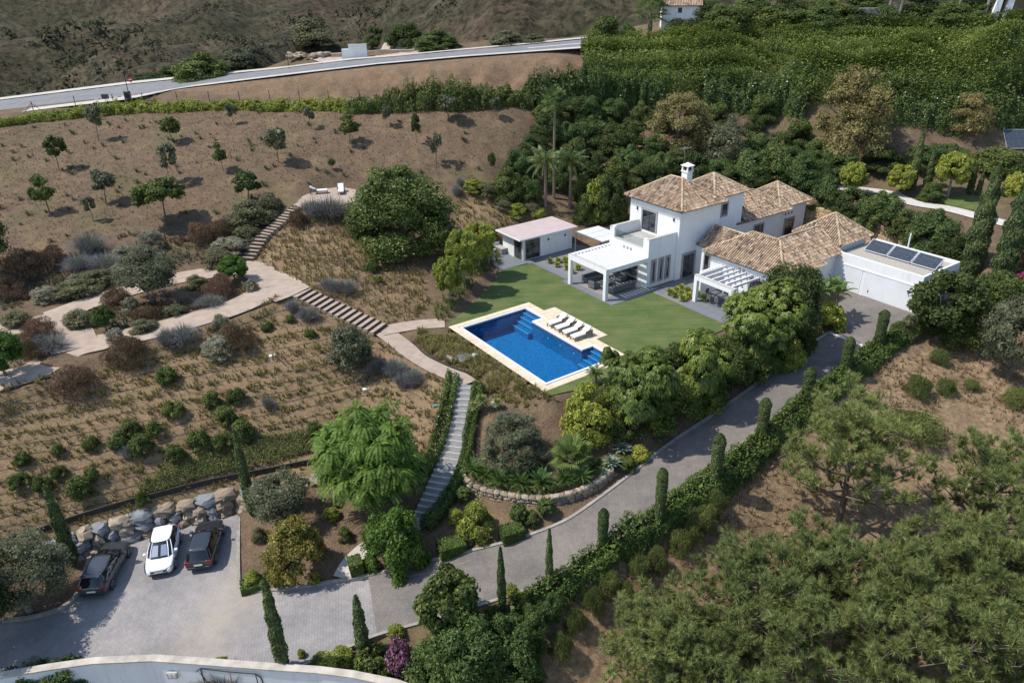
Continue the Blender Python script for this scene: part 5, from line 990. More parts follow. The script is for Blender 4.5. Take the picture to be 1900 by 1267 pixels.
tree([(18.86,51.58,-1.25,3.45,3.56)], 'umbrella_tree', umb[1], 'low umbrella tree with pinkish spikes above the driveway kerb', umb_tr)
tree([(22.56,54.92,-0.61,5.87,7.21)], 'ficus_tree', blob('crown', L_dark, 11000, 80, .14, .024, .6, 174, 'ball', .2, .7, 1, .1), 'dark dense tree standing against the tiled wing', trunk_mesh('trunk', bark_grey, .25, .03, .02, 6, .3, .6, 175))
tree([(27.68,57.9,-0.77,2.73,2.98)], 'leafy_shrub', sh_lime[0], 'yellow-green shrub at the forecourt corner under the banana leaves', None, 'shrub')
tree([(36.3,56.18,-0.95,6.22,6.3)], 'loquat_tree', blob('crown', L_dark, 3800, 46, .14, .042, .55, 176, 'ball', .3, .8), 'dark open-branched tree before the garage end', trunk_mesh('trunk', bark_grey, .3, .022, .016, 7, .36, .8, 177))
tree([(39.89,51.53,-2.45,5.66,7.11)], 'olive_tree', blob('crown', L_olive, 11000, 70, .14, .02, .35, 178, 'ball', .2, .8), 'large grey-green olive on the slope right of the hedge', trunk_mesh('trunk', bark, .3, .03, .02, 5, .3, .6, 179))
tree([(-29.93,33.29,-6.73,6.28,5.58)], 'olive_tree', blob('crown', L_olive, 14000, 80, .14, .018, .35, 180, 'ball', .2, .8), 'large grey-green olive in the bed beside the parking court', trunk_mesh('trunk', bark_grey, .25, .03, .02, 5, .3, .6, 181))
tree([(-32.01,30.0,-7.0,7.14,7.75)], 'shade_tree', blob('crown', L_dark, 9000, 50, .15, .024, .5, 182, 'ball', .2, .8), 'tree outside the picture edge shading the parking court', trunk_mesh('trunk', bark, .3, .03, .02, 5, .3, .6, 183))
tree([(-49.79,64.77,2.81,7.56,7.73)], 'shade_tree', blob('crown', L_dark, 7000, 50, .15, .026, .5, 184, 'ball', .2, .8), 'tree outside the picture edge shading the upper slope', trunk_mesh('trunk', bark, .3, .03, .02, 5, .3, .6, 185))
tree([(33.29,56.14,-0.55,2.11,2.12)], 'leafy_shrub', sh_sage[0], 'pale rounded shrub at the driveway top beside the garage', None, 'shrub')
# clipped ball trees on the lawn edge
for p, lb in zip([(-5.7,62.51,0.29,2.79,4.64),(-4.47,66.04,0.51,3.54,5.74),(-3.12,69.93,0.62,3.49,5.09)], ('nearest the pool', 'middle of the three', 'nearest the pool house')): plant('ball_tree', ballm[0], p[:3], p[3], p[4], 'round yellow-green ball tree on the lawn edge, '+lb, 'tree', 'ball trees along the lawn', None, trunk_mesh('trunk', bark_grey, .3, .03, .025, 4, .2, .6, 190), ball=True)
for i, p in enumerate(by_x([(40.09,84.89,3.43,3.16,3.79),(45.46,84.57,3.4,3.03,3.53),(50.04,82.4,3.66,3.82,5.02),(55.58,78.81,3.47,3.09,3.81)])): plant('ball_tree', ballm[i % 2 and 0 or 0], p[:3], p[3], p[4], 'clipped round tree on the upper terrace, %s from the villa roof' % ordinal(i), 'tree', 'ball trees on the upper terrace', None, ball_tr, ball=True)
# ---------------------------------------------------------------- cypresses
for i, (p, lb) in enumerate(zip([(30.51,54.63,-0.85,0.86,3.46),(26.45,51.35,-1.29,0.82,3.17),(22.17,47.81,-1.93,0.86,3.17),(17.66,44.01,-2.38,0.81,3.38),(13.39,39.92,-3.23,0.83,4.12),(9.14,36.89,-3.86,0.72,4.35),(5.31,34.99,-4.36,0.67,3.38)], ('first', 'second', 'third', 'fourth', 'fifth', 'sixth', 'seventh'))):
    plant('clipped_cypress', clip[i % 2], (p[0],p[1],p[2]-.1), p[3], p[4], 'clipped column cypress in the driveway hedge, %s from the garage' % lb, 'cypress', 'clipped cypresses along the driveway')
for p, lb in zip([(1.91,32.66,-4.97,0.48,4.61),(-0.89,31.55,-5.48,0.54,4.85),(-8.75,29.56,-6.67,0.8,4.65),(-13.06,28.62,-6.63,0.84,6.89),(-18.48,41.1,-6.02,0.76,7.15),(-29.1,37.06,-6.45,0.92,6.39)], ('slender cypress at the driveway edge below the clipped columns', 'slender cypress beside the broad-leaved tree at the driveway', 'slender cypress at the paving edge near the pink bougainvillea', 'tall slender cypress leaning over the parking court entrance', 'tall slender cypress rising past the boulder wall by the olive', 'tall slender cypress beside the grey estate car')):
    plant('slender_cypress', cyp[random.randrange(2)], (p[0],p[1],p[2]-.1), p[3], p[4], lb, 'cypress', 'slender cypresses round the parking court')
for p, lb in zip([(43.8,65.56,0.43,2.07,11.11),(44.33,61.86,0.86,2.06,10.96),(47.7,64.37,1.91,1.61,8.64)], ('tall cypress behind the garage end', 'tall cypress beside the magenta bougainvillea', 'tall cypress cut by the picture edge')): plant('tall_cypress', column_mesh('foliage', L_cyp, 5., n=7000, prof=cyp_prof, ls=.017, seed=int(p[0]*10) % 97, rag=.14), (p[0],p[1],p[2]-.1), p[3], p[4], lb, 'cypress', 'tall cypresses right of the garage')
group_place([(47.14,85.02,3.89,1.07,6.69),(48.67,84.59,3.97,0.94,4.74),(52.66,82.68,3.91,0.8,3.57),(53.47,82.35,3.86,0.62,2.72),(54.77,82.07,3.91,0.86,3.55),(56.05,81.74,3.85,0.73,2.7),(58.51,82.0,3.98,0.98,3.55)], cyp, 'young_cypress', 'young cypress on the upper terrace, {n} from the left', 'cypress', 'young cypresses on the upper terrace')
# ---------------------------------------------------------------- palms and rosettes
fp = [feather_palm('fronds', L_palm, 30, 2.5, 200+i, 1.5, .55, .05, .9) for i in range(2)]
def palm(px, fm, name, label, r=.17, sc=1.0):
    x, y, z, W, H = px[0]; e = empty(name, (x, y, z-.1), random.uniform(0,6)); tag(e, label, 'palm'); MB().tube([(0,0,0),(.05,0,H*.5),(0,.05,H)], [r*1.25,r,r*.9], 8).build('trunk', bark_palm, e); c = link('fronds', fm, e, (0,.05,H), 0, sc); return e
palm([(5.34,85.99,3.45,3.84,11.21)], fan_palm('fronds', L_fan, 26, 1.0, .95, 203), 'fan_palm', 'tall thin fan palm rising above the dark thicket', .15, 1.05)
palm([(4.2,83.64,2.6,3.77,5.76)], fp[0], 'feather_palm', 'feather palm behind the pool house, nearer the ball trees', .17, 1.15); palm([(7.1,84.64,2.7,3.8,5.44)], fp[1], 'feather_palm', 'feather palm behind the pool house, nearer the villa', .17, 1.15)
palm([(21.46,119.15,17.79,5.66,4.14)], fan_palm('fronds', L_fan, 30, 1.2, 1.2, 204), 'fan_palm', 'bushy fan palm beside the small white house', .35, 1.5)
palm([(3.85,41.62,-3.1,3.17,1.18)], fan_palm('fronds', L_fan, 20, .9, 1.25, 205, (-.3,1.3), 20), 'fan_palm', 'big pale green fan palm in the planter above the driveway', .2, .95)
palm([(6.23,48.27,-0.12,1.83,0.93)], feather_palm('fronds', L_palm, 20, 1.15, 206, 1.2, .3, .035, .5), 'small_palm', 'small feather palm at the pool corner', .08, .9)
cyc = [feather_palm('fronds', L_cycad, 30, 1.25, 208+i, .8, .24, .03, .15, (.05,1.35), 20) for i in range(2)]
for i, p in enumerate(by_x([(-2.85,41.74,-3.39,1.5,0.92),(-2.02,41.33,-3.56,1.49,0.92),(-0.9,40.63,-3.51,1.84,0.91),(0.31,40.28,-3.41,1.61,0.9),(1.76,40.07,-3.28,1.67,0.9),(3.34,40.28,-3.16,1.46,0.9),(4.55,40.36,-3.08,1.31,0.9),(0.57,42.04,-3.33,1.28,0.92),(-1.66,42.91,-3.26,1.3,0.93)])): s_ = p[3]/1.75; o = link('cycad', cyc[i % 2], None, (p[0],p[1],p[2]+.35), random.uniform(0,6), s_); tag(o, 'dark green cycad in the planter bed, %s from the steps' % ordinal(i), 'cycad', 'cycads in the planter bed')
ag = [rosette('leaves', L_agave, 38, .8, .11, 212, (.05,1.35)), rosette('leaves', L_yucca, 70, .75, .05, 213, (-.3,1.4), .5), rosette('leaves', L_lime, 40, .5, .07, 214, (.1,1.4))]
for p, lb in zip([(7.61,43.03,-2.66,1.6,0.92),(6.67,41.64,-2.82,1.56,0.9),(6.01,41.03,-3.08,0.96,0.68)], ('pale blue-green agave in the planter, upper of the pair', 'pale blue-green agave in the planter beside the fan palm', 'smaller agave at the planter edge')): o = link('agave', ag[0], None, (p[0],p[1],p[2]+.2), random.uniform(0,6), p[3]/1.5); tag(o, lb, 'agave', 'agaves in the planter bed')
for p, lb in zip([(-2.39,47.53,-1.94,1.47,1.42),(-2.96,47.22,-2.26,1.22,1.43),(-1.25,47.56,-1.79,1.22,0.86)], ('variegated yucca at the head of the long steps', 'variegated yucca leaning on the step hedge', 'low yucca beside the white stones')):
    x, y, z, W, H = p; e = empty('yucca', (x,y,z-.05)); tag(e, lb, 'yucca', 'yuccas beside the long steps'); MB().tube([(0,0,0),(.03,0,H*.75)], .07, 6).build('stem', bark_palm, e); link('leaves', ag[1], e, (0,0,H*.75), 0, W/1.5)
bn = 0
def banana_mesh(seed):
    r = np.random.default_rng(seed); Vs = []
    for i in range(13):
        a = 2.39996*i; el = .5+.9*i/13; L = r.uniform(1.5,2.2); ca, sa = math.cos(a), math.sin(a); side = np.array([-sa,ca,0]); P = []
        for k in range(7): t = k/6; P.append(np.array([ca*L*t*math.cos(el)*1.0, sa*L*t*math.cos(el), L*t*math.sin(el) - .75*t*t*L*.5]))
        for k in range(1,6):
            w0, w1 = .26*math.sin(math.pi*min(1,k/6+.1)), .26*math.sin(math.pi*min(1,(k+1)/6+.05))
            for s in (-1,1): Vs.append([P[k], P[k]+side*s*w0+np.array([0,0,.06]), P[k+1]+side*s*w1+np.array([0,0,.05]), P[k+1]])
    V = np.array(Vs).reshape(-1,3); return np_mesh('leaves', V, np.arange(len(V)).reshape(-1,4), L_banana)
L_banana = leaf('leaf_banana', (0.0793,0.15,0.0354), (0.156,0.241,0.0653), (0.308,0.36,0.118), .35, .4)
for i, (p, lb) in enumerate(zip([(26.46,58.05,-0.19,1.88,4.15),(27.68,58.63,-0.49,1.9,5.07),(28.97,59.93,-0.6,1.94,3.44),(25.63,57.24,-0.4,1.86,2.54)], ('banana plant against the dark tree by the wing', 'tallest banana plant before the link roof', 'banana plant nearest the garage doors', 'low banana plant in front of the dark tree'))):
    x, y, z, W, H = p; e = empty('banana_plant', (x,y,z-.1), i*1.3); tag(e, lb, 'banana plant', 'banana plants beside the forecourt'); MB().tube([(0,0,0),(.05,0,H*.75)], [.12,.07], 7).build('stem', M('banana_stem', (.12,.13,.05), None) if i == 0 else bpy.data.materials['banana_stem'], e); link('leaves', banana_mesh(220+i), e, (0,0,H*.7), 0, .95)
for k_, (lst, lb) in enumerate((([(15.7,-7.9),(16.5,-7.4),(15.6,-6.6),(16.6,-6.2),(17.2,-7.0),(16.0,-5.3),(15.7,-4.1),(16.8,-4.6)], 'light green rosette shrub in the gravel bed beside the pergola, {n} of the row'), ([(19.6,5.7),(20.4,5.6),(21.3,5.6),(19.5,6.5),(20.3,6.5),(21.2,6.6),(19.5,7.4),(20.4,7.4),(21.3,7.5),(22.0,6.9),(20.9,8.6)], 'light green rosette plant in the patio gravel bed, {n} of the row'))):
    for i, (a_, b_) in enumerate(lst): p = AB(a_+random.uniform(-.1,.1), b_+random.uniform(-.1,.1), 0); s_ = random.uniform(.85,1.15); o = link('rosette_plant', ag[2], None, (p[0],p[1],.12), random.uniform(0,6), (s_*1.25,s_*1.25,s_*1.5)); tag(o, lb.format(n=ordinal(i)), 'succulent', 'rosettes in the gravel beds')
# ---------------------------------------------------------------- hedges
def hedge(name, P, wd, ht, mat, label, dens=60, ls=.14, seed=1, cat='hedge', **k):
    me = hedge_mesh('foliage', mat, P, wd, ht, dens, ls, seed, **k); o = link(name, me, None, tuple(P[0])); tag(o, label, cat); return o
HD = smooth_line([(34.79,56.91,-0.45),(31.0,54.38,-1.14),(26.78,51.05,-1.63),(22.62,47.64,-2.32),(18.21,43.9,-2.69),(14.28,40.48,-3.33),(11.27,38.42,-3.51),(8.29,36.31,-4.0)], 4)
hedge('driveway_hedge', HD, 1.5, 1.05, L_hedge, 'clipped green hedge along the right side of the driveway', 75, .13, 230, lump=.35)
hedge('driveway_hedge', smooth_line([(8.09,36.14,-4.06),(5.33,34.29,-4.49),(3.24,32.84,-4.97),(1.26,31.69,-5.68),(-0.18,30.9,-6.31)], 4), 1.3, [1.2]*4+[1.0]*12+[1.4], L_hedge, 'looser green hedge along the lower bend of the driveway', 70, .14, 231, lump=.7)
HB = smooth_line([(-69.8,101.35,10.04),(-65.09,104.59,10.34),(-55.6,106.66,10.87),(-45.07,104.98,11.37),(-35.66,103.34,11.6),(-27.31,101.85,11.62),(-20.34,99.19,11.79)], 3)
hedge('slope_hedge', HB, 1.7, 1.0, L_lime, 'low bright hedge along the top of the dry slope', 45, .17, 232, lump=.8)
hedge('slope_hedge', smooth_line([(-20.34,99.19,11.79),(-13.9,98.14,12.03),(-7.65,97.85,12.16),(-2.84,98.17,12.21),(3.09,99.98,11.94)], 3), 2.2, [1.3,1.5,1.8,2.4,2.8,2.8,2.6,2.4,2.2,2.0,1.8,1.7,1.6], L_mid, 'taller green hedge at the far end of the dry slope', 45, .18, 233, lump=.7)
hedge('step_hedge', smooth_line([(-4.62,50.81,-1.04),(-4.83,48.98,-1.62),(-5.14,46.64,-2.55),(-5.49,44.9,-3.27),(-6.16,43.14,-3.89),(-7.01,41.81,-4.27)], 3), 1.1, 1.0, L_hedge, 'flowering hedge on the uphill side of the long steps', 90, .1, 234, flower=F_white, nf=160)
hedge('step_hedge', smooth_line([(-2.68,49.72,-1.23),(-2.9,47.92,-1.98),(-3.18,46.12,-2.73),(-3.43,43.72,-3.43),(-3.9,41.81,-4.12),(-4.81,39.74,-4.76),(-5.94,37.9,-5.02)], 3), .95, .95, L_hedge, 'clipped hedge on the downhill side of the long steps', 90, .1, 235)
hedge('oleander_hedge', smooth_line([(3.07,99.49,11.68),(7.18,103.19,11.69),(11.76,105.31,11.56),(16.35,106.3,11.31),(21.51,105.98,11.4)], 3), 3.2, 3.2, L_oleander, 'dark oleander hedge below the ivy bank', 40, .2, 236, flower=F_white, nf=120, lump=.6)
hedge('oleander_hedge', smooth_line([(26.47,104.66,10.73),(30.82,104.33,10.63),(35.51,102.85,10.49),(39.3,99.38,10.64)], 3), 3.2, 3.4, L_oleander, 'white-flowering oleander hedge between the two brownish trees', 40, .2, 237, flower=F_white, nf=240, lump=.6)
hedge('oleander_hedge', smooth_line([(47.78,96.25,10.34),(52.75,95.21,10.22),(57.71,94.29,10.02),(66.29,94.83,9.49)], 3), 2.8, 3.2, L_oleander, 'oleander hedge right of the large brownish tree', 40, .2, 238, flower=F_white, nf=200, lump=.5)
hedge('garden_hedge', smooth_line([(23.44,116.66,18.25),(27.87,113.78,18.54),(32.86,115.04,18.49),(37.66,115.45,18.52)], 3), 1.6, 2.2, L_dark, 'dark clipped hedge in front of the small white house', 40, .2, 239, lump=.2)
# ---------------------------------------------------------------- leafy bank above the villa
hedge('bank_hedge', smooth_line([(10.75,106.65,12.59),(18.67,107.55,12.23),(26.18,106.55,12.23),(34.02,106.75,11.98),(39.59,101.12,12.81),(46.18,99.37,12.87),(52.33,97.25,12.98),(58.79,96.32,13.12),(68.27,99.83,12.37)], 3), 3.2, 3.7, L_bank, 'long clipped hedge band on the green bank above the villa, lowest of four', 30, .16, 300, lump=.16, asp=.6, ex=.34)
hedge('bank_hedge', smooth_line([(10.71,110.74,14.85),(18.76,111.29,14.56),(26.36,109.36,14.79),(34.42,109.93,14.49),(39.86,103.27,15.1),(46.92,102.46,15.19),(52.53,99.05,15.41),(59.19,98.1,15.4),(69.1,102.2,14.66)], 3), 3.0, 3.3, L_bank, 'long clipped hedge band on the green bank above the villa, second of four', 30, .16, 301, lump=.16, asp=.6, ex=.34)
hedge('bank_hedge', smooth_line([(11.75,114.06,16.88),(19.83,114.34,16.62),(27.18,111.37,16.7),(35.43,112.67,16.56),(43.02,111.67,16.43),(49.88,109.21,16.54),(57.08,108.15,16.44),(61.03,101.99,17.09),(69.56,103.88,16.68)], 3), 3.0, 2.6, L_bank, 'long clipped hedge band on the green bank above the villa, third of four', 30, .16, 302, lump=.16, asp=.6, ex=.34)
hedge('bank_hedge', smooth_line([(36.59,114.16,17.7),(41.25,113.56,17.81),(45.72,112.5,17.74),(50.21,111.73,17.72),(54.6,110.84,17.64),(58.59,109.29,17.83),(61.48,106.1,17.97),(64.84,104.11,18.01),(70.1,105.32,17.94)], 3), 3.0, 2.4, L_bank, 'long clipped hedge band on the green bank above the villa, topmost and shortest', 30, .16, 303, lump=.16, asp=.6, ex=.34)
# thicket behind the villa
tree([(22.07,97.0,7.11,9.24,7.47)], 'ochre_tree', sh_ochre[0], 'rounded olive-brown tree in the thicket behind the villa', trunk_mesh('trunk', bark, .3, .03, .02, 5, .3, .6, 250)); tree([(42.42,93.24,6.69,10.15,10.68)], 'ochre_tree', sh_ochre[1], 'large rounded olive-brown tree on the bare slope', trunk_mesh('trunk', bark, .3, .03, .02, 5, .3, .6, 251)); tree([(57.02,93.54,8.99,5.64,5.12)], 'ochre_tree', sh_ochre[0], 'smaller brownish tree in front of the oleander hedge', trunk_mesh('trunk', bark, .3, .03, .02, 5, .3, .6, 252))
tree([(27.46,93.38,5.34,6.55,6.73)], 'grey_green_tree', blob('crown', L_olive, 8000, 50, .17, .022, .4, 253, 'mound', .1, .8), 'dark grey-green rounded tree behind the chimney', None)
group_place([(-0.16,84.16,4.21,3.88,3.88),(2.1,84.41,3.58,3.65,3.79),(1.17,87.84,5.51,4.26,3.83),(3.11,91.2,6.62,4.38,3.77),(4.45,94.36,8.43,4.48,3.81),(5.08,97.6,10.07,4.16,3.33),(6.26,88.36,3.96,3.92,4.03),(8.84,86.32,3.02,3.6,3.49),(8.28,92.44,5.55,4.46,4.11),(7.37,95.26,7.64,4.53,3.73),(10.68,97.33,7.69,4.62,3.93),(13.16,96.16,6.65,4.45,3.79),(10.49,91.36,4.42,4.3,3.98),(12.96,89.55,3.83,3.97,3.94),(14.96,92.22,4.93,4.46,4.12),(16.07,88.26,3.65,3.93,3.65),(18.52,90.46,4.49,4.39,3.95),(15.96,97.33,7.03,4.21,3.82),(18.75,94.96,6.25,3.86,3.24),(20.55,91.44,4.87,4.03,3.45),(10.68,101.37,9.69,4.32,3.45),(14.46,102.59,9.11,4.38,3.5),(18.08,102.35,8.95,3.64,3.08),(8.41,100.0,9.77,3.98,3.41)], [sh_ole[0], sh_dark[0], sh_ole[1], sh_mid[0], sh_dark[1]], 'thicket_shrub', 'dark green shrub of the thicket behind the pool house, {n} from the left', 'shrub', 'shrubs of the thicket behind the pool house')
group_place([(22.9,89.73,4.25,4.24,3.93),(25.36,88.82,3.77,4.6,3.66),(29.13,89.26,3.58,5.29,4.58),(32.49,89.5,3.78,5.69,5.09),(35.01,87.24,3.67,4.92,4.24),(31.49,94.77,5.9,4.13,3.37),(34.24,94.86,6.16,3.86,3.1),(37.15,95.65,6.96,4.15,3.63),(34.01,100.93,9.1,4.31,3.72),(32.14,98.97,7.9,3.12,2.75),(34.97,91.44,4.91,4.02,3.31),(37.84,88.69,3.55,3.94,3.27),(27.95,100.96,8.72,3.6,3.19)], [sh_ole[2], sh_mid[1], sh_ole[0], sh_dark[0]], 'thicket_shrub', 'green shrub on the slope behind the villa roofs, {n} from the left', 'shrub', 'shrubs on the slope behind the villa')
group_place([(40.06,90.09,5.34,5.55,3.0),(45.42,89.94,5.26,5.28,2.74),(50.45,88.87,5.68,5.47,2.95),(53.34,89.26,5.92,4.57,2.83),(58.27,87.39,5.36,6.69,2.92),(61.62,87.05,5.25,3.85,2.54),(38.25,91.65,5.8,4.01,3.03)], [sh_ole[0], sh_ole[1], sh_mid[1]], 'terrace_shrub', 'low green shrub in the row above the gravel terrace, {n} from the left', 'shrub', 'shrub row above the gravel terrace')
group_place([(36.34,82.34,2.58,3.84,4.11),(38.09,79.41,2.55,4.2,3.88),(39.71,76.29,2.41,4.88,4.81),(41.19,73.25,2.2,3.7,3.45),(42.21,70.48,1.86,5.23,5.12),(43.22,67.92,1.65,3.49,3.3),(48.17,82.34,3.34,2.96,2.24),(43.24,81.43,3.08,2.45,1.49)], [sh_ole[2], sh_dark[1], sh_ole[1]], 'wall_shrub', 'green shrub overhanging the sandstone block wall, {n} from the left', 'shrub', 'shrubs above the block wall')
group_place([(9.93,82.42,1.7,3.11,5.63),(11.43,81.92,1.7,3.72,6.21),(8.68,82.36,1.62,2.86,3.54),(12.55,82.0,1.78,2.48,4.14)], [sh_mid[0], sh_lime[1], sh_dark[1]], 'tropical_shrub', 'tall leafy shrub between pool house and tower, {n} from the left', 'shrub', 'leafy shrubs beside the tower')
group_place([(14.67,115.81,17.32,5.2,4.76),(18.66,121.44,17.35,3.3,3.03),(31.74,115.42,18.92,7.81,4.4),(37.81,116.11,18.9,7.07,3.72),(41.42,115.29,19.18,5.45,3.13),(45.07,114.72,19.29,6.2,3.39),(49.78,114.88,19.34,6.21,3.25),(54.09,114.17,19.45,6.17,3.09),(57.42,113.17,19.59,4.58,2.78),(61.31,110.44,19.56,6.71,3.39),(63.8,107.68,19.69,4.37,3.05),(30.14,120.63,20.22,5.67,3.24),(36.78,119.8,20.29,7.24,3.79),(41.21,118.7,20.42,7.17,3.61),(46.78,117.67,20.52,7.11,3.43),(52.35,117.79,20.55,7.91,3.29),(58.78,114.76,20.46,7.71,3.49),(63.9,111.53,20.54,6.75,3.66),(119.37,571.08,-4.89,22.94,10.42)], [sh_dark[0], sh_mid[0], sh_ole[2], sh_mid[1]], 'hilltop_shrub', 'leafy shrub on the hilltop above the green bank, {n} from the left', 'shrub', 'shrubs on the hilltop')
group_place([(-47.55,123.01,13.1,9.34,4.44),(-253.84,602.24,-46.12,29.13,15.65),(-236.48,691.21,-44.61,37.88,15.9),(-186.34,767.16,-34.46,39.49,24.77),(-120.75,745.87,-34.82,22.26,17.71),(-85.03,670.69,-29.78,31.87,20.91),(-11.06,128.21,16.53,7.85,3.06),(0.11,126.72,16.94,6.02,2.38),(4.43,127.29,17.13,4.84,1.44),(-248.82,540.22,-40.92,26.18,9.91)], [sh_dark[1], sh_sage[0], sh_mid[0], sh_dark[0], sh_olive[1]], 'roadside_shrub', 'bushy shrub beyond the upper road, {n} from the left', 'shrub', 'shrubs beyond the upper road')
# ---------------------------------------------------------------- dry-garden planting
group_place([(-45.48,65.61,2.81,5.61,2.58),(-45.22,62.09,2.32,3.91,2.09),(-44.61,67.93,3.1,3.67,1.98),(-30.16,51.45,1.04,4.4,1.99),(-32.56,48.01,0.39,4.35,1.93),(-22.34,54.23,0.77,3.63,2.15),(-31.75,73.02,3.37,4.11,2.07),(-29.92,73.79,3.53,3.7,1.97),(-26.41,61.6,2.01,3.89,2.29),(-31.08,57.91,1.69,3.43,1.42),(-34.77,60.05,2.04,3.05,1.75),(-38.29,54.25,1.72,3.87,1.75),(-37.41,51.63,1.5,2.54,1.61),(-21.96,74.47,4.31,2.81,1.96)], rust, 'rust_brown_shrub', 'rust-brown wispy shrub in the dry garden, {n} from the left', 'shrub', 'rust-brown shrubs in the dry garden', None, None, True, .85, 1.1)
group_place([(-36.21,71.3,3.26,2.73,2.38),(-37.64,69.3,3.11,3.3,1.57),(-28.21,70.93,2.88,4.13,1.71),(-23.72,53.03,0.63,2.7,1.75),(-24.08,55.46,1.69,1.7,1.47),(-33.01,58.95,1.77,1.88,1.63),(-41.89,61.43,2.11,2.42,1.46),(-40.24,63.85,2.43,1.8,1.28),(-23.59,62.27,2.3,1.47,1.16),(-37.05,65.69,2.59,2.25,1.41),(-32.03,53.7,1.66,1.57,1.26),(-26.95,53.35,1.33,1.3,1.16)], sh_grey, 'silver_shrub', 'silver-grey mound in the dry garden, {n} from the left', 'shrub', 'silver-grey mounds in the dry garden')
group_place([(-41.67,70.05,3.37,3.54,2.35),(-38.69,66.88,2.82,3.11,1.97),(-41.25,66.85,2.89,2.9,1.86),(-26.56,53.77,1.5,2.36,1.64),(-27.64,53.27,1.58,1.91,1.44),(-19.01,58.99,1.54,1.41,1.43),(-17.55,57.99,1.15,1.86,1.43),(-18.95,75.76,4.89,4.1,2.43),(-20.55,75.65,5.07,2.72,2.08),(-26.31,59.56,2.07,2.36,1.13),(-36.75,52.49,1.61,2.83,1.43),(-10.96,52.87,-1.27,1.5,1.4),(-9.41,52.38,-1.33,1.92,1.78),(-7.88,51.1,-1.43,1.72,1.57),(-8.74,51.03,-1.57,1.46,1.37),(-15.24,62.81,1.78,2.47,1.28),(-16.61,62.88,2.0,1.78,1.17),(-6.0,83.81,4.69,1.37,1.51),(-5.58,84.85,5.47,1.13,1.26),(-18.78,48.59,-1.82,0.99,1.16),(-27.36,43.48,-2.48,1.15,1.11)], lav, 'lavender_bush', 'violet-flowered bush in the dry garden, {n} from the left', 'shrub', 'violet-flowered bushes in the dry garden', None, None, True, .9, 1.15)
group_place([(-39.27,62.85,2.29,4.14,1.38),(-38.6,64.41,2.49,3.32,1.4),(-28.76,68.64,2.37,3.5,1.9),(-27.0,73.02,3.5,2.89,1.61),(-27.09,76.05,4.38,5.49,2.8),(-28.87,75.68,4.06,3.43,2.34),(-36.3,56.74,1.75,3.01,1.5),(-30.4,55.33,1.8,2.41,1.18),(-28.87,58.05,1.88,2.13,1.01),(-40.43,62.04,2.24,2.44,1.26),(-25.92,77.97,5.07,3.26,2.13),(-41.82,57.09,1.81,2.75,1.3),(-29.19,63.95,2.15,2.2,1.29)], sh_sage, 'green_mound', 'low green mound beside the garden paths, {n} from the left', 'shrub', 'green mounds beside the garden paths')
group_place([(-25.25,46.93,-1.29,1.61,1.5),(-22.8,48.12,-1.24,1.47,1.42),(-21.58,46.95,-2.06,1.7,1.61),(-22.97,45.04,-2.75,1.73,1.69),(-21.4,45.26,-3.03,1.51,1.42),(-20.15,46.06,-2.85,1.84,1.71),(-24.31,43.85,-3.1,1.47,1.4),(-29.17,41.61,-3.09,1.12,1.19),(-31.29,41.54,-2.71,1.11,1.18),(-31.92,43.04,-1.87,0.98,1.0),(-33.99,42.25,-1.98,1.19,0.99),(-33.59,40.67,-2.8,1.46,1.35),(-29.75,40.65,-3.62,1.77,1.64),(-26.55,43.87,-2.41,1.93,1.66),(-27.74,45.13,-1.65,1.49,1.39),(-26.12,45.3,-1.81,1.41,1.39),(-26.73,49.91,-0.01,1.83,1.33),(-21.28,48.85,-1.25,1.49,1.34),(-14.83,46.28,-3.42,1.54,1.91),(-32.01,40.67,-3.12,1.25,1.36),(-30.02,43.78,-1.88,1.23,1.1),(-28.25,44.17,-2.01,1.62,1.29),(-20.63,56.35,1.08,1.09,0.9),(-16.9,55.87,0.62,1.0,0.81),(-25.76,40.82,-4.79,0.97,1.58),(-18.97,57.72,1.2,0.93,0.71),(-13.5,67.56,2.01,1.78,1.33),(-12.57,65.27,1.51,1.13,0.88)], sh_green, 'round_shrub', 'round dark green shrub on the planted slope, {n} from the left', 'shrub', 'round shrubs on the planted slope')
group_place([(-0.61,82.62,3.4,2.1,1.39),(0.91,82.17,2.61,2.47,1.64),(2.48,82.95,2.59,2.24,1.53),(3.4,82.64,2.15,1.87,1.28),(-2.45,83.72,4.64,2.49,1.63),(-4.01,84.31,5.14,2.87,1.38),(-1.86,78.45,1.35,1.2,1.37)], [sh_sage[1], sh_lime[0]], 'flowering_mound', 'yellow-green mound behind the pool house, {n} from the left', 'shrub', 'mounds behind the pool house')
group_place([(-16.63,34.81,-6.54,1.43,1.27),(-15.7,35.29,-6.22,0.82,0.73),(-17.2,38.72,-6.14,1.31,1.21),(-15.28,36.36,-6.11,0.84,0.73),(-12.62,39.92,-5.41,1.26,0.93),(-12.47,41.11,-5.23,0.9,0.85),(-11.37,38.04,-5.69,1.07,1.1),(-9.56,37.95,-5.65,0.72,0.64),(-4.02,38.74,-4.87,1.3,1.09),(-3.24,37.07,-5.26,1.05,0.81),(1.0,38.04,-4.54,1.28,0.99),(1.63,40.32,-3.33,1.02,0.63),(7.71,41.94,-3.34,1.65,1.19),(8.79,42.86,-3.12,1.52,1.1),(10.22,44.81,-2.18,1.56,1.2),(11.44,46.2,-1.71,1.43,1.12),(10.58,44.47,-2.66,1.17,0.84),(6.72,47.13,-0.54,1.2,1.11),(6.07,44.35,-2.24,1.01,1.29)], [sh_lime[0], sh_green[0], sh_sage[0], sh_lime[1]], 'border_shrub', 'small leafy shrub in the driveway border, {n} from the left', 'shrub', 'small shrubs in the driveway border')
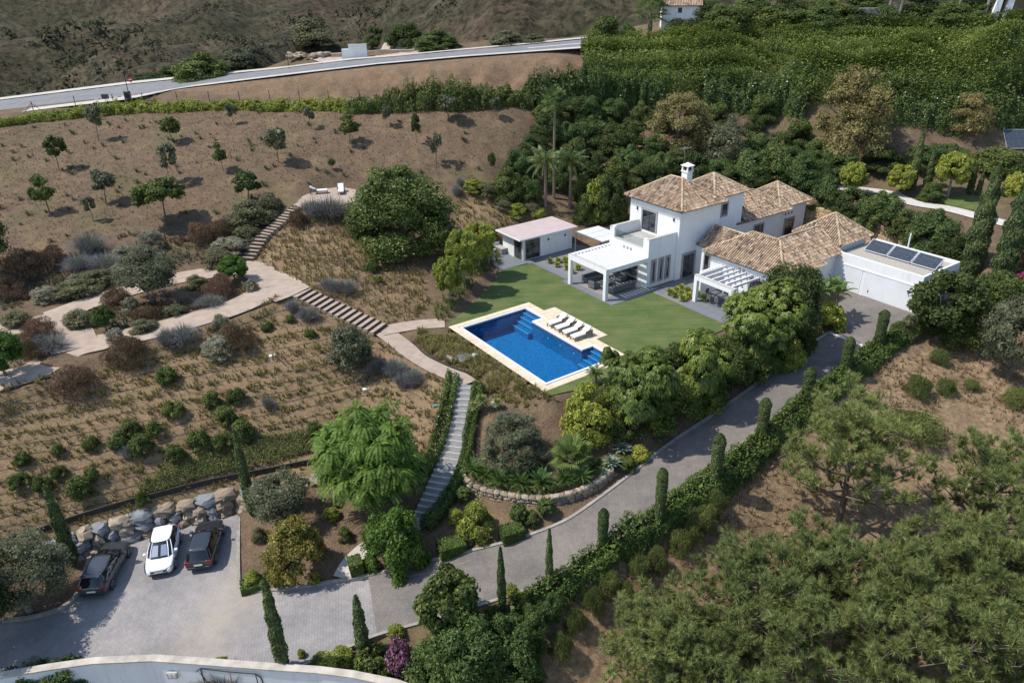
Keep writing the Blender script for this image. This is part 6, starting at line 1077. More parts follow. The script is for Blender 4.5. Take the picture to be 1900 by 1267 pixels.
group_place([(-16.74,29.04,-6.73,1.03,0.61),(-11.11,29.05,-6.6,1.09,0.78),(-9.82,29.28,-6.78,1.52,1.04),(-10.68,28.88,-7.06,1.82,1.13),(-9.09,29.17,-7.25,1.71,1.05),(-6.99,30.31,-6.11,1.05,0.95),(-0.31,32.2,-5.22,0.96,1.11),(0.26,31.82,-5.36,1.14,1.03),(-1.42,31.3,-5.63,0.94,0.94),(0.8,32.03,-5.25,0.83,0.86),(-12.26,29.41,-6.57,0.61,0.69),(-2.52,30.92,-5.84,1.25,1.11)], [sh_lime[0], sh_lime[1], sh_green[1]], 'border_shrub', 'yellow-green shrub along the lower paving edge, {n} from the left', 'shrub', 'shrubs along the lower paving edge')
group_place([(11.34,49.47,-0.12,2.07,1.87),(11.92,49.16,-0.44,2.48,2.79),(15.95,50.11,-1.03,2.95,3.58),(17.6,51.57,-0.91,2.58,3.17),(15.04,51.82,-0.55,2.15,1.93),(17.74,53.51,-0.52,2.21,1.77),(22.37,52.68,-1.44,2.64,2.94),(24.57,55.29,-1.1,2.28,2.81),(7.55,47.2,-0.83,2.01,2.75),(12.13,47.81,-1.31,2.44,2.33),(15.01,47.57,-2.19,2.04,1.71)], [sh_dark[0], sh_mid[0], sh_lime[1], sh_dark[1]], 'screen_shrub', 'leafy shrub screening the lawn from the driveway, {n} from the left', 'shrub', 'shrubs between lawn and driveway')
group_place([(-9.83,28.62,-7.96,1.22,0.44),(-5.53,28.91,-7.12,1.82,2.14),(-2.8,28.36,-7.49,4.52,4.98),(-0.99,29.13,-7.3,3.67,4.6),(-4.58,28.02,-7.58,3.59,3.79),(0.74,30.4,-6.87,2.19,2.99),(1.89,31.59,-6.03,1.9,2.14),(-0.1,28.15,-8.1,3.32,3.83)], [sh_ole[0], sh_ole[1], sh_ole[2]], 'oleander_shrub', 'large dark oleander at the lower driveway edge, {n} from the left', 'shrub', 'oleanders at the lower driveway edge')
p = [(-6.47,28.38,-7.41,1.87,3.55)][0]; plant('bougainvillea', blob('foliage', F_pink, 900, 26, .16, .05, .8, 260, 'mound', .1, .9), p[:3], p[3], p[4], 'pink bougainvillea beside the white boundary wall', 'shrub')
p = [(-8.13,28.74,-7.5,2.43,2.58)][0]; plant('lantana_shrub', blob('foliage', L_mid, 1600, 30, .16, .06, .6, 261, 'mound', .1), p[:3], p[3], p[4], 'low green shrub dotted with orange flowers by the white wall', 'shrub')
p = [(45.95,61.54,0.69,3.43,4.14)][0]; plant('bougainvillea', blob('foliage', F_mag, 500, 18, .18, .06, .8, 262, 'mound', .1, .9), p[:3], p[3], p[4], 'magenta bougainvillea beside the tall cypresses', 'shrub')
group_place([(40.1,58.27,-0.08,4.24,3.55),(42.45,58.44,0.31,4.24,4.03),(37.93,55.49,-1.26,3.66,3.01),(42.12,59.72,0.78,3.35,3.06),(46.14,60.58,0.31,3.4,3.61),(35.72,56.84,-0.59,2.32,1.83)], [sh_dark[0], sh_mid[1], sh_dark[1]], 'slope_shrub', 'dark shrub below the tall cypresses, {n} from the left', 'shrub', 'shrubs below the tall cypresses')
group_place([(5.57,33.11,-5.88,1.44,1.74),(7.57,34.35,-5.84,1.67,1.93),(8.69,35.03,-5.72,1.49,1.76),(10.49,36.11,-5.44,1.72,1.95),(12.03,37.31,-4.97,1.97,2.47),(11.41,36.8,-5.18,1.39,1.6),(13.18,38.56,-4.48,1.79,1.96),(6.57,33.06,-6.38,1.31,1.58),(4.5,32.16,-6.27,1.42,1.9),(3.31,31.24,-6.79,1.4,1.74),(2.44,30.03,-7.6,1.56,1.92),(31.98,50.2,-2.74,2.39,1.76),(34.49,50.45,-2.85,1.72,1.38),(30.03,46.5,-4.03,4.89,1.92),(35.09,53.36,-1.7,1.6,1.5),(39.52,49.34,-3.29,2.54,1.47),(36.67,50.92,-2.78,1.3,0.99)], heath, 'heath_shrub', 'bright wiry shrub on the bare slope below the hedge, {n} from the left', 'shrub', 'wiry shrubs on the bare slope')
group_place([(8.05,44.72,-2.07,3.12,3.17),(10.29,45.31,-1.86,3.14,3.44),(12.55,46.72,-1.78,3.21,3.49),(14.71,48.26,-1.55,3.29,3.54),(17.04,50.07,-1.42,3.38,3.6),(19.41,51.61,-1.47,3.46,3.66),(21.63,53.14,-1.37,3.1,3.72),(23.76,54.76,-1.17,2.71,3.29),(6.83,45.97,-1.69,2.38,2.75),(9.61,47.41,-1.24,3.64,4.11),(12.1,48.91,-0.77,3.71,4.15),(14.82,50.73,-0.87,3.82,4.24),(9.28,48.12,-0.48,2.44,2.31),(19.84,54.21,-0.44,3.12,2.47)], [sh_mid[1], sh_umb[0], sh_dark[0], sh_umb[1]], 'understory_shrub', 'dense shrub filling in under the umbrella trees, {n} from the left', 'shrub', 'shrubs under the umbrella trees')
# topiary
def topi(px, label, wd, dp, ht, seed):
    x, y, z, W, H = px[0]; P = [AB(0,0)]; d = np.array([.93,.37]); P = [(x-d[0]*wd/2, y-d[1]*wd/2, z), (x+d[0]*wd/2, y+d[1]*wd/2, z)]
    r = np.random.default_rng(seed); n = 5200; s = np.array([wd/2, dp/2, ht/2]); f = r.integers(0,3,n); u = r.uniform(-1,1,(n,3)); sg = np.where(r.uniform(size=n) < .5, -1., 1.); nr = np.zeros((n,3))
    for k in range(3): m = f == k; u[m,k] = sg[m]; nr[m,k] = sg[m]
    p = u*s*r.uniform(.93,1.02,(n,1)); p[:,2] += ht/2; p[:700] = (p[:700]-np.array([0,0,ht/2]))*.85+np.array([0,0,ht/2]); V, F = leaves_at(p, nr, r, np.r_[np.full(700,.34), np.full(n-700,.095)], .65, 0, .35); o = link('box_topiary', np_mesh('foliage', V, F, L_hedge), None, (x,y,z-.05), .38); tag(o, label, 'topiary', 'clipped box topiaries')
topi([(-4.16,36.39,-5.57,1.74,1.35)], 'clipped rectangular box topiary beside the driveway, nearer the steps foot', 1.7, 1.2, 1.0, 270); topi([(-0.26,37.01,-5.06,1.4,1.34)], 'clipped rectangular box topiary beside the driveway, nearer the dry-stone wall', 1.5, 1.1, 1.0, 271); topi([(-10.21,35.55,-6.34,0.89,1.36)], 'clipped block topiary at the garden gate path', .8, 1.0, 1.2, 272); topi([(-16.58,34.64,-6.55,1.36,0.91)], 'low clipped block at the parking court corner', 1.4, 1.0, .6, 273)
for p, lb in zip([(2.01,38.44,-4.32,1.28,1.52),(0.18,38.12,-4.5,1.21,1.52),(-3.47,40.27,-4.54,1.18,1.38)], ('clipped green ball under the dry-stone wall, nearest the driveway', 'clipped green ball behind the box topiary', 'clipped green ball beside the step hedge')): plant('ball_topiary', ballm[2], p[:3], p[3], p[4]*.85, lb, 'topiary', 'clipped ball topiaries')
# ---------------------------------------------------------------- pines
PN = [(21.85,38.95,-6.67,8.45,8.64),(30.02,36.93,-8.12,7.72,8.34),(12.8,30.55,-9.44,8.69,7.69),(8.6,27.81,-10.18,7.66,7.64),(17.51,32.01,-9.43,7.95,7.98),(21.43,30.85,-10.06,7.49,8.38),(25.71,31.97,-9.86,7.81,8.42),(29.61,31.45,-10.07,7.91,8.6),(14.15,27.64,-10.81,8.3,8.68),(19.17,27.39,-11.09,8.28,8.7),(24.49,27.6,-11.07,8.62,8.89),(28.82,27.64,-11.03,7.4,8.49),(9.83,25.51,-11.07,7.65,7.65),(7.3,27.38,-10.24,7.29,7.23)]
for i, p in enumerate(PN):
    s_ = p[3]/(6.9 if i < 2 else 7.4); e = empty('pine_tree', (p[0],p[1],p[2]-.2), i*1.9+.4); e.scale = (s_,s_,s_*(p[4]/p[3])*1.12); tag(e, ('tall pine with bare trunk standing clear of the others', 'pine with open crown next to the dry grass')[i] if i < 2 else 'green pine in the grove at the lower right, %s of the grove' % ordinal(i-2), 'pine', 'pines on the lower slope')
    link('crown', pine[i % 3][0], e); link('trunk', pine[i % 3][1], e)
# ---------------------------------------------------------------- uncountable cover
def scatter_in(poly, n, seed):
    r = np.random.default_rng(seed); P = np.array([(p[0],p[1]) for p in poly]); lo, hi = P.min(0), P.max(0); q = r.uniform(lo, hi, (n*3, 2)); q = q[inside(q[:,0], q[:,1], poly)][:n]; return q, r
def tufts(name, mat, pts, r, nb=7, h=.4, wd=.02, spread=.5, label='', hvar=.5, clear=None):
    """grass tufts as bent blades, one object"""
    n = len(pts); zg = height(pts[:,0], pts[:,1]); c = np.repeat(np.c_[pts, zg], nb, 0); m = n*nb; a = r.uniform(0,6.283,m); q = r.uniform(.1,1,m); H = np.repeat(h*r.uniform(1-hvar,1+hvar,n), nb)*r.uniform(.7,1.1,m); d = np.stack([np.cos(a),np.sin(a),np.zeros(m)],-1); s = np.stack([-np.sin(a),np.cos(a),np.zeros(m)],-1)*wd
    p0 = c + d*.05*q[:,None]; p1 = c + d*(H*spread*q*.5)[:,None] + np.array([0,0,1])*(H*.65)[:,None]; p2 = c + d*(H*spread*q)[:,None] + np.array([0,0,1])*(H*(1-.3*q))[:,None]
    V = np.stack([p0-s, p0+s, p1+s*.8, p1-s*.8], 1).reshape(-1,3); F = np.arange(len(V)).reshape(-1,4); V2 = np.stack([p1-s*.8, p1+s*.8, p2], 1).reshape(-1,3)
    mb_V = np.concatenate([V, np.repeat(V2.reshape(-1,3,3), [1,1,2], axis=1).reshape(-1,3)]); F = np.arange(len(mb_V)).reshape(-1,4)
    o = link(name, np_mesh(name, mb_V, F, mat)); o['kind'] = 'stuff'; o['label'] = label; return o
keep_off = [(PATH_A,1.2),(PATH_B,1.1),(PATH_B2,1.0),(PATH_C,1.0),(PATH_D,.9)]
def off_path(q):
    ok = np.ones(len(q), bool)
    for P, d in keep_off: ok &= seg_dist(q[:,0], q[:,1], P)[0] > d
    for poly in (COURT, PAD, FORE, DRIVE_L+DRIVE_R[::-1]): ok &= poly_sd(q[:,0], q[:,1], poly) > .15
    return q[ok]
q, r = scatter_in(GARDEN, 5000, 301)
# rows follow the contour lines of the slope
zq = height(q[:,0], q[:,1]); q = q[(np.mod(zq, .55) < .3)]; q = off_path(q); tufts('ornamental_grass', L_tuft, q, r, 7, .36, .025, .95, 'small grass tufts in rows on the planted slope')
q, r = scatter_in(GARDEN, 1500, 302); q = off_path(q); tufts('dry_grass', L_straw, q, r, 6, .35, .018, .9, 'straw-coloured grass tufts on the planted slope')
q, r = scatter_in(GARDEN2+[], 950, 303); q = off_path(q); tufts('ornamental_grass', L_tuft, q, r, 9, .45, .02, .8, 'grass tufts above the timber steps')
q, r = scatter_in(GARDEN2+[], 600, 304); q = off_path(q); tufts('dry_grass', L_straw, q, r, 9, .6, .02, .9, 'straw-coloured grass above the timber steps')
q, r = scatter_in(GARDEN3, 420, 305); tufts('ornamental_grass', L_tuft, q, r, 9, .45, .02, .8, 'grass tufts behind the pool house')
BED = [(-8.08,58.2,-0.1),(-4.59,56.41,-0.13),(2.11,46.91,-0.15),(3.44,45.93,-0.51),(1.3,46.66,-1.38),(-1.96,49.01,-1.46),(-3.86,52.01,-0.85),(-6.69,53.93,-0.53),(-8.26,56.2,-0.35)]
q, r = scatter_in(BED, 1050, 306); q = q[poly_sd(q[:,0], q[:,1], DECK) > .2]; q = q[seg_dist(q[:,0], q[:,1], PATH_D)[0] > .9]; tufts('ornamental_grass', leaf('grass_feather', (.17,.165,.055), (.27,.245,.09), (.40,.35,.17), .85, .35, .1), q, r, 14, .5, .018, .95, 'feathery grasses between the pool deck and the path')
for poly, n_, sd_, lb in (([(-50.36,69.42,3.51),(-46.91,68.82,3.26),(-43.17,69.83,3.37),(-39.68,74.33,4.03),(-34.42,73.57,3.59),(-30.86,74.65,3.73),(-27.48,77.09,4.66),(-26.21,74.86,4.15),(-27.35,70.12,2.58),(-32.35,67.65,2.38),(-36.69,64.52,2.3),(-40.32,61.78,2.14),(-44.63,59.1,1.86)], 1500, 330, 'beds above the far path'), ([(-37.72,57.75,1.81),(-35.43,59.64,2.03),(-31.88,62.56,2.14),(-27.55,64.25,2.15),(-24.15,62.81,2.3),(-23.17,61.15,2.24),(-25.82,59.26,2.09),(-30.1,58.01,1.72),(-32.43,55.04,1.69),(-34.6,54.46,1.63),(-36.44,55.75,1.73)], 700, 333, 'island bed'), ([(-42.86,56.11,1.7),(-40.23,56.33,1.84),(-37.9,54.99,1.74),(-36.17,53.02,1.61),(-35.9,50.76,1.54),(-38.94,49.45,1.3)], 300, 336, 'bed at the picture edge')):
    for k_, (mt_, fr_, h_) in enumerate(((L_rust, .45, .5), (L_sage, .35, .4), (L_lav, .2, .45))):
        q, r = scatter_in(poly, int(n_*fr_*2), sd_+k_); q = q[fbm(q[:,0]/2.6+k_*7, q[:,1]/2.6, 2, 60+k_) > .42][:int(n_*fr_)]; q = q[(seg_dist(q[:,0], q[:,1], PATH_A)[0] > 1.8) & (seg_dist(q[:,0], q[:,1], PATH_B)[0] > 1.6) & (seg_dist(q[:,0], q[:,1], PATH_B2)[0] > 1.9)]
        tufts('bed_planting', mt_, q, r, 12, h_, .022, .9, 'low %s plants filling the %s' % (('rust-brown','green','grey-violet')[k_], lb))
LAWNBED = [(-7.25,60.53,-0.07),(-6.43,62.99,0.42),(-5.14,66.98,0.64),(-3.73,71.73,0.77),(-2.44,76.17,0.42),(-1.29,77.24,-0.12),(-0.98,73.9,-0.12),(-2.34,70.94,0.15),(-3.55,66.29,0.33),(-4.91,62.38,0.12),(-6.1,59.45,-0.12)]
q, r = scatter_in(LAWNBED, 220, 307); tufts('ornamental_grass', L_heath, q, r, 16, .75, .02, .7, 'dark grasses under the ball trees')
q, r = scatter_in(RIGHT, 5200, 308); q = q[(fbm(q[:,0]/6., q[:,1]/6., 3, 5) > .44)]; tufts('dry_grass', L_straw, q, r, 4, .38, .024, .95, 'dry straw on the bare slope below the hedge')
HILL = [(-67.57,101.22,10.02),(-55.31,105.95,10.69),(-39.16,102.84,11.4),(-24.06,100.15,11.7),(-9.68,97.31,12.02),(1.31,98.31,11.91),(2.55,94.17,9.3),(-1.52,84.72,5.1),(-5.91,85.79,6.18),(-15.32,85.69,6.4),(-25.75,82.33,6.25),(-29.46,75.73,4.06),(-37.17,73.56,3.77),(-43.71,72.19,3.8),(-50.09,68.91,3.41),(-53.16,68.81,3.51),(-70.59,99.11,9.79)]
q, r = scatter_in(HILL, 4800, 309); tufts('dry_grass', leaf('grass_brown', (.10,.075,.045), (.17,.125,.08), (.25,.19,.12), .9, .2, .1), q, r, 4, .17, .018, 1.2, 'short dry grass on the brown hillside')
q, r = scatter_in(HILL, 130, 310); tufts('weeds', L_sage, q, r, 40, .5, .025, 1.4, 'grey-green weeds on the brown hillside')
q, r = scatter_in(HILL, 900, 312); q = q[fbm(q[:,0]/7., q[:,1]/7., 3, 31) > .46]; tufts('dry_grass', L_straw, q, r, 7, .32, .02, 1.2, 'golden dry grass patches on the brown hillside')
# dark ground cover above the boulder wall
GC = [(-26.57,41.61,-3.9),(-25.01,42.78,-3.52),(-23.01,44.21,-3.3),(-20.88,45.7,-2.88),(-19.42,46.13,-2.91),(-15.6,46.78,-3.16),(-15.09,45.23,-3.84),(-17.17,44.55,-4.08),(-19.06,44.09,-4.36),(-21.89,43.19,-4.38),(-23.83,42.14,-4.48),(-25.71,41.19,-4.52)]
q, r = scatter_in(GC, 9000, 311); z = height(q[:,0], q[:,1]); lumpy = .35+.5*fbm(q[:,0]*1.1, q[:,1]*1.1, 2, 8); p = np.c_[q, z+lumpy*r.uniform(.5,1,len(q))]; V, F = leaves_at(p, np.tile([-.2,-.3,1.],(len(p),1)), r, .13, .45, .1, .7)
o = link('ground_cover', np_mesh('ground_cover', V, F, L_mid)); o['kind'] = 'stuff'; o['label'] = 'dark green creeping ground cover above the boulder wall'
# trees of the far hills, too many and too far to count
r = np.random.default_rng(320); n = 13000; X = r.uniform(-620,560,n); Y = 165+735*r.uniform(0,1,n)**1.3; ok = (np.abs(X)/Y < .72); X, Y = X[ok], Y[ok]; den = fbm(X/90., Y/90., 4, 13); ok = den > .31; X, Y = X[ok], Y[ok]; Z = height(X, Y); n = len(X)
S = r.uniform(.5,1.5,n)*(.6+Y/450.)*(1+ np.maximum(fbm(X/90., Y/90., 4, 13)-.43,0)*9); kq = 8; c = np.repeat(np.stack([X,Y,Z],-1), kq, 0); s = np.repeat(S, kq); u = rdir(n*kq, r); u[:,2] = np.abs(u[:,2]); p = c + u*s[:,None]*np.array([1,1,1.1]); V, F = quads(p, unit(np.cross(u, rdir(n*kq,r))), unit(np.cross(u, rdir(n*kq,r))), s*.72, s*.55)
o = link('far_scrub', np_mesh('far_scrub', V, F, leaf('scrub_leaf', (.05,.055,.03), (.08,.08,.047), (.12,.11,.07), .8, .2, .1))); o['kind'] = 'stuff'; o['label'] = 'dark scrub on the far hillsides'
# drip hoses following the contour
hose = MB(); lev = []
def contour(poly, z0, z1, dz, seed):
    P = np.array([(p[0],p[1]) for p in poly]); lo, hi = P.min(0), P.max(0); st = .35; xs = np.arange(lo[0], hi[0], st); ys = np.arange(lo[1], hi[1], .12); XX, YY = np.meshgrid(xs, ys); ZZ = height(XX, YY); II = poly_sd(XX, YY, poly) < -.4; out = []
    for zl in np.arange(z0, z1, dz):
        cur = []
        for i in range(len(xs)):
            s = np.nonzero((ZZ[:-1,i]-zl)*(ZZ[1:,i]-zl) < 0)[0]; s = [k for k in s if II[k,i]]
            if cur and s:
                k = min(s, key=lambda k: abs(ys[k]-cur[-1][1]))
                if abs(ys[k]-cur[-1][1]) < .9: cur.append((xs[i], ys[k], ZZ[k,i]+.05)); continue
            if len(cur) > 8: out.append(cur)
            cur = [(xs[i], ys[s[0]], ZZ[s[0],i]+.05)] if s else []
        if len(cur) > 8: out.append(cur)
    return out
irr = empty('irrigation_hose', (0,0,0)); tag(irr, 'thin dark drip hoses laid in contour rows over the planted slope', 'hose')
m_hose = M('black_hose', (.05,.043,.036), None, rough=.6)
for poly, z0, z1, dz in ((GARDEN,-4.2,1.9,.42), (GARDEN2,.4,5.2,.36)):
    for c in contour(poly, z0, z1, dz, 1):
        P = np.array(c); P[1:-1,1] = (P[:-2,1]+P[1:-1,1]+P[2:,1])/3; MB().tube([tuple(q) for q in P[::2]], .016, 4, False).build('hose', m_hose, irr)
# ---------------------------------------------------------------- walls of boulders and stones
def rock_mesh(name, mat, sx, sy, sz, seed, cuts=2, rough=.16):
    import bmesh
    r = random.Random(seed); cuts_ = [(Vector((r.uniform(-1,1), r.uniform(-1,-.2), r.uniform(-.2,1))).normalized(), r.uniform(.44,.6)) for _ in range(5)]; bm = bmesh.new(); bmesh.ops.create_cube(bm, size=1.0); bmesh.ops.subdivide_edges(bm, edges=bm.edges[:], cuts=cuts, use_grid_fill=True)
    for v in bm.verts:
        c = v.co; k = max(abs(c.x),abs(c.y),abs(c.z))*2; rad = c.length*2; f = .66+.34*(k/max(rad,.01))*1.35; q = Vector((c.x*f + r.uniform(-rough,rough)*.42, c.y*f + r.uniform(-rough,rough)*.5, c.z*f + r.uniform(-rough,rough)*.42))
        for nv, dd in cuts_: 
            t = q.dot(nv)-dd
            if t > 0: q = q - nv*t
        v.co = Vector((q.x*sx, q.y*sy, (q.z+.5)*sz))
    me = bpy.data.meshes.new(name); bm.to_mesh(me); bm.free(); me.materials.append(mat); return me
m_bt = M('boulder_tan', (.40,.325,.235), (.21,.17,.13), 2.6, .92, .9, 7); m_bg = M('boulder_blue_grey', (.235,.238,.245), (.13,.132,.138), 1.4, .9, .6, 5); m_bo = M('boulder_ochre', (.36,.265,.175), (.19,.15,.115), 2.4, .92, .9, 7)
bould = [rock_mesh('boulder', m_, 1, 1, 1, 400+i, 3, .3) for i, m_ in enumerate((m_bt, m_bg, m_bo, m_bt, m_bg, m_bt, m_bg, m_bo))]
BWL = smooth_line([(-31.67,35.68,-6.25),(-29.86,36.72,-6.39),(-28.33,37.87,-6.67),(-26.08,39.18,-6.6),(-23.58,40.36,-6.56),(-21.21,41.14,-6.51),(-19.72,41.89,-6.41),(-17.42,41.79,-5.51),(-15.15,42.17,-5.05),(-13.31,42.59,-4.95)], 4); BW = np.array(BWL); bc = np.r_[0, np.cumsum(np.hypot(*np.diff(BW[:,:2], axis=0).T))]
wl = empty('boulder_wall', tuple(BW[0])); tag(wl, 'retaining wall of big tan and blue-grey boulders behind the parked cars', 'wall'); rr_ = random.Random(5)
for course, (z0, hh, back) in enumerate(((-6.75,.7,.35),(-6.15,.66,.55),(-5.58,.62,.8))):
    s = .3*course
    while s < bc[-1]-.6:
        ln = rr_.uniform(.65,1.6); sm = s+ln/2; x, y = np.interp(sm, bc, BW[:,0]), np.interp(sm, bc, BW[:,1]); x1, y1 = np.interp(sm+.4, bc, BW[:,0]), np.interp(sm+.4, bc, BW[:,1]); x0, y0 = np.interp(sm-.4, bc, BW[:,0]), np.interp(sm-.4, bc, BW[:,1]); an_ = math.atan2(y1-y0, x1-x0); zb = z0 + (0 if sm < bc[-1]*.62 else (sm/bc[-1]-.62)*1.6)
        o = link('boulder', rr_.choice(bould), wl, (x-math.sin(an_)*back-BW[0][0], y+math.cos(an_)*back-BW[0][1], zb-BW[0][2]), an_+rr_.uniform(-.08,.08)); o.scale = (ln*1.0, .95, hh*rr_.uniform(.88,1.08)); s += ln+.03
m_cort = M('dark_timber_edge', (.022,.019,.017), (.05,.04,.032), 3., .8)
EDG = smooth_line([(-34.43,36.39,-4.94),(-33.49,37.12,-4.92),(-31.4,38.43,-4.86),(-29.36,39.45,-4.68),(-26.96,40.6,-4.58),(-24.76,41.58,-4.58),(-22.51,42.62,-4.6),(-20.48,43.44,-4.66),(-17.85,43.92,-4.46),(-15.55,44.3,-4.22),(-14.43,44.58,-4.17)], 4)
tag(kerb('edging_board', EDG, .1, .42, m_cort), 'dark edging board along the foot of the planted slope', 'edging')
tag(kerb('edging_board', smooth_line([(-8.43,56.13,-0.31),(-7.15,54.06,-0.49),(-5.28,52.56,-0.73),(-3.72,51.66,-0.91),(-2.5,51.11,-0.97)], 4), .09, .22, m_cort), 'dark curved edging between the path and the pool grasses', 'edging')
for Pl, lb in (([(-37.57,45.91,1.25),(-35.96,47.17,1.32),(-34.45,48.38,1.33)], 'near'), ([(-23.74,56.52,2.07),(-22.17,58.12,2.16),(-19.91,60.94,2.05)], 'far')): tag(kerb('edging_board', smooth_line(Pl, 3), .07, .12, m_cort), 'thin dark edging at the %s end of the gravel path' % lb, 'edging')
# dry-stone planter wall
m_ds = pieces('dry_stone', [(.30,.24,.165), (.40,.33,.24), (.24,.20,.15), (.46,.40,.31), (.34,.27,.18)], .92, .5, 8., 5.)
st_me = [rock_mesh('stone', m_ds, 1, 1, 1, 430+i, 1, .2) for i in range(5)]
PW = np.array(smooth_line([(-3.69,42.34,-3.91),(-3.35,41.36,-4.15),(-2.21,40.53,-4.32),(-0.22,39.63,-4.15),(1.61,39.07,-4.01),(3.46,39.32,-3.9),(5.39,40.19,-3.74),(6.9,41.46,-3.43)], 5)); pc = np.r_[0, np.cumsum(np.hypot(*np.diff(PW[:,:2], axis=0).T))]; pw = empty('dry_stone_wall', tuple(PW[0])); tag(pw, 'curved dry-stone wall holding the cycad planter above the driveway', 'wall')
for c_ in range(3):
    s = rr_.uniform(0,.2)
    while s < pc[-1]-.2:
        ln = rr_.uniform(.3,.62); x, y, z = (np.interp(s+ln/2, pc, PW[:,k]) for k in range(3)); x1, y1 = np.interp(s+ln, pc, PW[:,0]), np.interp(s+ln, pc, PW[:,1]); x0, y0 = np.interp(s, pc, PW[:,0]), np.interp(s, pc, PW[:,1]); o = link('stone', rr_.choice(st_me), pw, (x-PW[0][0], y-PW[0][1], z-.1+c_*.27-PW[0][2]), math.atan2(y1-y0, x1-x0)); o.scale = (ln, .36, .26); s += ln
hedge('planter_edge_plants', offset_line([tuple(p) for p in PW[::2]], .75), .8, .42, L_mid, 'low creeping plants along the top of the dry-stone wall', 70, .1, 480, lump=.9)
# ---------------------------------------------------------------- steps
def step_run(name, P, n, wd, mat_t, mat_r, label, rise_lip=.05, sleeper=None):
    P = np.array(P); cs = np.r_[0, np.cumsum(np.hypot(*np.diff(P[:,:2], axis=0).T))]; L = cs[-1]; e = empty(name, tuple(P[0])); tag(e, label, 'steps'); up = P[-1,2] > P[0,2]
    for i in range(n):
        s0, s1 = L*i/n, L*(i+1)/n; a = np.array([np.interp(s0, cs, P[:,k]) for k in range(3)]); b = np.array([np.interp(s1, cs, P[:,k]) for k in range(3)]); t = (b-a)[:2]; dl = np.hypot(*t); t = t/dl; rz = math.atan2(t[1], t[0]); z = max(a[2], b[2]) + .02 if not up else b[2]+.02
        st = MB().box(.0, dl-.004, -wd/2, wd/2, -.28, 0).build('step', mat_t, e, (a[0]-P[0,0], a[1]-P[0,1], z-P[0,2]), rz)
        if not up: MB().box(dl-.06 if sleeper else dl-.003, dl+.04, -wd/2-.02, wd/2+.02, -.2, .015).build('riser', mat_r, st)
        else: MB().box(-.05, .06, -wd/2-.02, wd/2+.02, -.2, .02).build('riser', mat_r, st)
    return e
m_trd = M('step_tread', (.25,.24,.225), (.19,.182,.17), 2., .9, .15); m_rsr = M('step_riser_white', (.74,.72,.68), (.62,.6,.56), 3., .85); m_slp = M('dark_sleeper', (.035,.026,.02), (.075,.055,.04), 6., .9, .3)
step_run('long_steps', STAIR, 23, 1.45, m_trd, m_rsr, 'long flight of grey steps with white risers between hedges')
step_run('timber_steps', STEP_A, 14, 2.0, m_path, m_slp, 'broad gravel steps with dark sleepers above the pool path', sleeper=True)
step_run('timber_steps', STEP_B, 19, 1.35, m_path, m_slp, 'narrow gravel steps with dark sleepers up to the loungers', sleeper=True)
# ---------------------------------------------------------------- white boundary wall
BWP = [(-30.24,27.55,-5.7),(-28.12,27.87,-5.7),(-25.74,28.34,-5.7),(-23.44,28.7,-5.7),(-20.21,28.8,-5.7),(-17.98,28.57,-5.7),(-13.58,28.12,-5.75),(-10.92,27.89,-5.8),(-9.0,27.61,-5.85),(-6.61,27.05,-5.9),(-4.62,26.3,-6.0)]
bwl = empty('boundary_wall', BWP[0]); tag(bwl, 'white rendered boundary wall with stone coping below the parking court', 'wall'); rel = lambda P: [(p[0]-BWP[0][0], p[1]-BWP[0][1], p[2]-BWP[0][2]) for p in P]
m_cap = M('weathered_coping', (.56,.50,.42), (.36,.32,.27), 1.1, .9, .25)
def ribbon(P, wd, z0, z1, name, mat, parent):
    A_, B_ = offset_line(P, wd/2), offset_line(P, -wd/2); vs = []; fs = []
    for a, b in zip(A_, B_): vs += [(a[0],a[1],a[2]+z0),(a[0],a[1],a[2]+z1),(b[0],b[1],b[2]+z1),(b[0],b[1],b[2]+z0)]
    for i in range(len(P)-1):
        for j in range(4): fs.append((i*4+j, i*4+(j+1)%4, (i+1)*4+(j+1)%4, (i+1)*4+j))
    fs += [(3,2,1,0), tuple((len(P)-1)*4+k for k in range(4))]; return MB().add(vs, fs).build(name, mat, parent)
ribbon(rel(BWP), .34, -4.2, -.06, 'wall_body', m_white, bwl); ribbon(rel(BWP), .46, -.058, .03, 'coping', m_cap, bwl)
for a, b in zip(BWP[:-1], BWP[1:]):
    pass
wb = [(-19.15,28.32,-6.6)][0]; fx = empty('wall_box', (wb[0], wb[1]+.1, wb[2])); tag(fx, 'small framed meter box set in the white boundary wall', 'meter box'); MB().box(-.28,.28,-.12,.0,-.2,.25).build('frame', m_cop, fx); MB().box(-.2,-.02,-.135,-.122,-.12,.18).build('door', m_white, fx); MB().box(.02,.2,-.135,-.122,-.12,.18).build('door', m_white, fx)
p = [(-25.36,28.48,-8.21,3.35,2.62)][0]; plant('oleander_shrub', sh_ole[0], p[:3], p[3], p[4], 'oleander tips rising before the white boundary wall', 'shrub'); p = [(-27.32,28.18,-8.21,3.33,3.04)][0]; plant('oleander_shrub', sh_ole[1], p[:3], p[3], p[4], 'oleander at the corner of the white boundary wall', 'shrub')
p = [(-16.47,28.29,-8.23,2.73,2.61)][0]; plant('dry_grass_clump', blades('stems', L_straw, 500, 1, .55, .012, 440, .4, .3), p[:3], p[3], p[4], 'straw-coloured grass clump before the white wall', 'grass clump')
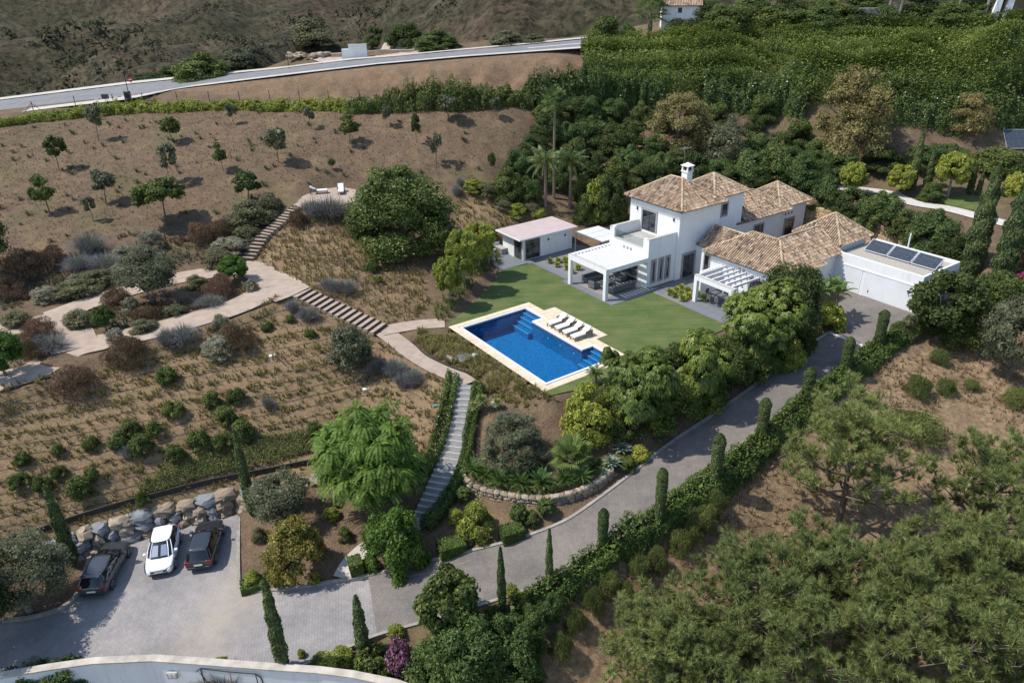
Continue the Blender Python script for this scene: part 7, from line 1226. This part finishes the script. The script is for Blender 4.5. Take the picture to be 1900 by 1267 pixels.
# ---------------------------------------------------------------- street furniture by the upper road
m_iron = M('lamp_iron', (.025,.03,.032), None, rough=.5)
for p, lb in zip([(-34.45,124.4,14.45),(-53.17,108.96,11.83)], ('black lantern street lamp beside the white utility box', 'black lantern street lamp at the lane corner with the bin')):
    e = empty('street_lamp', p); tag(e, lb, 'street lamp'); MB().tube([(0,0,0),(0,0,.5),(0,0,.55),(0,0,3.6)], [.14,.12,.06,.045], 8).build('pole', m_iron, e); h_ = MB().tube([(0,0,3.6),(0,0,3.68),(0,0,4.15)], [.05,.12,.2], 6).build('lantern', m_glass, e); MB().tube([(0,0,4.16),(0,0,4.4),(0,0,4.55)], [.25,.1,.02], 6).build('lantern_cap', m_iron, h_)
ub = empty('utility_box', [(-24.3,125.11,15.47)][0], .1); tag(ub, 'white utility cabinet with lower side box beside the upper road', 'utility cabinet'); MB().box(-.5,2.3,-.4,.4,0,2.1).build('cabinet', m_white, ub); MB().box(-1.6,-.502,-.35,.35,0,1.5).build('side_box', m_white, ub)
for x in (-.45,.47,1.38): MB().box(x+.02,x+.86,-.415,-.402,.15,1.95).build('cabinet_door', m_white, ub)
MB().box(-.55,2.35,-.45,.45,2.102,2.16).build('top', m_cop, ub)
rs = empty('road_sign', [(-53.14,110.38,12.35)][0]); tag(rs, 'round red and white road sign on a thin post', 'road sign'); MB().tube([(0,0,0),(0,0,2.6)], .04, 6).build('post', m_alu, rs); MB().tube([(0,-.05,2.5),(0,-.08,2.5)], .36, 16).build('sign_disc', M('sign_red', (.45,.03,.03), None, rough=.5), rs); MB().box(-.22,.22,-.1,-.082,2.44,2.56).build('sign_bar', m_white, rs)
bi = empty('litter_bin', [(-53.11,108.39,11.63)][0]); tag(bi, 'black slatted litter bin on the lane corner', 'bin'); [MB().box(.42*math.cos(a_)-.03,.42*math.cos(a_)+.03,.42*math.sin(a_)-.03,.42*math.sin(a_)+.03,.5,1.9).build('slat', m_iron, bi) for a_ in [i*math.pi/5 for i in range(10)]]; MB().tube([(0,0,.0),(0,0,1.8)], [.1,.38], 10).build('bin_body', m_iron, bi)
nb = empty('notice_board', [(-56.86,109.48,11.52)][0], .1); tag(nb, 'small dark notice board on a post behind the hedge', 'sign'); MB().tube([(0,0,0),(0,0,1.3)], .04, 6).build('post', m_iron, nb); MB().box(-.5,.5,-.03,.03,.9,1.55).build('board', M('board_grey', (.05,.05,.052), None, rough=.4), nb)
fn = empty('wire_fence', (0,0,0)); tag(fn, 'wire fence on thin dark posts behind the slope hedge', 'fence'); fps = [(-71.55,104.38,10.5),(-66.44,107.76,10.82),(-60.76,108.48,11.32),(-55.26,108.34,11.46),(-50.71,107.57,11.64),(-45.59,106.74,11.82),(-41.07,106.44,11.85),(-36.86,106.34,11.85),(-32.48,105.63,11.88),(-28.09,104.4,11.99),(-23.91,103.35,12.07),(-19.69,102.92,12.13),(-15.28,100.4,12.44),(-11.22,99.41,12.58),(-7.03,99.36,12.57),(-2.51,99.71,12.5),(2.2,101.02,12.34)]
for p in fps: MB().tube([p,(p[0],p[1],p[2]+1.75)], .05, 5).build('post', m_iron, fn)
for hgt in (.5,1.1,1.7): MB().tube([(p[0],p[1],p[2]+hgt) for p in fps], .012, 3, False).build('wire', m_iron, fn)
p = fps[1]; [MB().tube([(p[0],p[1],p[2]+1.5),(p[0]+d_,p[1],p[2])], .035, 4).build('brace', m_iron, fn) for d_ in (-1.6,1.6)]
# pale lot beyond the road
tag(drape('gravel_lot', [(-33.76,129.28,15.71),(-154.03,756.68,-41.85),(-120.77,744.22,-37.5),(-64.78,640.69,-28.32),(-8.95,126.61,16.47),(-15.25,124.82,15.96),(-21.23,124.7,15.61),(-28.85,124.07,14.94)], lambda x, y: height(x, y), M('pale_earth', (.42,.36,.29), (.32,.26,.20), 1.0, .95, .3), 4.0, .12), 'pale bare earth lot beside the upper road')
rb_ = empty('rubble_heap', [(-31.77,127.98,15.81)][0]); tag(rb_, 'heap of pale broken stone on the lot beside the road', 'rubble')
for i in range(26): o = link('stone', st_me[i % 5], rb_, (random.uniform(-3.5,3.5), random.uniform(-1.5,1.5), -.1), random.uniform(0,3)); o.scale = (random.uniform(.4,1.1),)*2+(random.uniform(.3,.7),)
# ---------------------------------------------------------------- neighbours' buildings
nh = empty('small_white_house', [(26.08,119.55,19.62)][0], -.12); tag(nh, 'small white house with tiled gable roof and two little windows on the hilltop', 'house')
MB().box(-2.7,2.7,0,5,-.5,2.9).build('wall', m_white, nh); g_ = MB().add([(-2.7,0,2.9),(-2.7,5,2.9),(-2.7,2.5,4.3),(2.7,0,2.9),(2.7,5,2.9),(2.7,2.5,4.3)], [(0,2,1),(3,4,5),(0,3,5,2),(1,2,5,4),(0,1,4,3)]).build('gable', m_white, nh)
rfn = MB().add([(-3,-.3,2.82),(3,-.3,2.82),(3,2.5,4.42),(-3,2.5,4.42),(-3,5.3,2.82),(3,5.3,2.82)], [(0,1,2,3),(3,2,5,4)]).build('roof', m_tileb, nh)
tl = MB()
for i in range(26):
    x = -2.9+i*.235
    for j in range(8): y0, z0 = -.3+j*.35, 2.86+j*.2; tl.add([(x-.08,y0,z0),(x-.04,y0,z0+.07),(x+.04,y0,z0+.07),(x+.08,y0,z0),(x-.08,y0+.38,z0+.2),(x-.04,y0+.38,z0+.27),(x+.04,y0+.38,z0+.27),(x+.08,y0+.38,z0+.2)], [(0,1,5,4),(1,2,6,5),(2,3,7,6)])
t_ = tl.build('roof_tiles', m_tile, rfn); t_['kind'] = 'stuff'
for z in (1.9, .4): MB().box(-.5,.1,-.02,-.002,z,z+.7).build('window', m_dark, nh)
MB().box(.6,1.1,2.3,2.8,4.0,5.1).build('chimney', m_white, nh)
pv = empty('white_portico', [(66.72,106.2,19.87)][0], -.2); tag(pv, 'modern white portico with splayed pillars and dark glass on the hilltop', 'house')
MB().box(-3.6,9,-.6,6,-.3,.35).build('plinth', m_white, pv)
for x in (-1.8, -.4, 4.5): MB().add([(x-.5,0,.352),(x+.4,0,.352),(x+.4,.5,.352),(x-.5,.5,.352),(x+.2,0,4.6),(x+.75,0,4.6),(x+.75,.5,4.6),(x+.2,.5,4.6)], [(0,3,2,1),(4,5,6,7),(0,1,5,4),(1,2,6,5),(2,3,7,6),(3,0,4,7)]).build('pillar', m_white, pv)
MB().box(-1.2,9,1.8,1.9,.352,4.4).build('glass_front', m_glass, pv); MB().box(-2,9.2,-.3,6,4.602,4.95).build('roof_slab', m_white, pv)
gw = empty('garden_wall', [(55.19,114.11,19.57)][0], 0); tag(gw, 'pale garden wall among the trees on the hilltop', 'wall'); MB().box(-5,6,0,.3,-.3,2.4).build('wall_body', M('pale_wall', (.5,.47,.42), (.36,.34,.3), .6), gw)
for i, p in enumerate([(54.02,113.95,19.32),(55.48,113.46,19.32),(61.69,110.04,19.58),(64.02,107.43,19.7)]): e = empty('palm_tree', p); tag(e, 'pale palm trunk on the hilltop, %s from the left' % ordinal(i), 'palm', 'palms on the hilltop'); MB().tube([(0,0,0),(.25,0,3),(.5,0,6.5)], [.26,.2,.17], 8).build('trunk', bark_grey, e); link('fronds', fp[i % 2], e, (.5,0,6.5), 0, 1.1)
pvp = [(65.15,90.58,6.42)][0]; panel((pvp[0], pvp[1], pvp[2]+.5), 1.45, 4.0, 2.6, 1.9, 2.2, 'solar_array', 'large dark solar array on the slope at the picture edge', None, (2, 3))
tag(drape('terrace_lawn', [(49.24,82.62,3.62),(53.4,82.09,3.81),(51.65,78.62,3.13),(49.14,81.08,3.19)], lambda x, y: height(x, y), m_lawn, 1.0, .05), 'small green lawn beside the white gravel path')
# ---------------------------------------------------------------- garden furniture
m_wood = M('lounger_wood', (.23,.17,.12), (.16,.12,.085), 9., .7); m_cush = M('cushion_white', (.74,.73,.70), (.68,.67,.64), 2., .9, .05)
def lounger(name='sun_lounger', arms=True):
    e = empty(name); f = MB(); f.box(0,1.95,-.34,-.29,.24,.31); f.box(0,1.95,.29,.34,.24,.31); f.box(0,.06,-.29,.29,.24,.31); f.box(1.89,1.95,-.29,.29,.24,.31); f.build('frame', m_wood, e)
    for x in (.0, 1.85):
        for y in (-.34, .27): MB().box(x,x+.08,y,y+.07,0,.24).build('leg', m_wood, e)
    MB().rbox(-.02,1.22,-.32,.32,.31,.43,.04).build('seat_cushion', m_cush, e)
    c, s = math.cos(.62), math.sin(.62); bk = MB().rbox(0,.82,-.32,.32,0,.1,.035); bk.v = [(1.2+x*c-z*s, y, .33+x*s+z*c) for x,y,z in bk.v]; bk.build('back_cushion', m_cush, e)
    bf = MB(); bf.bar((1.2,-.28,.33),(1.85,-.28,.78),.05,.04); bf.bar((1.2,.28,.33),(1.85,.28,.78),.05,.04); bf.bar((1.75,-.28,.3),(1.75,-.28,.72),.04,.04); bf.bar((1.75,.28,.3),(1.75,.28,.72),.04,.04); bf.build('back_support', m_wood, e)
    if arms:
        for y in (-.39, .35): a = MB(); a.box(1.12,1.9,y,y+.05,.56,.61); a.box(1.12,1.18,y,y+.05,.0,.56); a.box(1.84,1.9,y,y+.05,.0,.56); a.box(1.18,1.84,y+.01,y+.035,.3,.56); a.build('arm', m_wood, e)
    return e
lg0 = lounger(); 
for i, b_ in enumerate((4.5, 5.58, 6.65, 7.72)):
    o = lg0 if i == 0 else copy_tree(lg0); o.location = AB(6.06, b_, .012); o.rotation_euler = (0,0,YAW+random.uniform(-.02,.02)); tag(o, 'white cushioned wooden sun lounger on the pool deck, %s from the far pool steps' % ordinal(i), 'sun lounger', 'sun loungers beside the pool')
lp = [(-20.42,82.07,5.72),(-18.7,81.06,5.72)]
for (p, rz, lb) in ((lp[0], 3.3, 'pale lounger lying crosswise on the upper gravel terrace'), (lp[1], 1.75, 'pale lounger pointing at the valley on the upper gravel terrace')):
    o = copy_tree(lg0); o.location = p; o.rotation_euler = (0,0,rz); tag(o, lb, 'sun lounger', 'loungers on the upper terrace')
m_fr = M('furniture_frame', (.12,.12,.122), None, rough=.6); m_dc = M('charcoal_cushion', (.075,.078,.085), (.10,.103,.11), 4., .95)
def sofa(name, label, a, b, rz, wd, group):
    e = empty(name, AB(a, b, .03), YAW+rz); tag(e, label, 'sofa' if wd > 1 else 'armchair', group); f = MB(); f.box(-.42,.42,-wd/2,wd/2,.16,.24); f.box(.34,.42,-wd/2,wd/2,.24,.72); f.box(-.42,.34,-wd/2,-wd/2+.07,.24,.56); f.box(-.42,.34,wd/2-.07,wd/2,.24,.56); f.build('frame', m_fr, e)
    for x in (-.42,.36):
        for y in (-wd/2, wd/2-.06): MB().box(x,x+.06,y,y+.06,0,.16).build('leg', m_fr, e)
    k = max(1, round(wd/.75))
    for i in range(k): y0 = -wd/2+.08+(wd-.16)*i/k; y1 = -wd/2+.08+(wd-.16)*(i+1)/k-.01; MB().rbox(-.4,.2,y0,y1,.24,.4,.05).build('seat_cushion', m_dc, e); MB().rbox(.2,.34,y0,y1,.4,.78,.05).build('back_cushion', m_dc, e)
G1 = 'seating under the pergola'
sofa('outdoor_sofa', 'charcoal outdoor sofa along the far side of the pergola', 16.4, -1.35, math.pi/2, 2.9, G1); sofa('outdoor_sofa', 'charcoal outdoor sofa along the near side of the pergola', 16.6, 2.25, -math.pi/2, 2.9, G1); sofa('outdoor_armchair', 'charcoal armchair at the lawn end of the pergola', 14.9, .2, math.pi, .85, G1); sofa('outdoor_armchair', 'charcoal armchair beside the sliding doors', 18.2, .4, 0, .85, G1)
e = empty('coffee_table', AB(16.5,.45,.03), YAW); tag(e, 'low grey coffee table between the pergola sofas', 'table'); MB().box(-.6,.6,-.4,.4,.32,.38).build('table_top', m_fr, e); [MB().box(x,x+.06,y,y+.06,0,.32).build('leg', m_fr, e) for x in (-.58,.52) for y in (-.38,.32)]
e = empty('dining_table', AB(21.8,9.9,.02), YAW); tag(e, 'dark dining table under the small pergola', 'table'); MB().box(-.5,.5,-1.1,1.1,.7,.75).build('table_top', m_fr, e); [MB().box(x,x+.07,y,y+.07,0,.7).build('leg', m_fr, e) for x in (-.48,.41) for y in (-1.08,1.01)]
for i, (a_, b_, rz) in enumerate(((20.95,9.4,math.pi),(20.95,10.3,math.pi),(21.8,8.5,-math.pi/2+math.pi),(22.6,9.6,0))):
    e = empty('dining_chair', AB(a_,b_,.02), YAW+rz); tag(e, 'dark chair at the small pergola table, '+('lawn side near the corner post','lawn side far from the corner post','at the table head','wall side')[i], 'chair', 'chairs at the small pergola table'); MB().box(-.22,.22,-.22,.22,.42,.47).build('seat', m_dc, e); MB().box(.18,.22,-.22,.22,.47,.88).build('backrest', m_dc, e); [MB().box(x,x+.04,y,y+.04,0,.42).build('leg', m_fr, e) for x in (-.22,.18) for y in (-.22,.18)]
# small things in the beds
e = empty('access_hatch', [(-4.65,54.07,-0.35)][0], .6); tag(e, 'brown square hatch in a white frame among the pool grasses', 'hatch'); MB().box(-.75,.75,-.6,.6,-.5,.0).build('frame', m_cop, e); MB().box(-.66,.66,-.52,.52,.002,.05).build('hatch_lid', M('hatch_brown', (.16,.12,.09), (.12,.09,.07), 5.), e)
for p, lb, s_ in zip([(-3.74,53.58,-0.51),(-2.93,53.5,-0.29),(-1.33,48.01,-1.69),(-36.0,53.19,1.62)], ('flat grey boulder beside the brown hatch', 'pale stone beside the brown hatch', 'white stone beside the low yucca', 'pale stone beside the garden path'), ((1.4,.9,.3),(.7,.5,.28),(.7,.5,.4),(.4,.3,.2))): o = link('garden_stone', bould[1] if 'grey' in lb else rock_mesh('stone', m_cop, 1, 1, 1, 470, 2), None, (p[0],p[1],p[2]-.05), .5); o.scale = s_; tag(o, lb, 'stone')
for p, lb, mt in zip([(-5.85,48.16,-1.67),(-11.75,51.15,-1.86),(-19.49,53.24,0.23)], ('green valve box lid beside the step hedge', 'white cover plate on the planted slope above the feathery tree', 'white cover plate on the upper planted slope'), (M('valve_green', (.10,.20,.15), None), m_white, m_white)): tag(MB().rbox(-.25,.25,-.17,.17,-.1,.06,.03).build('cover_plate', mt, None, p, .3), lb, 'cover plate')
hp = [(-7.55,35.97,-5.95),(-7.39,35.22,-6.01),(-7.05,34.72,-5.99),(-5.36,34.83,-5.78),(-4.02,35.18,-5.61),(-3.18,35.37,-5.5),(-2.61,35.69,-5.42),(-2.55,35.96,-5.4)]; tag(MB().tube([(p[0],p[1],p[2]+.12) for p in smooth_line(hp, 3)], .03, 5).build('garden_hose', M('yellow_hose', (.45,.33,.08), None, rough=.5)), 'yellow garden hose lying along the driveway kerb', 'hose')
# ---------------------------------------------------------------- cars
def paint(name, col, metal=.3):
    m, n, l, bs = nodes(name); bs.inputs['Base Color'].default_value = (*col, 1); bs.inputs['Metallic'].default_value = metal; bs.inputs['Roughness'].default_value = .32; bs.inputs['Coat Weight'].default_value = .8; bs.inputs['Coat Roughness'].default_value = .06; return m
m_tyre = M('tyre', (.018,.018,.018), None, rough=.8); m_rim = M('alloy_rim', (.42,.42,.43), None, rough=.3, metal=.9); m_red = M('tail_lamp', (.28,.008,.01), None, rough=.2); m_head = M('head_lamp', (.35,.37,.4), None, rough=.1); m_chr = M('chrome', (.6,.6,.62), None, rough=.15, metal=1.); m_plate = M('number_plate', (.7,.7,.68), None, rough=.5); m_blk = M('black_plastic', (.02,.02,.021), None, rough=.5)
def car_glass():
    m, n, l, bs = nodes('car_glass'); bs.inputs['Base Color'].default_value = (.012,.014,.016,1); bs.inputs['Roughness'].default_value = .03; bs.inputs['Specular IOR Level'].default_value = .8; return m
m_cg = car_glass()
def loft(mb, rings, cap=True):
    k = len(rings[0]); n0 = len(mb.v); vs = [p for r in rings for p in r]; fs = []
    for i in range(len(rings)-1):
        for j in range(k): fs.append((i*k+j, i*k+(j+1)%k, (i+1)*k+(j+1)%k, (i+1)*k+j))
    if cap: fs += [tuple(range(k))[::-1], tuple(range((len(rings)-1)*k, len(rings)*k))]
    return mb.add(vs, fs)
def car(name, label, rear, front, L, Wd, Ht, pm, style, group='cars parked in the court'):
    rear, front = Vector(rear), Vector(front); d = (front-rear); d.z = 0; d.normalize(); c = (rear+front)/2; e = empty(name, (c.x, c.y, c.z+.1), math.atan2(d.y, d.x)); tag(e, label, 'car', group)
    hw = Wd/2; X = lambda t: (t-.5)*L; sh_z = Ht*.62; hood = Ht*(.58 if style != 'hatch' else .55)
    # t along the length: 0 tail, 1 nose ; (t, width factor, z low, z shoulder)
    tail_z = Ht*.66
    prof = [(.0,.80,.42,.62*tail_z),(.012,.9,.3,tail_z*.9),(.05,.965,.22,tail_z),(.18,1.,.2,sh_z+.06),(.35,1.,.2,sh_z+.03),(.55,1.,.2,sh_z),(.68,1.,.2,sh_z-.0),(.8,.985,.2,hood),(.9,.95,.2,hood*.93),(.965,.86,.22,hood*.82),(.99,.74,.28,hood*.66),(1.,.62,.36,hood*.52)]
    body = MB(); rings = []
    for t, f, zl, zs in prof:
        w_ = hw*f; zm = zl+(zs-zl)*.55; ring = [(-w_*.86,zl),(-w_*.97,zl+.08),(-w_,zm),(-w_*.955,zs-.05),(-w_*.86,zs),(-w_*.4,zs+.025),(0,zs+.035)]; ring = ring + [(-y,z) for y,z in ring[-2::-1]]; rings.append([(X(t),y,z) for y,z in ring])
    loft(body, rings); b = body.build('body', pm, e, smooth=True); sd = b.modifiers.new('sub', 'SUBSURF'); sd.levels = sd.render_levels = 2
    # greenhouse: glass band, then roof
    rt = Ht; gh = {'hatch': ((.02,.13),(.77,.53)), 'estate': ((.015,.10),(.75,.53)), 'suv': ((.02,.11),(.74,.52))}[style]
    (xb0,xt0),(xb1,xt1) = gh; zb = sh_z-.02; wb_, wt_ = hw*.88, hw*.70; zt = rt-.06
    def ringp(x0, x1, w_, z, sub=5): return [(X(x0),-w_*.86,z),(X(x0+(x1-x0)*.06),-w_,z),(X(x0+(x1-x0)*.55),-w_*1.02,z),(X(x0+(x1-x0)*.93),-w_*.97,z),(X(x1),-w_*.7,z),(X(x1+.012),0,z),(X(x1),w_*.7,z),(X(x0+(x1-x0)*.93),w_*.97,z),(X(x0+(x1-x0)*.55),w_*1.02,z),(X(x0+(x1-x0)*.06),w_,z),(X(x0),w_*.86,z),(X(x0-.006),0,z)]
    R0, R1, R2, R3 = ringp(xb0,xb1,wb_,zb), ringp(xt0,xt1,wt_,zt), ringp(xt0+.02,xt1-.03,wt_*.9,rt-.01), ringp(xt0+.1,xt1-.1,wt_*.55,rt)
    Rm = [((p[0]+q2[0])/2*1.02, (p[1]+q2[1])/2*1.05, (p[2]+q2[2])/2) for p, q2 in zip(R0, R1)]; loft(MB(), [R0,Rm,R1], False).build('windows', m_cg, e, smooth=True)
    ro = loft(MB(), [[(x*1.003,y*1.012,z-.015) for x,y,z in R1],[(x,y,z) for x,y,z in R1],R2,R3]).build('roof', pm, e, smooth=True); sd = ro.modifiers.new('sub', 'SUBSURF'); sd.levels = sd.render_levels = 1
    pil = MB()
    [MB().tube([Vector(R0[i])*1.0, Vector(Rm[i])*1.0, Vector(R1[i])*1.0], .028, 5).build('pillar', pm if i in (0,1,9,10,3,4,6,7) else m_blk, e) for i in (0,1,2,3,4,6,7,8,9,10)]
    if style != 'hatch':
        for y in (-1,1): MB().tube([(X(.12),y*wt_*.93,rt+.0),(X(.3),y*wt_*.97,rt+.035),(X(.48),y*wt_*.93,rt-.0)], .018, 5).build('roof_rail', m_chr, e)
    else: MB().tube([(X(.13),0,rt-.02),(X(.09),0,rt+.16)], .008, 4).build('aerial', m_blk, e)
    for t in (.19, .81):
        for y in (-1,1):
            wz = .325; tb = MB(); kk = 18; rg = []
            for (yy, rr2) in ((-.11,wz*.82),(-.105,wz*.97),(-.06,wz),(.06,wz),(.105,wz*.97),(.11,wz*.82)): rg.append([(rr2*math.cos(2*math.pi*q/kk), yy, rr2*math.sin(2*math.pi*q/kk)) for q in range(kk)])
            wh = loft(tb, rg).build('wheel', m_tyre, e, (X(t), y*(hw-.09), wz-.0), smooth=False); rm = MB(); rm.tube([(0,y*.1,0),(0,y*.122,0)], [wz*.2,wz*.16], 10)
            for q in range(5): a = q*2*math.pi/5; rm.bar((math.cos(a)*.03,y*.115,math.sin(a)*.03),(math.cos(a)*wz*.68,y*.112,math.sin(a)*wz*.68),.07,.02)
            rg2 = [[(rr2*math.cos(2*math.pi*q/kk), yy*y, rr2*math.sin(2*math.pi*q/kk)) for q in range(kk)] for yy, rr2 in ((.1,wz*.8),(.118,wz*.77),(.118,wz*.68),(.1,wz*.66))]; loft(rm, rg2, False); rm.build('rim', m_rim, wh)
            ar = MB(); ar.tube([(0,0,0),(0,y*.03,0)], wz*1.14, 18); ar.build('wheel_arch', m_blk, e, (X(t), y*(hw-.026), wz+.02))
    for y in (-1,1):
        mr = MB().rbox(-.09,.09,-.1,.1,0,.13,.03); mr.build('mirror', pm, e, (X(.655), y*(hw+.06), sh_z-.02))
        MB().add([(X(.985),y*hw*.42,hood*.62),(X(.935),y*hw*.88,hood*.72),(X(.93),y*hw*.9,hood*.86),(X(.978),y*hw*.5,hood*.78)], [(0,1,2,3),(3,2,1,0)]).build('headlight', m_head, e, (.02,0,.01))
        tl_ = MB(); tl_.rbox(-.05,.12,-.17,.17,0,.17,.03); tl_.build('tail_light', m_red, e, (X(.018), y*hw*.74, tail_z*.72))
    MB().rbox(-.012,.012,-.26,.26,0,.115,.005).build('number_plate', m_plate, e, (X(1.0)+.005,0,.42)); MB().rbox(-.012,.012,-.26,.26,0,.115,.005).build('number_plate', m_plate, e, (X(0)-.01,0,.58))
    MB().rbox(-.06,.06,-hw*.55,hw*.55,0,.12,.04).build('grille', m_blk, e, (X(.985),0,hood*.58)); MB().rbox(-.05,.06,-hw*.78,hw*.78,0,.16,.04).build('bumper_insert', m_blk, e, (X(.0),0,.34)); MB().rbox(-.05,.05,-hw*.6,hw*.6,0,.12,.03).build('air_intake', m_blk, e, (X(.99),0,.3))
    if style == 'hatch': MB().add([(0,0,-.09),(0,.06,0),(0,0,.09),(0,-.06,0),(.015,0,-.05),(.015,.03,0),(.015,0,.05),(.015,-.03,0)], [(0,1,5,4),(1,2,6,5),(2,3,7,6),(3,0,4,7)]).build('emblem', m_chr, e, (X(.985)+.065,0,hood*.58+.06))
    MB().bar((X(.655),-hw*.6,sh_z+.02),(X(.65),hw*.1,sh_z+.03),.02,.015).build('wiper', m_blk, e)
    if style != 'hatch': MB().rbox(-.02,.1,-hw*.62,hw*.62,0,.03,.01).build('rear_spoiler', pm, e, (X(xt0)-.06,0,rt-.07))
    if style == 'hatch':
        wa, wb2 = Vector(R0[5]), Vector(R1[5]); up_ = (wb2-wa); nv_ = Vector((-up_.z, 0, up_.x)).normalized()*-1.0
        for y in (-1,1): MB().add([wa+up_*.12+Vector((.02,y*.08,.012)), wa+up_*.12+Vector((-.0,y*.5,.012)), wa+up_*.82+Vector((.0,y*.42,.014)), wa+up_*.82+Vector((.015,y*.08,.014))], [(0,1,2,3),(3,2,1,0)]).build('sun_shade', m_chr, e)
    hl = MB()
    for y in (-1,1):
        for t in (.36,.56): hl.box(X(t)-.09,X(t)+.07,y*hw*.985-.02,y*hw*.985+.02,sh_z-.16,sh_z-.13)
    hl.build('door_handles', pm, e)
    sm = MB()
    for y in (-1,1):
        for t in (.30,.50,.68): sm.box(X(t)-.006,X(t)+.006,y*hw*1.0-.004,y*hw*1.0+.004,.3,sh_z-.1)
    sm.build('door_seams', m_blk, e)
    return e
cw = [(-23.91,39.84,-6.58),(-22.8,35.44,-6.63),(-21.03,40.08,-6.53),(-20.47,36.36,-6.58),(-26.68,38.15,-6.64),(-26.36,34.51,-6.7)]
car('parked_car', 'white hatchback parked nose out between the two dark cars', cw[0], cw[1], 4.06, 1.8, 1.45, paint('white_paint', (.78,.79,.80), 0.), 'hatch')
car('parked_car', 'dark grey compact SUV parked nose to the boulder wall', cw[3], cw[2], 4.42, 1.82, 1.52, paint('graphite_paint', (.05,.052,.06), .6), 'suv')
car('parked_car', 'grey estate car parked beside the curved kerb', cw[5], cw[4], 4.62, 1.83, 1.5, paint('steel_paint', (.085,.09,.095), .6), 'estate')


# road paint and the black frame at the boundary wall
m_rp = M('road_paint', (.62,.62,.6), (.5,.5,.48), 3., .8)
mid = [tuple(.5*np.array(a)+.5*np.array(b)) for a, b in zip(UP_F, UP_N)]
mk = mid[7:9]; d2 = np.array(mk[1])-np.array(mk[0]); dn = [tuple(np.array(mk[0])+d2*t) for t in (0,.25,.5,.75,.95)]
tag(strip('road_marking', offset_line(dn, .35), offset_line(dn, -.35), m_rp, .012, 1, None, 'structure', 2), 'white painted line on the upper road near the green bank')
rd_ = np.array(UP_N[2])-np.array(UP_F[2]); al = np.array(UP_C[3])-np.array(UP_C[2]); al = al/np.linalg.norm(al[:2])
c0 = np.array(UP_F[2])*.25 + np.array(UP_N[2])*.75 - al*5.0
for i in range(5):
    a0 = c0 + al*(i*1.0); a1 = a0 + rd_/np.linalg.norm(rd_)*2.0; w_ = al*.25
    o = MB().add([tuple(a0-w_), tuple(a0+w_), tuple(a1+w_), tuple(a1-w_)], [(0,1,2,3)]); o = o.build('crossing_stripe', m_rp); o.data.flip_normals() if o.data.polygons[0].normal.z < 0 else None; o.location.z = .015; tag(o, 'white zebra stripe on the upper road at the lane corner', None, None, 'structure')
fp_ = [(-17.72,28.24,-6.2),(-17.46,28.28,-6.0),(-15.81,28.03,-6.0),(-14.31,27.86,-6.0),(-14.08,27.89,-6.3),(-14.1,28.05,-7.2)]; e = empty('metal_frame', fp_[0]); tag(e, 'black metal frame behind the straw clump at the white wall', 'frame'); MB().tube([tuple(np.array(p)-np.array(fp_[0])) for p in fp_], .035, 5).build('top_rail', m_iron, e)
for p in (fp_[1], fp_[3]): q_ = np.array(p)-np.array(fp_[0]); MB().tube([tuple(q_), (q_[0],q_[1],q_[2]-2.2)], .03, 5).build('post', m_iron, e)
